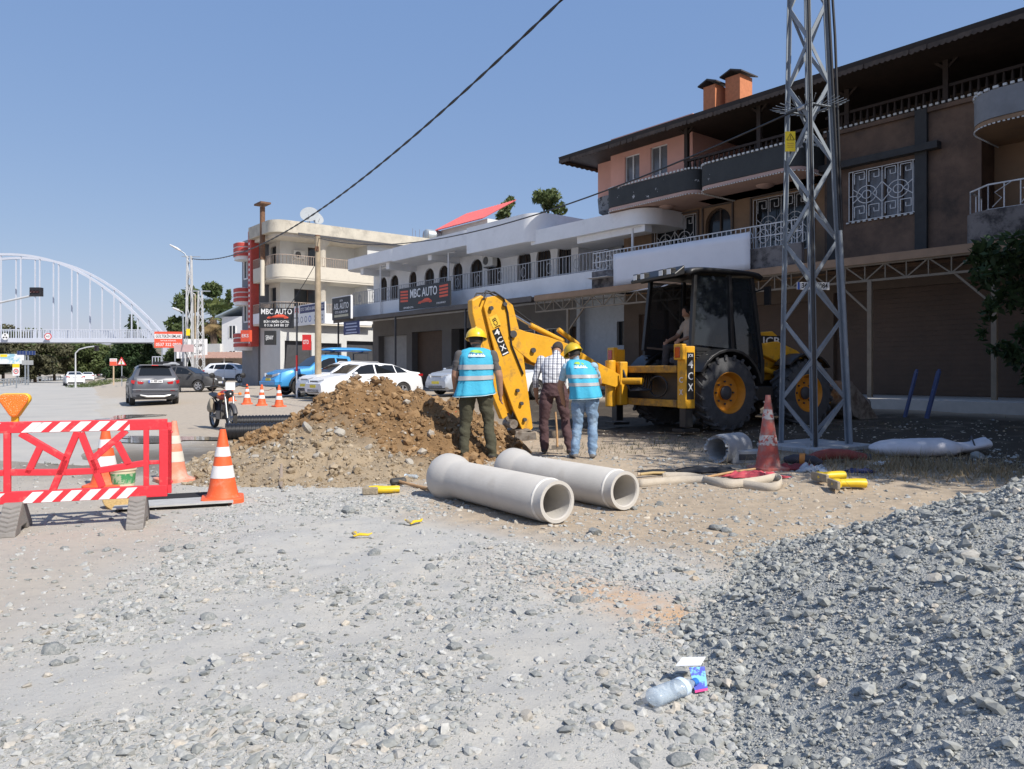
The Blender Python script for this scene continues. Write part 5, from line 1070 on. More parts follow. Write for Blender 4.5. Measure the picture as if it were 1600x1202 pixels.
    mb = MB(); mb.prism([(-.6, .27), (.6, .27), (.55, .40), (-.55, .40)], 0, .2, lambda u, v, w: (x1 + .0 - w, u * W, v + K['lo'] - .2)); mb.build('lower_grille', black, t)
    pc = plate_col or M('plate_white', (.72, .73, .74), .4, .02, 4); pb = M('plate_blue', (.03, .10, .45), .4)
    zp = K['lo'] + .3
    for xx, s, zz in ((x1 + .012, 1, zp + .02), (x0 - .012 if kind != 'suv' else x0 - .03, -1, zp + (.42 if kind != 'pickup' else .2))):
        mb = MB(); mb.box(min(xx, xx - s * .012), max(xx, xx - s * .012), -.26, .26, zz - .055, zz + .055); pl = mb.build('number_plate', pc, t)
        if plate_col is None: mb = MB(); mb.box(min(xx, xx + s * .002), max(xx, xx + s * .002) + .0005, s * .20, s * .257, zz - .052, zz + .052) if s > 0 else mb.box(xx - .003, xx, .205, .257, zz - .052, zz + .052); mb.build('plate_band', pb, pl)
        if plate: text(plate, .09, M('plate_ink', (.02, .02, .02), .5), pl, 'plate_lettering', plane_m((xx + s * .004, -s * -.02, zz), (0, s, 0), (0, 0, 1)), .001, width=.40)
    mb = MB(); mb.prism([(-.72, K['lo'] + .04), (.72, K['lo'] + .04), (.8, K['lo'] + .2), (-.8, K['lo'] + .2)], -.02, .2, lambda u, v, w: (x0 + w, u * W, v)); mb.build('rear_lower_bumper', black, t, bevel=.01)
    return t
def paint(n, c, metal=0.): return M(n, c, .38, .03, 2, metal=metal * .3, coat=.25)
pw = paint('white_car_paint', (.74, .75, .76)); pb_ = paint('blue_car_paint', (.055, .30, .62), .5); pg = paint('grey_car_paint', (.085, .09, .105), .6); ps = paint('silver_blue_paint', (.42, .46, .52), .6); pk = paint('black_car_paint', (.02, .02, .022)); pdk = M('dusty_black_paint', (.05, .05, .052), .6, .3, 3)
yp = M('yellow_plate', (.75, .62, .03), .4)
HEAD = math.atan2(-CQ, -SQ)                      # nose towards the road
def park(q, pn, kind, pt, label, dyaw=0., **k):
    L_ = -CARS[kind]['top'][0][0]; w = SF(q, pn + CARS[kind]['top'][-1][0]); return car(kind, pt, (w.x, w.y, g(w.x, w.y)), HEAD + dyaw, label, group='cars parked in front of the shops', **k)
tp = park(-33.6, 13.3, 'pickup', pb_, 'bright blue pickup with a blue roof box, parked nose out', cat='pickup truck', plate_col=yp, trim=black, name='pickup_truck', scale=1.06)
park(-30.9, 13.6, 'hatch', pw, 'white hatchback with roof rails, between blue pickup and white saloon', plate_col=yp, roofrail=True)
park(-28.6, 13.0, 'sedan', pw, 'white saloon parked behind the spoil heap', plate_col=yp, name='saloon_car')
park(-26.2, 17.2, 'hatch', ps, 'pale silver hatchback parked beside the white saloon', plate_col=yp)
park(-24.0, 17.4, 'sedan', pk, 'black saloon nose showing beside the worker in the vest', plate_col=yp, name='saloon_car')
park(-21.6, 17.0, 'sedan', pw, 'white saloon half hidden behind the digger arm', plate_col=yp, name='saloon_car')
# pickup extras
mb = MB(); mb.grid(lambda u, v: (-1.7 + 2.45 * v, (.42 * (1 - .55 * (2 * v - 1) ** 6 - (.35 * v ** 3))) * math.cos(2 * math.pi * u), 1.99 + (.13 if math.sin(2 * math.pi * u) > 0 else .07) * (1 - .8 * (2 * v - 1) ** 4) * math.sin(2 * math.pi * u)), 28, 18, True)
box_t = thing('roof_box', 'long blue roof box carried above the bed of the blue pickup', 'roof box', tp.location, HEAD); box_t.scale = (1.06,) * 3
mb.v = [(x - 0.55, y, z) for x, y, z in mb.v]; mb.build('shell', pb_, box_t, 60)
mb = MB(); mb.box(-2.2, .1, -.425, .425, 1.975, 1.99); mb.build('seam', black, box_t)
for x in (-1.75, -.35):
    mb = MB(); mb.beam((x, -.75, 1.87), (x, .75, 1.87), .05, .04); mb.beam((x, -.72, 1.87), (x, -.72, 1.1 if x < -1 else 1.78), .05); mb.beam((x, .72, 1.87), (x, .72, 1.1 if x < -1 else 1.78), .05); mb.beam((x, 0, 1.87), (x, 0, 1.93), .3, .06); mb.build('roll_bar', dkgrey, tp)
for s in (-1, 1):
    for a in CARS['pickup']['ax']:
        mb = MB(); pts = [(a + .52 * math.cos(an), s * .95, .39 + .50 * math.sin(an)) for an in [math.pi * k / 10 for k in range(11)]]; mb.tube(pts, .045, 8); mb.build('wheel_arch_flare', black, tp, 50)
mb = MB(); mb.prism([(-.85, .45), (.85, .45), (.9, .62), (-.9, .62)], -.05, .25, lambda u, v, w: (2.6 - w, u, v)); mb.build('front_bumper', pb_, tp, bevel=.03)
mb = MB(); mb.tube([(2.66, -.75, .33), (2.7, -.3, .24), (2.7, .3, .24), (2.66, .75, .33)], .012, 6); mb.build('tow_chain', M('red_white_rope', (.5, .15, .13), .8), tp)
# grey SUV waiting on the road edge, seen from behind
p = gp(243, 634); yaw = R(119)
suv = car('suv', pg, (p.x + math.cos(yaw) * 2.15, p.y + math.sin(yaw) * 2.15, g(p.x, p.y)), yaw, 'dark grey crossover stopped on the road edge, brake lights on', plate='31 AFP 346', roofrail=False, trim=black, name='crossover_car')
mb = MB(); mb.tube([(-2.215, -.55, .42), (-2.24, -.3, .36), (-2.24, .3, .36), (-2.215, .55, .42)], [.03, .045, .045, .03], 10, True, 1.1); mb.build('skid_plate', M('satin_silver'), suv, 50)
mb = MB(); mb.prism([(-.62, 1.585), (.62, 1.585), (.55, 1.63), (-.55, 1.63)], -1.86, -1.55, lambda u, v, w: (w, u, v)); mb.build('roof_spoiler', pg, suv, bevel=.01); mb = MB(); mb.box(-1.875, -1.86, -.12, .12, 1.59, 1.615); mb.build('brake_lamp', M('lit_brake_lamp', (.6, .02, .02), .3), suv)
mb = MB(); mb.prism([(-.8, .55), (.8, .55), (.84, .66), (-.84, .66)], -.035, .1, lambda u, v, w: (-2.19 + w, u, v)); mb.build('rear_bumper', pg, suv, bevel=.015)
mb = MB(); mb.lathe([(0, -.01), (.055, -.01), (.055, .0)], 20, (-2.215, 0, 1.0), 'x'); mb.build('badge', M('satin_silver'), suv)
for s in (-1, 1): MB().box(-2.225, -2.2, s * .62 - .09, s * .62 + .09, .58, .61).build('reflector', M('tail_lamp_red'), suv)
# traffic further up the road
for px, py, yw, k_, pt_, lab, nm in ((98, 603.5, 124, 'sedan', pw, 'white saloon driving away, first of the far traffic', 'saloon_car'), (126, 597, 118, 'sedan', pw, 'white saloon driving away ahead of the other white one', 'saloon_car'), (152, 592.5, 118, 'suv', pdk, 'dark car far ahead under the footbridge', 'car')):
    p = gp(px, py); car(k_, pt_, (p.x, p.y + 2, 0.015), R(yw), lab, plate='', name=nm, group='traffic on the road')
p = gp(385, 598); car('suv', pw, (p.x - 1.6, p.y + 1.0, g(p.x, p.y)), R(-14), 'white crossover parked in front of the shed with the brown roof', name='crossover_car')
p = gp(345, 612); tdk = car('sedan', pdk, (p.x - 2.6, p.y + 1.0, g(p.x, p.y)), R(-5), 'dusty black saloon with missing front wheel cover by the lattice poles', name='saloon_car')
# ------------------------------------------------------------------ motorcycle
p = gp(348, 671); t = thing('motorcycle', 'dusty red motorcycle with sacks tied on, standing on its side stand', 'motorcycle', p, R(-52)); t.rotation_euler.x = R(0)
wb = .64
for a in (-wb, wb):
    mb = MB(); mb.ring([(.23, -.04), (.28, -.045), (.30, 0), (.28, .045), (.23, .04)], 30, (a, 0, .30), 'y'); wh = mb.build('wheel', rubber, t, 40)
    mb = MB(); mb.ring([(.235, -.02), (.235, .02), (.215, .02), (.215, -.02)], 30, (a, 0, .30), 'y'); mb.lathe([(0, -.06), (.05, -.06), (.05, .06), (0, .06)], 14, (a, 0, .30), 'y')
    for k in range(12): an = k * math.pi / 6; mb.tube([(a, .03 * (-1) ** k, .3), (a + .225 * math.cos(an), 0, .3 + .225 * math.sin(an))], .005, 4)
    mb.build('rim', steel, wh, 40)
    mb = MB(); mb.tube([(a + .33 * math.cos(x), 0, .30 + .33 * math.sin(x)) for x in [R(20 + 14 * k) if a > 0 else R(20 + 14 * k) for k in range(11)]], .05, 8, True, .5); mb.build('mudguard', dkgrey, t, 50)
chrome = M('dull_chrome', (.45, .44, .42), .35, .2, 8, metal=.8); mred = M('dusty_red_paint', (.30, .035, .035), .5, .25, 5)
for s in (-1, 1):
    mb = MB(); mb.tube([(wb, s * .09, .3), (wb - .22, s * .09, .92)], .022, 8); mb.build('fork_leg', chrome, t, 50)
    mb = MB(); mb.tube([(wb - .25, s * .08, .98), (wb - .25, s * .25, 1.05), (wb - .35, s * .38, 1.03)], .013, 8); mb.build('handlebar', black, t, 50); mb = MB(); mb.tube([(wb - .35, s * .38, 1.03), (wb - .36, s * .5, 1.02)], .019, 8); mb.build('grip', black, t)
    mb = MB(); mb.tube([(wb - .3, s * .28, 1.05), (wb - .28, s * .36, 1.26)], .008, 6); mi = mb.build('mirror', black, t); mb = MB(); mb.lathe([(0, 0), (.06, .005), (.065, .02), (0, .035)], 14, (wb - .29, s * .36, 1.29), 'x'); mb.build('mirror_glass', black, mi, 50)
    mb = MB(); mb.tube([(wb - .17, s * .1, .86), (wb - .15, s * .22, .86)], .01, 6); mb.lathe([(0, -.03), (.035, -.02), (.035, .03), (0, .04)], 12, (wb - .14, s * .24, .86), 'x'); mb.build('indicator', M('orange_lens', (.75, .2, .03), .3), t, 50)
mb = MB(); mb.lathe([(0, .06), (.07, .05), (.095, 0), (.085, -.1), (0, -.13)], 20, (wb - .12, 0, .86), 'x'); hl_ = mb.build('headlight', black, t, 40); mb = MB(); mb.lathe([(0, .066), (.08, .03)], 20, (wb - .12, 0, .86), 'x'); mb.build('lamp_glass', M('headlamp_glass'), hl_, 60)
mb = MB(); mb.box(wb - .1, wb - .08, -.11, .11, .95, 1.13); mb.build('front_plate', M('plate_white'), t); 
mb = MB(); mb.tube([(.36, 0, .78), (.2, 0, .84), (-.05, 0, .80), (-.12, 0, .76)], [.06, .14, .13, .06], 14, True, .8); mb.build('fuel_tank', mred, t, 60)
mb = MB(); mb.tube([(-.08, 0, .80), (-.35, 0, .78), (-.75, 0, .83)], [.1, .13, .11], 12, True, .45); mb.build('seat', black, t, 60)
mb = MB(); mb.tube([(.42, 0, .9), (.36, 0, .62), (.25, 0, .3), (-.2, 0, .27), (-.3, 0, .6), (-.75, 0, .78)], .022, 8); mb.tube([(.4, 0, .8), (-.3, 0, .66)], .02, 8); mb.tube([(-.22, .1, .3), (-wb, .1, .3)], .02, 8); mb.tube([(-.22, -.1, .3), (-wb, -.1, .3)], .02, 8); mb.build('frame', dkgrey, t, 50)
mb = MB(); mb.box(-.12, .2, -.13, .13, .25, .45); mb.tube([(.1, 0, .42), (.2, 0, .62)], .085, 12); mb.tube([(.2, .1, .48), (.32, .12, .3), (.0, .14, .2), (-.6, .16, .3)], .03, 10); mb.build('engine', M('oily_metal', (.16, .15, .14), .5, .3, 10, metal=.6), t, 40)
mb = MB(); mb.tube([(-.05, .16, .26), (-.12, .33, .01)], .012, 6); mb.build('side_stand', dkgrey, t)
sackm = M('hessian_sack', (.30, .255, .19), .95, .15, 10, .4, 50)
for s in (-1, 1):
    mb = MB(); mb.grid(lambda u, v: (-.42 + .23 * math.cos(2 * math.pi * u) * math.sin(math.pi * v) ** .6, s * .20 + .11 * math.sin(2 * math.pi * u) * math.sin(math.pi * v) ** .6, .54 - .17 * math.cos(math.pi * v)), 18, 12, True); mb.v = [(x + .05 * math.sin(9 * z + 4 * y), y * (.8 + .25 * math.sin(7 * x + 3 * z)), z + .04 * math.sin(11 * x)) for x, y, z in mb.v]; mb.build('pannier_sack', sackm, t, 180)
mb = MB(); mb.tube([(-.75, -.02, .85), (-.72, .0, 1.15), (-.7, .02, 1.3)], .018, 6); mb.build('tied_stick', wood, t)
# ------------------------------------------------------------------ backhoe loader; x forward, y left, origin below the rear axle
jy = M('digger_yellow', (.72, .36, .015), .5, .14, 3, .15, 30, col2=(.30, .17, .05), mixlo=.52, mixhi=.72, mixsc=6, coat=.1); jk = M('digger_black', (.014, .014, .015), .45, .2, 5); jr = M('digger_rim', (.62, .24, .015), .5, .15, 6)
dusty = M('dusty_tyre', (.075, .075, .078), .95, .25, 5, .4, 30); cabg = M('cab_glass', (.02, .024, .028), .03, .05, 1, alpha=.93); jd = M('dirty_yellow', (.50, .26, .03), .7, .25, 6, col2=(.14, .09, .05), mixlo=.45, mixhi=.65, mixsc=5); hoses = M('hydraulic_hose', (.015, .015, .016), .5)
ram = M('polished_ram', (.6, .6, .6), .2, metal=.9); wornst = M('worn_bucket_steel', (.24, .21, .18), .6, .25, 8, metal=.4, col2=(.13, .10, .075), mixsc=6)
jz = g(JX, JY)
J = thing('backhoe_loader', 'yellow and black backhoe loader digging behind the workers', 'digger', (JX, JY, jz), JA)
def wheel(x, y, r, w, s):
    mb = MB(); mb.ring([(r * .56, -w / 2), (r * .86, -w / 2), (r * .95, -w * .44), (r * .965, 0), (r * .95, w * .44), (r * .86, w / 2), (r * .56, w / 2)], 44, (x, y, r), 'y'); wo = mb.build('wheel', dusty, J, 35)
    mb = MB(); n = 20
    for k in range(n):
        for sd_ in (-1, 1):
            a = 2 * math.pi * (k + (.25 if sd_ > 0 else -.25)) / n
            P = lambda a, rr, yy: Vector((x + rr * math.cos(a), y + yy, r + rr * math.sin(a)))
            mb.beam(P(a, r * .985, sd_ * w * .02), P(a + .22, r * .965, sd_ * w * .5), .055, .07, (math.cos(a), 0, math.sin(a))); mb.beam(P(a + .22, r * .965, sd_ * w * .5), P(a + .25, r * .87, sd_ * w * .505), .055, .04, (0, 1, 0))
    mb.build('tread_lugs', dusty, wo)
    mb = MB(); o_ = s * w / 2; mb.lathe([(r * .57, o_ * .98), (r * .54, o_ * 1.0), (r * .5, o_ * .8), (r * .46, o_ * .35), (r * .2, o_ * .3), (r * .18, o_ * .55), (0, o_ * .58)], 36, (x, y, r), 'y', cap=False); mb.build('rim', jr, wo, 35)
    mb = MB(); mb.lathe([(r * .185, o_ * .3), (r * .19, o_ * .6), (r * .12, o_ * .72), (0, o_ * .74)], 20, (x, y, r), 'y', cap=False)
    for k in range(8): a = k * math.pi / 4; mb.lathe([(.02, o_ * .32), (.02, o_ * .45), (0, o_ * .46)], 6, (x + r * .3 * math.cos(a), y, r + r * .3 * math.sin(a)), 'y')
    mb.build('hub', dkgrey, wo, 35)
RW = .73
for s in (-1, 1): wheel(0, s * .93, RW, .46, s); wheel(2.17, s * .93, RW * .96, .42, s)
def part(nm, mt, f, smooth=None, bevel=0., parent=None):
    mb = MB(); f(mb); return mb.build(nm, mt, parent or J, smooth, bevel)
xz = lambda u, v, w: (u, w, v)
# chassis and bonnet
part('chassis', jk, lambda m: m.box(-.95, 2.7, -.42, .42, .52, .95))
part('bonnet', jy, lambda m: m.prism([(1.15, .95), (2.95, .95), (3.0, 1.25), (2.9, 1.5), (1.15, 1.72)], -.45, .45, xz), None, .04)
part('front_axle', jk, lambda m: m.box(2.05, 2.3, -.8, .8, .55, .75)); part('rear_axle', jk, lambda m: m.box(-.15, .15, -.8, .8, .58, .85))
for s in (-1, 1):
    part('step', jk, lambda m: m.box(.72, 1.35, s * .78 - .18, s * .78 + .18, .55, .85), None, .02)
    # rear mudguard
    def fender(m):
        pts = [(.85 * math.cos(a), RW + .86 * math.sin(a)) for a in [R(12 + 14 * k) for k in range(11)]]; pts2 = [(.79 * math.cos(a), RW + .80 * math.sin(a)) for a in [R(12 + 14 * k) for k in range(11)]][::-1]
        m.prism(pts + pts2, s * .68, s * 1.2, xz)
    part('mudguard', jk, fender, 40, .01)
    def ffender(m):
        pts = [(2.17 + .80 * math.cos(a), RW + .80 * math.sin(a)) for a in [R(40 + 12 * k) for k in range(9)]]; pts2 = [(2.17 + .76 * math.cos(a), RW + .76 * math.sin(a)) for a in [R(40 + 12 * k) for k in range(9)]][::-1]
        m.prism(pts + pts2, s * .72, s * 1.16, xz)
    part('front_mudguard', jk, ffender, 40)
# cab: frame posts, glass, roof
zc0, zc1 = 1.28, 2.98
posts = {'A': ((1.22, 1.32), (1.0, 2.86)), 'B': ((.42, 1.5), (.40, 2.88)), 'C': ((-.62, 1.55), (-.48, 2.88))}
for s in (-1, 1):
    for k, (a, b) in posts.items():
        part('cab_post', jk, lambda m: m.beam((a[0], s * .76, a[1]), (b[0], s * .70, b[1]), .09, .08), None, .01)
    part('cab_sill', jk, lambda m: m.beam((-.62, s * .76, 1.56), (.42, s * .76, 1.5), .08, .14)); part('door_frame', jk, lambda m: m.beam((.42, s * .77, 1.5), (.6, s * .77, .95), .08, .1)); part('door_hinge_post', jk, lambda m: m.beam((1.22, s * .76, 1.4), (1.2, s * .77, .95), .08, .1))
    part('side_glass', cabg, lambda m: m.add([(-.58, s * .755, 1.63), (.38, s * .755, 1.57), (.37, s * .70, 2.84), (-.45, s * .70, 2.84)], [(0, 1, 2, 3)]))
    part('door_glass', cabg, lambda m: m.add([(.47, s * .757, 1.5), (.62, s * .765, 1.0), (1.14, s * .765, 1.0), (1.18, s * .757, 1.4), (.98, s * .70, 2.84), (.44, s * .70, 2.84)], [(0, 1, 2, 3, 4, 5)]))
    part('vent_louvre', jk, lambda m: [m.box(-.55, .3, s * .80 - .03, s * .80 + .03, 1.40 + .05 * k, 1.425 + .05 * k) for k in range(4)])
part('windscreen', cabg, lambda m: m.add([(1.2, -.7, 1.6), (1.2, .7, 1.6), (1.0, .65, 2.84), (1.0, -.65, 2.84)], [(0, 1, 2, 3)]))
part('roof', jk, lambda m: m.grid(lambda u, v: (-.72 + 1.95 * u, (2 * v - 1) * .80, 2.88 + .14 * (1 - (2 * u - 1) ** 4) ** .5 * (1 - .35 * (2 * v - 1) ** 4)), 20, 11), 60).modifiers.new('Solidify', 'SOLIDIFY').thickness = .1
part('roof_visor', jk, lambda m: m.prism([(-.74, 2.84), (-.98, 2.78), (-1.0, 2.84), (-.74, 3.0)], -.72, .72, xz), None, .02)
part('rear_window_raised', cabg, lambda m: m.add([(-.55, -.62, 2.74), (-.55, .62, 2.74), (-1.15, .6, 2.62), (-1.15, -.6, 2.62)], [(0, 1, 2, 3)]))
lampg = M('lamp_lens', (.7, .7, .68), .15)
for y in (-.55, -.3, .3, .55):
    lo = part('work_lamp', jk, lambda m: m.box(-1.0, -.88, y - .08, y + .08, 2.82, 2.95), None, .015); part('lamp_lens', lampg, lambda m: m.box(-1.006, -1.0, y - .06, y + .06, 2.84, 2.93), None, 0, lo)
part('cab_floor', jk, lambda m: (m.box(-.6, 1.15, -.72, .72, .95, 1.05), m.box(-.62, -.5, -.72, .72, 1.0, 1.2)))
part('dashboard', jk, lambda m: m.prism([(.75, 1.05), (1.1, 1.05), (1.15, 1.6), (.85, 1.75)], -.3, .3, xz), None, .03)
seatm = M('grey_seat_fabric', (.22, .21, .22), .9, .1, 10)
part('seat', seatm, lambda m: (m.box(-.35, .2, -.27, .27, 1.3, 1.45)), None, .05); part('seat_back', seatm, lambda m: m.prism([(.12, 1.42), (.26, 1.42), (.36, 2.05), (.24, 2.05)], -.25, .25, xz), None, .05); part('seat_base', jk, lambda m: m.box(-.2, .15, -.18, .18, 1.05, 1.3))
for s in (-1, 1): part('armrest', seatm, lambda m: m.box(-.4, -.05, s * .36 - .06, s * .36 + .06, 1.42, 1.72), None, .03); part('control_lever', jk, lambda m: (m.tube([(-.5, s * .18, 1.1), (-.42, s * .2, 1.55)], .014, 8), m.lathe([(0, 1.53), (.03, 1.55), (.03, 1.62), (0, 1.64)], 12, (-.42, s * .2, 0))))
part('mirror', jk, lambda m: (m.tube([(1.05, -.72, 2.6), (1.12, -1.0, 2.65)], .015, 6), m.box(1.1, 1.15, -1.1, -.95, 2.35, 2.68)))
# rear frame with stabiliser columns
for s in (-1, 1):
    col = part('stabiliser_column', jy, lambda m: m.box(-1.16, -.93, s * 1.12 - .12, s * 1.12 + .12, .45, 1.62), None, .015)
    part('stabiliser_leg', jk, lambda m: (m.box(-1.13, -.96, s * 1.12 - .085, s * 1.12 + .085, .1, .45), m.box(-1.25, -.85, s * 1.12 - .16, s * 1.12 + .16, .0 + .02, .07)))
    lc = part('lamp_cluster', jy, lambda m: m.box(-1.24, -1.12, s * 1.02 - .12 + s * .09, s * 1.02 + .12 + s * .09, 1.36, 1.66), None, .02); part('tail_lamp', M('tail_lamp_red'), lambda m: m.box(-1.255, -1.24, s * 1.11 - .07, s * 1.11 + .07, 1.40, 1.6), None, .008, lc)
part('rear_rail', jd, lambda m: (m.box(-1.14, -.97, -.95, .95, 1.12, 1.26), m.box(-1.14, -.97, -.95, .95, .46, .60)), None, .015)
part('rear_panel', jk, lambda m: m.box(-.96, -.88, -.9, .9, .55, 1.2)); part('hose_bundle', hoses, lambda m: [m.tube([(-1.0, .35 - .06 * k, 1.1), (-1.22, .25 - .09 * k, .9 - .02 * k), (-1.3, .3, .75), (-1.35, .48, 1.0 + .03 * k)], .018, 6) for k in range(7)], 60)
part('rear_hose_coil', hoses, lambda m: [m.tube([(-1.18, -.45 + .28 * math.cos(a), .85 + .2 * math.sin(a)) for a in [k * math.pi / 8 + j * .3 for k in range(14)]], .016, 6) for j in range(4)], 60)
# side decals
dk = M('decal_black', (.012, .012, .012), .4); dw = M('decal_white', (.75, .75, .75), .4)
ys_ = -1.12 - .123
de = part('side_decal', dk, lambda m: m.box(-1.13, -.96, ys_ - .002, ys_, .62, 1.50))
for ch, z, h in (('JCB', 1.44, .075), ('4', 1.27, .2), ('C', 1.05, .2), ('X', .84, .2)):
    text(ch, h, dw, de, 'decal_letter', plane_m((-1.045, ys_ - .005, z), (1, 0, 0), (0, 0, 1)), .001, width=.12)
for ch, z in (('C', .98), ('X', .75)): text(ch, .15, dw, de, 'decal_letter', plane_m((-1.166, -1.12, z), (0, -1, 0), (0, 0, 1)), .002, width=.10)
# loader arms and front bucket
for s in (-1, 1):
    ar = part('loader_arm', jy, lambda m: m.prism([(1.25, 1.72), (1.3, 1.5), (1.9, 1.30), (2.7, 1.02), (3.15, .45), (3.35, .45), (3.35, .6), (2.9, 1.28), (2.3, 1.6), (1.75, 1.78)], s * .62 - .07, s * .62 + .07, xz), None, .015)
    part('tower', jy, lambda m: m.prism([(1.15, 1.95), (1.15, 1.35), (1.45, 1.1), (1.95, 1.35), (1.98, 1.85), (1.75, 2.0)], s * .62 - .1 - s * .17, s * .62 + .1 - s * .17, xz), None, .02)
    part('lift_ram', jy, lambda m: m.cyl((1.35, s * .62, 1.2), (2.1, s * .62, 1.06), .06, 12)); part('tilt_ram', jy, lambda m: m.cyl((1.85, s * .45, 1.82), (2.55, s * .45, 1.5), .055, 12), 50); part('ram_rod', ram, lambda m: m.cyl((2.55, s * .45, 1.5), (3.05, s * .45, 1.24), .028, 10), 50)
    part('tilt_lever', jy, lambda m: (m.prism([(2.95, 1.32), (3.12, 1.28), (3.05, .95), (2.93, .92)], s * .45 - .04, s * .45 + .04, xz), m.beam((3.08, s * .45, 1.22), (3.5, s * .45, .62), .07, .08)), None, .01)
    if s < 0:
        yy = s * .62 - .1 - s * .17 - .103; yy = s * .62 - .1 + .17 - .003
        dp_ = part('tower_decal', dk, lambda m: m.box(1.36, 2.0, yy - .002, yy, 1.66, 1.90)); text('JCB', .24, dw, dp_, 'decal_letter', plane_m((1.70, yy - .005, 1.78), (1, 0, 0), (0, 0, 1)), .001, width=.52)
def bucket(m):
    prof = [(3.42, .95), (3.38, .45), (3.5, .2), (3.75, .08), (4.35, .05), (4.35, .08), (3.78, .13), (3.55, .24), (3.45, .47), (3.48, .93)]
    m.prism(prof, -1.12, 1.12, xz)
    for s in (-1, 1): m.prism([(3.42, .95), (3.38, .45), (3.5, .2), (3.75, .08), (4.35, .06), (3.9, .55)], s * 1.13 - .015, s * 1.13 + .015, xz)
part('loader_bucket', wornst, bucket, None, .006)
# digging arm: kingpost, boom, dipper, bucket, in the vertical plane y = YB
YB = .78
def arm(px, py): # photograph pixel -> local (x, z) in the arm's plane
    a = (px - 800) / FP; f = Vector((math.cos(JA), math.sin(JA))); n = Vector((-math.sin(JA), math.cos(JA)))
    o2 = Vector((JX, JY)) + n * YB; # ray (a*D, D) = o2 + f*x
    D = (o2.x * f.y - o2.y * f.x) / (a * f.y - f.x); x = (D - o2.y) / f.y if abs(f.y) > .1 else 0
    return (x, CAMZ - (py - HOR) / FP * D - jz)
kx = -1.3
part('kingpost', jy, lambda m: (m.box(kx - .05, kx + .14, YB - .2, YB + .2, .45, 1.35), m.cyl((kx - .16, YB, .42), (kx - .16, YB, 1.38), .11, 16)), None, .02)
part('slew_ram', jy, lambda m: (m.cyl((kx - .05, YB - .32, .95), (kx + .1, YB - .75, .95), .07, 12), m.cyl((kx - .05, YB + .3, .95), (kx + .1, YB + .5, .95), .07, 12)), 50)
B = lambda *l: [arm(*p) for p in l]
for s in (-1, 1):
    bp_ = part('boom_side', jy, lambda m: m.prism(B((796, 512), (815, 519), (849, 527), (881, 538), (925, 566), (962, 586), (958, 606), (915, 594), (870, 582), (824, 566), (804, 550), (788, 535)), YB + s * .16 - .022, YB + s * .16 + .022, xz), None, .008)
part('boom_web', jd, lambda m: m.prism(B((800, 520), (849, 533), (881, 545), (925, 571), (955, 589), (952, 602), (915, 589), (870, 576), (826, 560), (800, 540)), YB - .14, YB + .14, xz))
for s in (-1, 1):
    part('dipper_side', jy, lambda m: m.prism(B((755, 466), (775, 462), (795, 478), (806, 520), (812, 560), (826, 668), (814, 681), (796, 640), (778, 590), (762, 530), (750, 480)), YB - .02 + s * .13 - .025, YB - .02 + s * .13 + .025, xz), None, .008)
part('dipper_web', jd, lambda m: m.prism(B((760, 476), (790, 480), (800, 520), (808, 565), (820, 660), (800, 640), (783, 590), (768, 530)), YB - .13, YB + .09, xz))
part('dipper_head', jy, lambda m: m.prism(B((734, 470), (748, 462), (762, 470), (764, 510), (752, 545), (742, 520), (735, 490)), YB - .1, YB + .12, xz), None, .02)
part('dipper_extension', jy, lambda m: m.prism(B((742, 520), (760, 520), (775, 590), (790, 650), (782, 655), (768, 620), (750, 560)), YB - .09, YB + .07, xz), None, .01)
def pin(px, py, r): x, z = arm(px, py); part('pivot_pin', dkgrey, lambda m: m.cyl((x, YB - .24, z), (x, YB + .22, z), r, 14), 50)
for p_ in ((794, 523, .07), (760, 483, .04), (781, 477, .04), (826 - 1, 548, .05), (801, 610, .035), (807, 630, .035), (812, 655, .035), (819, 675, .03)): pin(*p_)
P3 = lambda px, py, dy=0.: (lambda q: (q[0], YB + dy, q[1]))(arm(px, py))
part('boom_ram', jy, lambda m: m.cyl(P3(872, 515), P3(905, 540), .05, 12), 50); part('dipper_ram', jy, lambda m: m.cyl(P3(828, 508, -.0), P3(880, 534), .055, 12), 50); part('ram_rod', ram, lambda m: m.cyl(P3(790, 485), P3(828, 508), .028, 10), 50)
part('arm_hose', hoses, lambda m: (m.tube([P3(748, 470, -.2), P3(752, 460, -.2), P3(765, 458, -.2), P3(780, 468, -.2), P3(786, 490, -.2), P3(792, 540, -.2), P3(802, 565, -.2), P3(810, 585, -.2)], .018, 8), m.tube([P3(738, 478, .1), P3(748, 458, .1), P3(768, 457, .1), P3(790, 470, .1), P3(830, 500, .1), P3(870, 525, .1), P3(910, 560, .1)], .018, 8), m.tube([P3(745, 470, 0), P3(760, 454, 0), P3(778, 460, 0), P3(785, 474, 0)], .015, 8)), 60)
yd = YB - .02 - .13 - .027
def dec(px, py): x, z = arm(px, py); return x, z
a0, a1 = dec(769, 522), dec(783, 556); ux, uz = a1[0] - a0[0], a1[1] - a0[1]; l_ = math.hypot(ux, uz); dn = Vector((ux / l_, 0, uz / l_)); rt = Vector((-dn.z, 0, dn.x))
dcc = lambda px, py: Vector((dec(px, py)[0], yd, dec(px, py)[1]))
db = part('dipper_decal', dk, lambda m: m.add([tuple(dcc(776, 535) + dn * v + rt * u + Vector((0, -.002, 0))) for u, v in ((-.08, -.27), (.08, -.27), (.08, .27), (-.08, .27))], [(0, 1, 2, 3)]))
for k, ch in enumerate(('4', 'C', 'X')): text(ch, .15, dw, db, 'decal_letter', plane_m(tuple(dcc(776, 535) + dn * (-.19 + .155 * k) + Vector((0, -.006, 0))), rt, -dn), .001, width=.12)
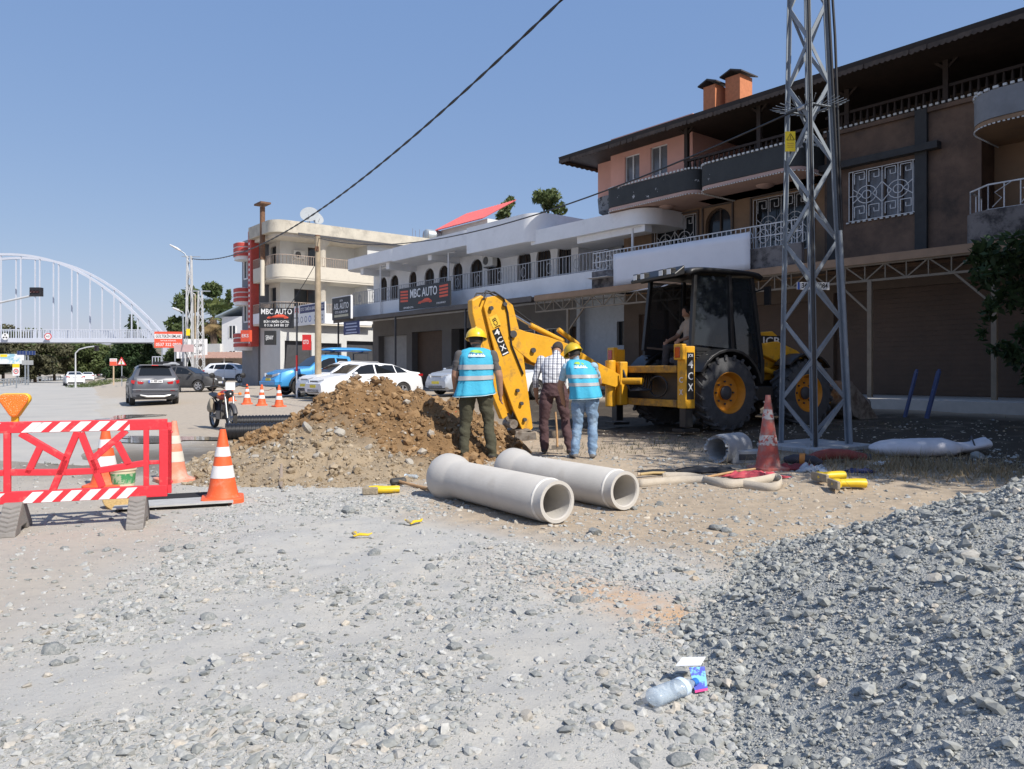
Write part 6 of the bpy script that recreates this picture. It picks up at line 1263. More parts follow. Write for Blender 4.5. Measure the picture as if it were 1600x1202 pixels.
part('decal_bar', dw, lambda m: m.add([tuple(dcc(776, 535) + dn * v + rt * u + Vector((0, -.005, 0))) for u, v in ((-.065, .225), (.065, .225), (.065, .25), (-.065, .25))], [(0, 1, 2, 3)]), None, 0, db)
dl = part('logo_plate', M('logo_yellow', (.75, .48, .05), .4), lambda m: m.add([tuple(dcc(768, 505) + dn * v + rt * u + Vector((0, -.003, 0))) for u, v in ((-.09, -.14), (.09, -.14), (.09, .08), (-.09, .08))], [(0, 1, 2, 3)]))
text('JCB', .12, dk, dl, 'decal_letter', plane_m(tuple(dcc(768, 505) + Vector((0, -.006, 0))), -dn, -rt), .001, width=.2)
# bucket at the end of the dipper, in the trench
bx_, bz_ = arm(822, 676)
def dig(m):
    prof = [(bx_ + .05, bz_ + .02), (bx_ - .12, bz_ + .10), (bx_ - .38, bz_ + .05), (bx_ - .5, bz_ - .2), (bx_ - .42, bz_ - .5), (bx_ - .1, bz_ - .72), (bx_ + .15, bz_ - .75), (bx_ + .12, bz_ - .70), (bx_ - .08, bz_ - .66), (bx_ - .37, bz_ - .45), (bx_ - .44, bz_ - .2), (bx_ - .34, bz_ + .0), (bx_ - .1, bz_ + .05)]
    m.prism(prof, YB - .3, YB + .3, xz)
    for s in (-1, 1): m.prism([(bx_ + .05, bz_ + .02), (bx_ - .38, bz_ + .05), (bx_ - .5, bz_ - .2), (bx_ - .42, bz_ - .5), (bx_ - .1, bz_ - .72), (bx_ + .15, bz_ - .75)], YB + s * .3 - .012, YB + s * .3 + .012, xz)
bk = part('digging_bucket', wornst, dig, None, .006)
for k in range(4): part('bucket_tooth', wornst, lambda m: m.prism([(bx_ + .12, bz_ - .76), (bx_ + .3, bz_ - .79), (bx_ + .12, bz_ - .70)], YB - .27 + k * .16, YB - .2 + k * .16, xz), None, 0, bk)
part('bucket_ram', jy, lambda m: m.cyl(P3(776, 590, -.0), P3(792, 645, 0), .055, 12), 50); part('bucket_link', wornst, lambda m: (m.beam(P3(790, 648), P3(806, 668), .07, .12), m.beam(P3(806, 640), P3(800, 668), .06, .1), m.lathe([(0, -.16), (.09, -.16), (.09, .16), (0, .16)], 14, P3(797, 662), 'y')), 40)
# scrap in the front bucket, blue stakes
fw_ = Vector((math.cos(JA), math.sin(JA), 0)); 
def jl(x, y, z): return Vector((JX, JY, jz)) + fw_ * x + Vector((-fw_.y, fw_.x, 0)) * y + Vector((0, 0, z))
def lump(name, label, loc, s, mat, seed, cat):
    t = thing(name, label, cat, loc, seed); mb = MB()
    mb.grid(lambda u, v: (lambda n: ((s[0] + n) * math.cos(2 * math.pi * u) * math.sin(math.pi * v) ** .5, (s[1] + n) * math.sin(2 * math.pi * u) * math.sin(math.pi * v) ** .5, s[2] * (1 - math.cos(math.pi * v)) + n))(float(fbm(np.array(math.cos(2 * math.pi * u) * 1.5 + seed), np.array(v * 3 + math.sin(2 * math.pi * u) * 1.5), 1.4, seed)) * .25), 22, 14, True); mb.build('wrap', mat, t, 60); mb = MB(); mb.tube([(-s[0] * .8, -.05, s[2]), (0, -.1, s[2] * 2.0), (s[0] * .8, .0, s[2])], .012, 6); mb.build('tie', dkgrey, t); return t
lump('scrap_bundle', 'shiny crumpled foil bundle lying in the loader bucket', jl(3.95, -.55, .14), (.5, .4, .24), M('crumpled_foil', (.32, .31, .30), .35, .3, 8, metal=.4), 3, 'bundle')
lump('cloth_bundle', 'dull brown cloth bundle beside the foil in the loader bucket', jl(3.95, .35, .14), (.45, .42, .26), M('brown_cloth', (.16, .13, .10), .9, .3, 6), 5, 'bundle')
blu = M('blue_stake', (.035, .055, .14), .6, .25, 10, col2=(.2, .22, .28), mixlo=.6, mixhi=.7, mixsc=14)
for k, (a, b, D) in enumerate((((1412, 625), (1432, 580), 17.0), ((1446, 640), (1467, 580), 16.6))):
    A = at(*a, D); Bq = at(*b, D); A.z = min(A.z, g(A.x, A.y) + .2); t = thing('blue_stake', ['thin blue stake leaning behind the loader bucket', 'wider blue stake leaning out past the loader bucket'][k], 'stake', (A.x, A.y, g(A.x, A.y))); mb = MB(); mb.beam((0, 0, -.1), Bq - Vector((A.x, A.y, g(A.x, A.y))), .10 + .03 * k, .04); mb.build('board', blu, t); e = Bq - Vector((A.x, A.y, g(A.x, A.y))); mb = MB(); mb.beam(e, e * 1.04, .07, .03); mb.build('stake_tip', blu, t)

for o_ in list(J.children):
    if o_.name.split('.')[0] in ('cab_post', 'side_glass', 'door_glass', 'windscreen', 'roof', 'roof_visor', 'rear_window_raised', 'work_lamp', 'mirror', 'lamp_lens'):
        for ob in [o_] + list(o_.children):
            for v in ob.data.vertices:
                if v.co.z > 1.28: v.co.z = 1.28 + (v.co.z - 1.28) * 1.13
# ------------------------------------------------------------------ people: one continuous body mesh each
skin = M('skin', (.36, .20, .13), .55, .08, 10, .1, 80); hairm = M('dark_hair', (.02, .016, .014), .7, .3, 40, .5, 90)
def seg_d(P, a, b):
    ab = b - a; t = np.clip(((P - a) @ ab) / (ab @ ab + 1e-9), 0, 1); return np.linalg.norm(P - (a + t[:, None] * ab), axis=1), t
def person(label, loc, yaw, J, mats, sleeve=.5, vest=None, helmet=None, hair=True, torso=None, vox=.0125, bare=False, wide=1.08, hs=1.10):
    t = thing('person', label, 'person', loc, yaw); t.scale = (1.14 * wide, 1.12, hs)
    V = lambda k: Vector(J[k]); mb = MB(); segs = []
    def limb(keys, rads, mat, flat=1., matfn=None):
        pts = []; rr = []
        for (a, b), (ra, rb) in zip(zip(keys, keys[1:]), zip(rads, rads[1:])):
            for k in range(5): s = k / 5; pts.append(V(a).lerp(V(b), s)); rr.append(ra + (rb - ra) * s)
            segs.append((np.array(J[a]), np.array(J[b]), (ra + rb) / 2, mat))
        pts.append(V(keys[-1])); rr.append(rads[-1]); mb.tube(pts, rr, 14)
        for k, r_ in zip(keys, rads): mb.lathe([(0, -r_)] + [(r_ * math.cos(x), r_ * math.sin(x)) for x in [R(-60 + 30 * i) for i in range(5)]] + [(0, r_)], 12, V(k))
    for s in 'lr':
        limb(['hip' + s, 'knee' + s, 'ank' + s], [.098, .072, .062], 'pants')
        a = V('ank' + s); f = Vector(J.get('foot' + s, (0, 1, 0))).normalized(); mb.tube([a + Vector((0, 0, -.055)) - f * .06, a + Vector((0, 0, -.05)) + f * .02, a + Vector((0, 0, -.06)) + f * .13, a + Vector((0, 0, -.07)) + f * .2], [.04, .05, .045, .03], 12, True, .8)
        segs.append((np.array(a + Vector((0, 0, -.07)) - f * .05), np.array(a + Vector((0, 0, -.07)) + f * .2), .045, 'shoe'))
        limb(['sho' + s, 'elb' + s, 'wri' + s], [.062, .047, .033], 'arm')
        w = V('wri' + s); d = (w - V('elb' + s)).normalized(); d = (d + Vector(J.get('handdir' + s, (0, .1, -.2)))).normalized()
        x_ = d.cross(Vector(J.get('palm' + s, (1, 0, 0)))).normalized(); n_ = x_.cross(d)
        pe = w + d * .085; mb.tube([w, w + d * .03, w + d * .06, pe], [.026, .034, .038, .034], 12, True, .6); segs.append((np.array(w), np.array(pe + d * .09), .03, 'skin'))
        for i, (o_, L_) in enumerate(((-.027, .06), (-.009, .072), (.009, .068), (.026, .052))):
            b = w + d * .08 + x_ * o_; mid = b + d * L_ * .55 + n_ * .006; mb.tube([b, mid, mid + (d * .7 + n_ * .55).normalized() * L_ * .5], [.0105, .010, .0085], 8)
        th = w + d * .03 - x_ * .03; mb.tube([th, th - x_ * .025 + d * .03, th - x_ * .03 + d * .062], [.013, .012, .0095], 8)
    # torso: stacked ellipses
    T = torso; n = 20; vs = []; fs = []
    for (cx, cy, cz, rx, ry) in T:
        for j in range(n): a = 2 * math.pi * j / n; vs.append((cx + rx * math.cos(a), cy + ry * math.sin(a), cz))
    for i in range(len(T) - 1):
        for j in range(n): fs.append((i * n + j, i * n + (j + 1) % n, (i + 1) * n + (j + 1) % n, (i + 1) * n + j))
    fs += [tuple(range(n - 1, -1, -1)), tuple((len(T) - 1) * n + j for j in range(n))]; mb.add(vs, fs)
    for a, b in zip(T, T[1:]): segs.append((np.array(a[:3]), np.array(b[:3]), min(a[3], b[3]) * .9, 'shirt' if a[2] >= J['waist'] - .03 else 'pants'))
    # neck, head
    hd = V('head'); nk = V('neck'); up = (hd - nk).normalized(); fa = Vector(J.get('face', (0, 1, 0))); fa = (fa - up * fa.dot(up)).normalized(); rt = fa.cross(up)
    mb.tube([nk - up * .07, nk, hd - up * .03], [.062, .056, .055], 14); segs.append((np.array(nk - up * .02), np.array(hd), .06, 'skin'))
    st = len(mb.v); mb.grid(lambda u, v: (.075 * math.cos(2 * math.pi * u) * math.sin(math.pi * v) ** .8, .096 * math.sin(2 * math.pi * u) * math.sin(math.pi * v) ** .8, -.118 * math.cos(math.pi * v)), 20, 12, True)
    hm = Matrix(((rt.x, fa.x, up.x, hd.x), (rt.y, fa.y, up.y, hd.y), (rt.z, fa.z, up.z, hd.z), (0, 0, 0, 1))) ; mb.xf(hm, st)
    hp = lambda x, y, z: hm @ Vector((x, y, z))
    mb.tube([hp(0, .085, .025), hp(0, .115, -.015), hp(0, .09, -.03)], [.012, .018, .012], 8); mb.tube([hp(0, .06, -.075), hp(0, .085, -.085)], [.045, .03], 10)      # nose, chin
    for s in (-1, 1): mb.tube([hp(s * .072, -.01, .02), hp(s * .084, -.02, .0), hp(s * .074, -.012, -.03)], [.014, .02, .011], 8)                                            # ears
    mb.tube([hp(-.025, .088, -.05), hp(.025, .088, -.05)], .010, 8)
    segs.append((np.array(hp(0, 0, -.04)), np.array(hp(0, 0, .05)), .09, 'skin'))
    # union -> one continuous surface
    tmp = mb.build('tmp', None); rm = tmp.modifiers.new('r', 'REMESH'); rm.mode = 'VOXEL'; rm.voxel_size = vox; sm = tmp.modifiers.new('s', 'SMOOTH'); sm.iterations = 3; sm.factor = .5
    dg = bpy.context.evaluated_depsgraph_get(); me = bpy.data.meshes.new_from_object(tmp.evaluated_get(dg)); bpy.data.objects.remove(tmp)
    names = ['skin', 'shirt', 'pants', 'shoe']; me.materials.clear(); [me.materials.append(m) for m in (skin, mats['shirt'], mats['pants'], mats['shoe'])]
    nv = len(me.vertices); co = np.empty(nv * 3, np.float32); me.vertices.foreach_get('co', co); co = co.reshape(-1, 3).astype(float)
    # cloth folds on trousers and shirt
    nr = np.empty(nv * 3, np.float32); me.vertices.foreach_get('normal', nr); nr = nr.reshape(-1, 3)
    fold = fbm(co[:, 0] * 9 + co[:, 1] * 7, co[:, 2] * 13 + co[:, 0] * 5, 1., 77, 3); wgt = (co[:, 2] < J['waist'] + .35) & (co[:, 2] > .08)
    armd = np.min([seg_d(co, np.array(J['elb' + s]), np.array(J['wri' + s]))[0] for s in 'lr'], axis=0); wgt &= armd > .13
    co2 = co + nr * (fold * .05 * wgt)[:, None]; me.vertices.foreach_set('co', co2.astype(np.float32).ravel())
    cen = np.empty(len(me.polygons) * 3, np.float32); me.polygons.foreach_get('center', cen); cen = cen.reshape(-1, 3).astype(float)
    best = np.full(len(cen), 9.); mi = np.zeros(len(cen), int)
    for a, b, r_, m in segs:
        d, tt = seg_d(cen, a, b); d = d - r_
        k = d < best; best[k] = d[k]
        if m == 'arm':
            up_ = np.allclose(a, J['shol']) or np.allclose(a, J['shor']); fr = tt * .5 + (0 if up_ else .5); mi[k] = np.where(fr[k] < sleeve, 1, 0)
        else: mi[k] = names.index(m)
    me.polygons.foreach_set('material_index', mi.astype(np.int32)); me.polygons.foreach_set('use_smooth', [True] * len(me.polygons)); me.update()
    put('body', me, parent=t)
    if hair:
        mb = MB(); st = 0; mb.grid(lambda u, v: (lambda th: (.082 * math.cos(2 * math.pi * u) * math.sin(th), .10 * math.sin(2 * math.pi * u) * math.sin(th) - .012, .128 * math.cos(th)))(v * R(115 if math.sin(2 * math.pi * u) < .1 else 115 - 70 * (math.sin(2 * math.pi * u) - .1))), 26, 12, True); mb.xf(hm); mb.build('hair', hairm if not bare else M('cropped_hair', (.045, .035, .03), .9, .2, 40), t, 180)
    if helmet:
        tl_ = hm @ Matrix.Rotation(R(-6), 4, 'X')
        mb = MB(); mb.grid(lambda u, v: (lambda th: (.122 * math.cos(2 * math.pi * u) * math.sin(th), .145 * math.sin(2 * math.pi * u) * math.sin(th), .022 + .135 * math.cos(th)))(v * R(96)), 30, 12, True); mb.xf(tl_); hs = mb.build('hard_hat', helmet, t, 180)
        mb = MB(); mb.grid(lambda u, v: (lambda e: ((.12 + e * .013) * math.cos(2 * math.pi * u), (.143 + e * (.013 + .04 * max(0, math.sin(2 * math.pi * u)))) * math.sin(2 * math.pi * u), .014 - .008 * e))(v), 30, 3, True); mb.xf(tl_); b_ = mb.build('hat_brim', helmet, hs, 180); b_.modifiers.new('Solidify', 'SOLIDIFY').thickness = .006
        mb = MB(); mb.tube([tl_ @ Vector((0, -.135 * math.cos(a), .025 + .14 * math.sin(a))) for a in [R(10 + 16 * k) for k in range(11)]], .012, 8, True, .6); mb.build('hat_ridge', helmet, hs, 60)
    if vest:
        vm, rows, hem = vest; nU = 40
        def at_v(v, off=0.):
            k = v * (len(rows) - 1); i = min(int(k), len(rows) - 2); f = k - i; return [rows[i][j] * (1 - f) + rows[i + 1][j] * f for j in range(5)]
        def pt(u, v, off=0.):
            cx, cy, cz, rx, ry = at_v(v); a = 2 * math.pi * u; w = .010 * math.sin(9 * a + 4 * v) * (1 - v) + .006 * math.sin(17 * a - 9 * v)
            sx = abs(math.cos(a)) ** .75 * (1 if math.cos(a) > 0 else -1); sy = abs(math.sin(a)) ** .85 * (1 if math.sin(a) > 0 else -1)
            return (cx + (rx + w + off) * sx, cy + (ry + w + off) * sy, cz + hem * math.cos(a - .6) * (1 - v) ** 3)
        mb = MB(); mb.grid(lambda u, v: pt(u, v), nU, 22, True); vo = mb.build('hi_vis_vest', vm, t, 180); vo.modifiers.new('Solidify', 'SOLIDIFY').thickness = .006
        for v0, v1 in ((.27, .335), (.42, .485)):
            mb = MB(); mb.grid(lambda u, v: pt(u, v0 + (v1 - v0) * v, .011), nU, 3, True); mb.build('reflective_band', M('silver_reflective', (.42, .43, .44), .4, .1, 8), vo, 180)
        mb = MB(); mb.grid(lambda u, v: pt(u, .004 + .012 * v, .010), nU, 2, True); mb.build('hem_piping', M('pale_piping', (.45, .6, .65), .7), vo, 180)
        # emblem on the back: green hill over a white word strip
        U = lambda x: .75 + x
        gm = M('emblem_green', (.33, .55, .06), .7); wm = M('emblem_white', (.62, .72, .76), .7); bm_ = M('emblem_blue', (.05, .30, .50), .7)
        mb = MB(); mb.grid(lambda a, b: pt(U(-.055 + .11 * a), .755 + (.10 * math.sin(math.pi * min(1, a * 1.08)) ** .7) * b, .010), 14, 4); mb.build('emblem_hill', gm, vo, 180)
        mb = MB(); mb.grid(lambda a, b: pt(U(-.06 + .125 * a), .735 + .02 * b + .02 * math.sin(a * 7) , .0105), 14, 3); mb.build('emblem_wave', bm_, vo, 180)
        mb = MB(); mb.grid(lambda a, b: pt(U(-.06 + .125 * a), .645 + .045 * b, .010), 14, 3); mb.build('emblem_strip', wm, vo, 180)
        for k in range(6): mb = MB(); mb.grid(lambda a, b: pt(U(-.055 + .019 * k + .013 * a), .695 + .032 * b, .0115), 3, 3); mb.build('emblem_letter', wm, vo, 180)
    return t
olive = M('olive_cloth', (.060, .058, .036), .9, .15, 7, .3, 60); maroon = M('maroon_cloth', (.085, .045, .048), .9, .12, 7, .3, 60); denim = M('blue_denim', (.17, .26, .38), .9, .18, 6, .3, 70, col2=(.32, .42, .53), mixlo=.5, mixhi=.7, mixsc=5)
dshoe = M('dark_shoe', (.035, .03, .028), .7); cyan = M('cyan_vest', (.055, .42, .62), .75, .06, 5, .25, 30); hhy = M('yellow_helmet', (.80, .52, .02), .35, .05, 5, coat=.3); hho = M('ochre_helmet', (.62, .42, .02), .45, .1, 5)
gshirt = M('grey_tshirt', (.09, .085, .085), .9, .1, 8); bshirt = M('pale_blue_shirt', (.30, .45, .55), .9, .1, 8)
def plaid():
    m = bpy.data.materials.new('plaid_shirt'); m.use_nodes = True; nt = m.node_tree; N = nt.nodes; L = nt.links; b = N['Principled BSDF']; tc = N.new('ShaderNodeTexCoord'); sp = N.new('ShaderNodeSeparateXYZ'); L.new(tc.outputs['Object'], sp.inputs[0])
    def stripe(out, per, duty, off=0.):
        a = N.new('ShaderNodeMath'); a.operation = 'ADD'; a.inputs[1].default_value = 10 + off; L.new(out, a.inputs[0]); d = N.new('ShaderNodeMath'); d.operation = 'MODULO'; d.inputs[1].default_value = per; L.new(a.outputs[0], d.inputs[0]); c = N.new('ShaderNodeMath'); c.operation = 'LESS_THAN'; c.inputs[1].default_value = per * duty; L.new(d.outputs[0], c.inputs[0]); return c.outputs[0]
    col = None; prev = (.70, .71, .74, 1)
    for out, per, duty, off, c, f in ((sp.outputs[0], .058, .26, 0, (.02, .025, .06), .85), (sp.outputs[2], .075, .22, 0, (.05, .06, .12), .55), (sp.outputs[0], .058, .07, .03, (.03, .035, .08), .8), (sp.outputs[2], .075, .06, .035, (.03, .035, .08), .6)):
        mx = N.new('ShaderNodeMix'); mx.data_type = 'RGBA'; mx.inputs['B'].default_value = (*c, 1); k = N.new('ShaderNodeMath'); k.operation = 'MULTIPLY'; k.inputs[1].default_value = f; L.new(stripe(out, per, duty, off), k.inputs[0]); L.new(k.outputs[0], mx.inputs['Factor'])
        if col is None: mx.inputs['A'].default_value = prev
        else: L.new(col, mx.inputs['A'])
        col = mx.outputs['Result']
    L.new(col, b.inputs['Base Color']); b.inputs['Roughness'].default_value = .9; return m
def place(px, py):
    p = gp(px, py); return p
# worker in olive trousers, seen from behind
p = place(744, 719)
J1 = dict(hipl=(-.1, 0, .90), hipr=(.1, 0, .90), kneel=(-.13, .03, .48), kneer=(.15, .03, .48), ankl=(-.15, -.02, .10), ankr=(.19, -.03, .10), footl=(-.2, 1, 0), footr=(.35, 1, 0), shol=(-.195, 0, 1.40), shor=(.195, 0, 1.40), elbl=(-.25, .02, 1.12), elbr=(.27, -.02, 1.12), wril=(-.24, .16, .92), wrir=(.29, .05, .87), neck=(0, .02, 1.49), head=(.0, .03, 1.605), face=(.05, 1, -.05), waist=.96)
T1 = [(0, .0, .84, .15, .10), (0, 0, .92, .165, .11), (0, 0, 1.02, .155, .105), (0, 0, 1.18, .165, .11), (0, 0, 1.32, .185, .115), (0, 0, 1.41, .17, .10), (0, .01, 1.47, .08, .07)]
V1 = (cyan, [(-.02, 0, .86, .245, .165), (-.015, 0, .98, .215, .15), (0, 0, 1.12, .20, .14), (0, 0, 1.28, .205, .138), (0, 0, 1.38, .205, .13), (0, .005, 1.455, .17, .10), (0, .012, 1.49, .085, .075)], .03)
person('worker with yellow helmet, cyan vest and olive trousers, hands at his sides', p, R(4), J1, dict(shirt=gshirt, pants=olive, shoe=dshoe), .38, V1, hhy, True, T1)
# man in the plaid shirt, head bowed
p = place(866, 710)
J2 = dict(hipl=(-.1, 0, .92), hipr=(.1, 0, .92), kneel=(-.15, .04, .5), kneer=(.15, .05, .5), ankl=(-.14, .06, .10), ankr=(.22, -.02, .10), footl=(-.1, 1, 0), footr=(.4, 1, 0), shol=(-.19, .09, 1.40), shor=(.185, .12, 1.37), elbl=(-.27, .08, 1.10), elbr=(.27, .14, 1.09), wril=(-.26, .18, .85), wrir=(.20, .30, .92), neck=(.02, .16, 1.47), head=(.03, .25, 1.555), face=(-.25, .75, -.65), waist=.98)
T2 = [(0, 0, .86, .15, .105), (0, -.005, .94, .168, .115), (0, .0, 1.04, .16, .11), (0, .03, 1.2, .175, .115), (0, .07, 1.32, .19, .115), (0, .10, 1.41, .165, .10), (.01, .14, 1.46, .08, .07)]
person('man in a white plaid shirt and maroon trousers looking down into the trench', p, R(-6), J2, dict(shirt=plaid(), pants=maroon, shoe=dshoe), .72, None, None, True, T2, bare=True, wide=.98, hs=1.05)
# worker in jeans, leaning to look
p = place(914, 716)
J3 = dict(hipl=(-.09, 0, .90), hipr=(.09, 0, .90), kneel=(-.10, .04, .49), kneer=(.11, .03, .49), ankl=(-.14, -.02, .10), ankr=(.10, -.03, .10), footl=(-.3, 1, 0), footr=(.2, 1, 0), shol=(-.25, .08, 1.33), shor=(.12, .05, 1.34), elbl=(-.34, .16, 1.06), elbr=(.20, .22, 1.10), wril=(-.30, .28, .84), wrir=(.10, .40, 1.0), neck=(-.12, .14, 1.42), head=(-.155, .165, 1.535), face=(-.45, .8, -.35), waist=.97)
T3 = [(0, 0, .84, .15, .105), (0, 0, .92, .165, .115), (-.01, .0, 1.02, .16, .11), (-.03, .02, 1.16, .168, .115), (-.06, .05, 1.28, .18, .115), (-.08, .08, 1.36, .155, .10), (-.11, .12, 1.41, .08, .07)]
V3 = (cyan, [(.01, 0, .87, .215, .155), (0, 0, .98, .20, .148), (-.02, .01, 1.10, .195, .145), (-.045, .035, 1.23, .20, .14), (-.065, .06, 1.325, .19, .13), (-.09, .095, 1.40, .15, .10), (-.115, .125, 1.435, .085, .075)], .02)
person('worker with ochre helmet, cyan vest and faded blue jeans leaning over', p, R(-4), J3, dict(shirt=bshirt, pants=denim, shoe=M('grey_shoe', (.2, .19, .18), .7)), .35, V3, hho, True, T3, wide=.92, hs=.98)
# driver in the cab, turned to the digging arm
dl_ = jl(-.05, -.05, .62)
J4 = dict(hipl=(-.1, 0, .90), hipr=(.1, 0, .90), kneel=(-.18, .42, .92), kneer=(.18, .42, .92), ankl=(-.18, .45, .50), ankr=(.18, .45, .50), shol=(-.19, -.02, 1.38), shor=(.19, -.02, 1.38), elbl=(-.27, .1, 1.14), elbr=(.27, .1, 1.14), wril=(-.2, .34, 1.06), wrir=(.2, .34, 1.06), neck=(0, .02, 1.47), head=(0, .07, 1.58), face=(.1, 1, -.3), waist=.97)
person('driver in a beige shirt sitting in the digger cab, facing the arm', (dl_.x, dl_.y, dl_.z), JA + R(90), J4, dict(shirt=M('beige_shirt', (.42, .35, .28), .9), pants=M('dark_trousers', (.05, .045, .045), .9), shoe=dshoe), .4, None, None, True, T1, .016, wide=.9)
p = gp(404, 597); person('person in dark clothes standing by the shed behind the blue pickup', p, R(150), J1, dict(shirt=M('black_shirt', (.015, .015, .016), .9), pants=M('dark_trousers'), shoe=dshoe), .5, None, None, True, T1, .02)
# shovel handle standing in the trench
p = at(871, 665, 12.7); t = thing('shovel', 'wooden shovel handle standing between the legs of the plaid shirted man', 'shovel', (p.x, p.y, g(p.x, p.y))); mb = MB(); mb.tube([(.0, 0, .05), (-.01, .03, .35), (-.03, .06, .62)], [.02, .017, .016], 10); mb.build('handle', M('handle_wood'), t, 60); mb = MB(); mb.prism([(-.1, 0), (.1, 0), (.09, -.2), (0, -.28), (-.09, -.2)], -.005, .005); mb.xf(Matrix.Translation((0, 0, .07))); mb.build('blade', wornst, t)
# ------------------------------------------------------------------ lattice pylon by the digger
galv = M('pylon_galvanised', (.22, .25, .285), .65, .15, 4, metal=.2)
pc = gp(1272, 703); pc.y += .25; pc.x = (1272 - 800) / FP * pc.y
P_ = thing('lattice_pylon', 'galvanised lattice power pylon standing beside the digger', 'pylon', (pc.x, pc.y, g(pc.x, pc.y)), R(45 - 19)); P_.rotation_euler.y = R(-1.2)
def lattice(root, s0, s1, H, lw, bw, step, mat, z0=0.):
    c = lambda k, z: Vector((((1, 1), (-1, 1), (-1, -1), (1, -1))[k % 4][0] * (s0 + (s1 - s0) * z / H) / 2, ((1, 1), (-1, 1), (-1, -1), (1, -1))[k % 4][1] * (s0 + (s1 - s0) * z / H) / 2, z))
    for k in range(4):
        mb = MB(); a, b = c(k, z0), c(k, H); sx, sy = (1, -1, -1, 1)[k], (1, 1, -1, -1)[k]
        mb.beam(a, b, lw, .012, (0, 1, 0)); mb.beam(a + Vector((sx * -lw / 2 * 0, 0, 0)), b, .012, lw, (0, 1, 0)); mb.build('corner_leg', mat, root)
    for k in range(4):
        z = .15; i = k % 2
        while z + step < H:
            a = c(k, z) if i % 2 == 0 else c(k + 1, z); b = c(k + 1, z + step) if i % 2 == 0 else c(k, z + step)
            mb = MB(); mb.beam(a, b, bw, .01, (0, 1, 0) if k % 2 == 0 else (1, 0, 0)); mb.build('brace', mat, root); z += step; i += 1
    return c
cc = lattice(P_, .70, .16, 11.6, .10, .062, .62, galv)
mb = MB(); mb.box(-.62, .62, -.62, .62, -.25, .06); mb.build('footing', M('old_concrete'), P_, bevel=.02)
mb = MB()
for k in range(4):
    a, b = cc(k, 5.35), cc(k + 1, 5.35)
    for j in range(9):
        p = a.lerp(b, j / 8); d = Vector((p.x, p.y, 0)).normalized(); mb.tube([p, p + d * .27 + Vector((0, 0, .07))], .006, 4)
    mb.beam(a, b, .06, .015)
mb.build('anti_climb_spikes', galv, P_)
for k, h in ((2, 9.6), (3, 3.4), (3, 9.6)):
    a, b = cc(k, .05), cc(k, h); o_ = Vector((.0, -.06, 0)) if k == 3 else Vector((-.05, -.05, 0)); mb = MB(); mb.tube([a + o_, b + o_], .032 if h < 5 else .022, 8); mb.build('cable_conduit', galv if h < 5 else black, P_, 60)
mb = MB(); a, b = cc(3, 3.4), cc(3, 11); mb.tube([a + Vector((.03, -.07, 0)), a.lerp(b, .4) + Vector((.08, -.08, 0)), b + Vector((.02, -.06, 0))], .02, 8); mb.build('cable', black, P_, 60)
mb = MB()
for z in (9.6, 10.6, 11.4): mb.beam((-1.0, 0, z), (1.0, 0, z), .08)
for x in (-.95, -.5, .5, .95):
    for z in (9.6, 10.6, 11.4): mb.lathe([(0, z), (.05, z + .02), (.06, z + .08), (.03, z + .16), (0, z + .17)], 10, (x, 0, 0))
mb.build('crossarm', galv, P_)
P_i = P_.matrix_basis.inverted()
def on_pylon(px, py, D): return at(px, py, D)
def sign_board(name, label, cat, c, w, h, yaw, mat, z_up=True, depth=.02, pole=None, pole_mat=None):
    """upright board; c = centre; yaw = heading of its right-hand direction"""
    t = thing(name, label, cat, c, yaw); mb = MB(); mb.box(-w / 2, w / 2, 0, depth, -h / 2, h / 2); b = mb.build('board', mat, t)
    t['w'] = 0; del t['w']
    if pole:
        for x in pole: mb = MB(); mb.box(x - .04, x + .04, depth, depth + .08, (g(c[0], c[1]) - c[2]), h / 2); mb.build('post', pole_mat or steel, t)
    return t, b
def lett(t, b, s, x, z, size, mat, width=None, y=-.004): return text(s, size, mat, b, 'lettering', plane_m((x, y, z), (1, 0, 0), (0, 0, 1)), .002, width=width)
ysgn = M('sign_yellow', (.80, .60, .02), .5, .05, 5); ink = M('sign_ink', (.015, .015, .015), .6); wht = M('sign_white', (.74, .74, .74), .5, .03, 4); rd = M('sign_red', (.62, .03, .03), .5, .05, 4); orr = M('sign_orange_red', (.72, .10, .05), .5, .05, 4); sblk = M('sign_black', (.02, .021, .024), .45, .1, 3); nvy = M('sign_navy', (.02, .03, .12), .5, .1, 3)
t, b = sign_board('warning_sign', 'small yellow high voltage warning sign fixed on the pylon', 'sign', at(1235, 221, 12.05), .155, .31, 0, ysgn)
mb = MB()
for a0, a1 in (((-.06, .02), (.06, .02)), ((.06, .02), (0, .12)), ((0, .12), (-.06, .02))): mb.beam((a0[0], -.004, a0[1]), (a1[0], -.004, a1[1]), .011, .004)
mb.beam((.008, -.004, .095), (-.008, -.004, .062), .009, .004); mb.beam((-.008, -.004, .065), (.01, -.004, .062), .007, .004); mb.beam((.008, -.004, .063), (-.003, -.004, .03), .008, .004); mb.build('symbol', ink, b)
for z in (-.03, -.06, -.09): mb = MB(); mb.box(-.05, .05, -.004, 0, z - .006, z + .003); mb.build('small_print', M('sign_brown', (.4, .25, .05), .6), b)
t, b = sign_board('number_plate', 'white car number plate wired across the pylon legs', 'number plate', at(1271, 447, 12.55), .55, .12, R(6), wht); lett(t, b, '34 YR 4084', .02, 0, .12, ink, .44); mb = MB(); mb.box(-.272, -.235, -.003, 0, -.058, .058); mb.build('blue_band', M('plate_blue'), b)
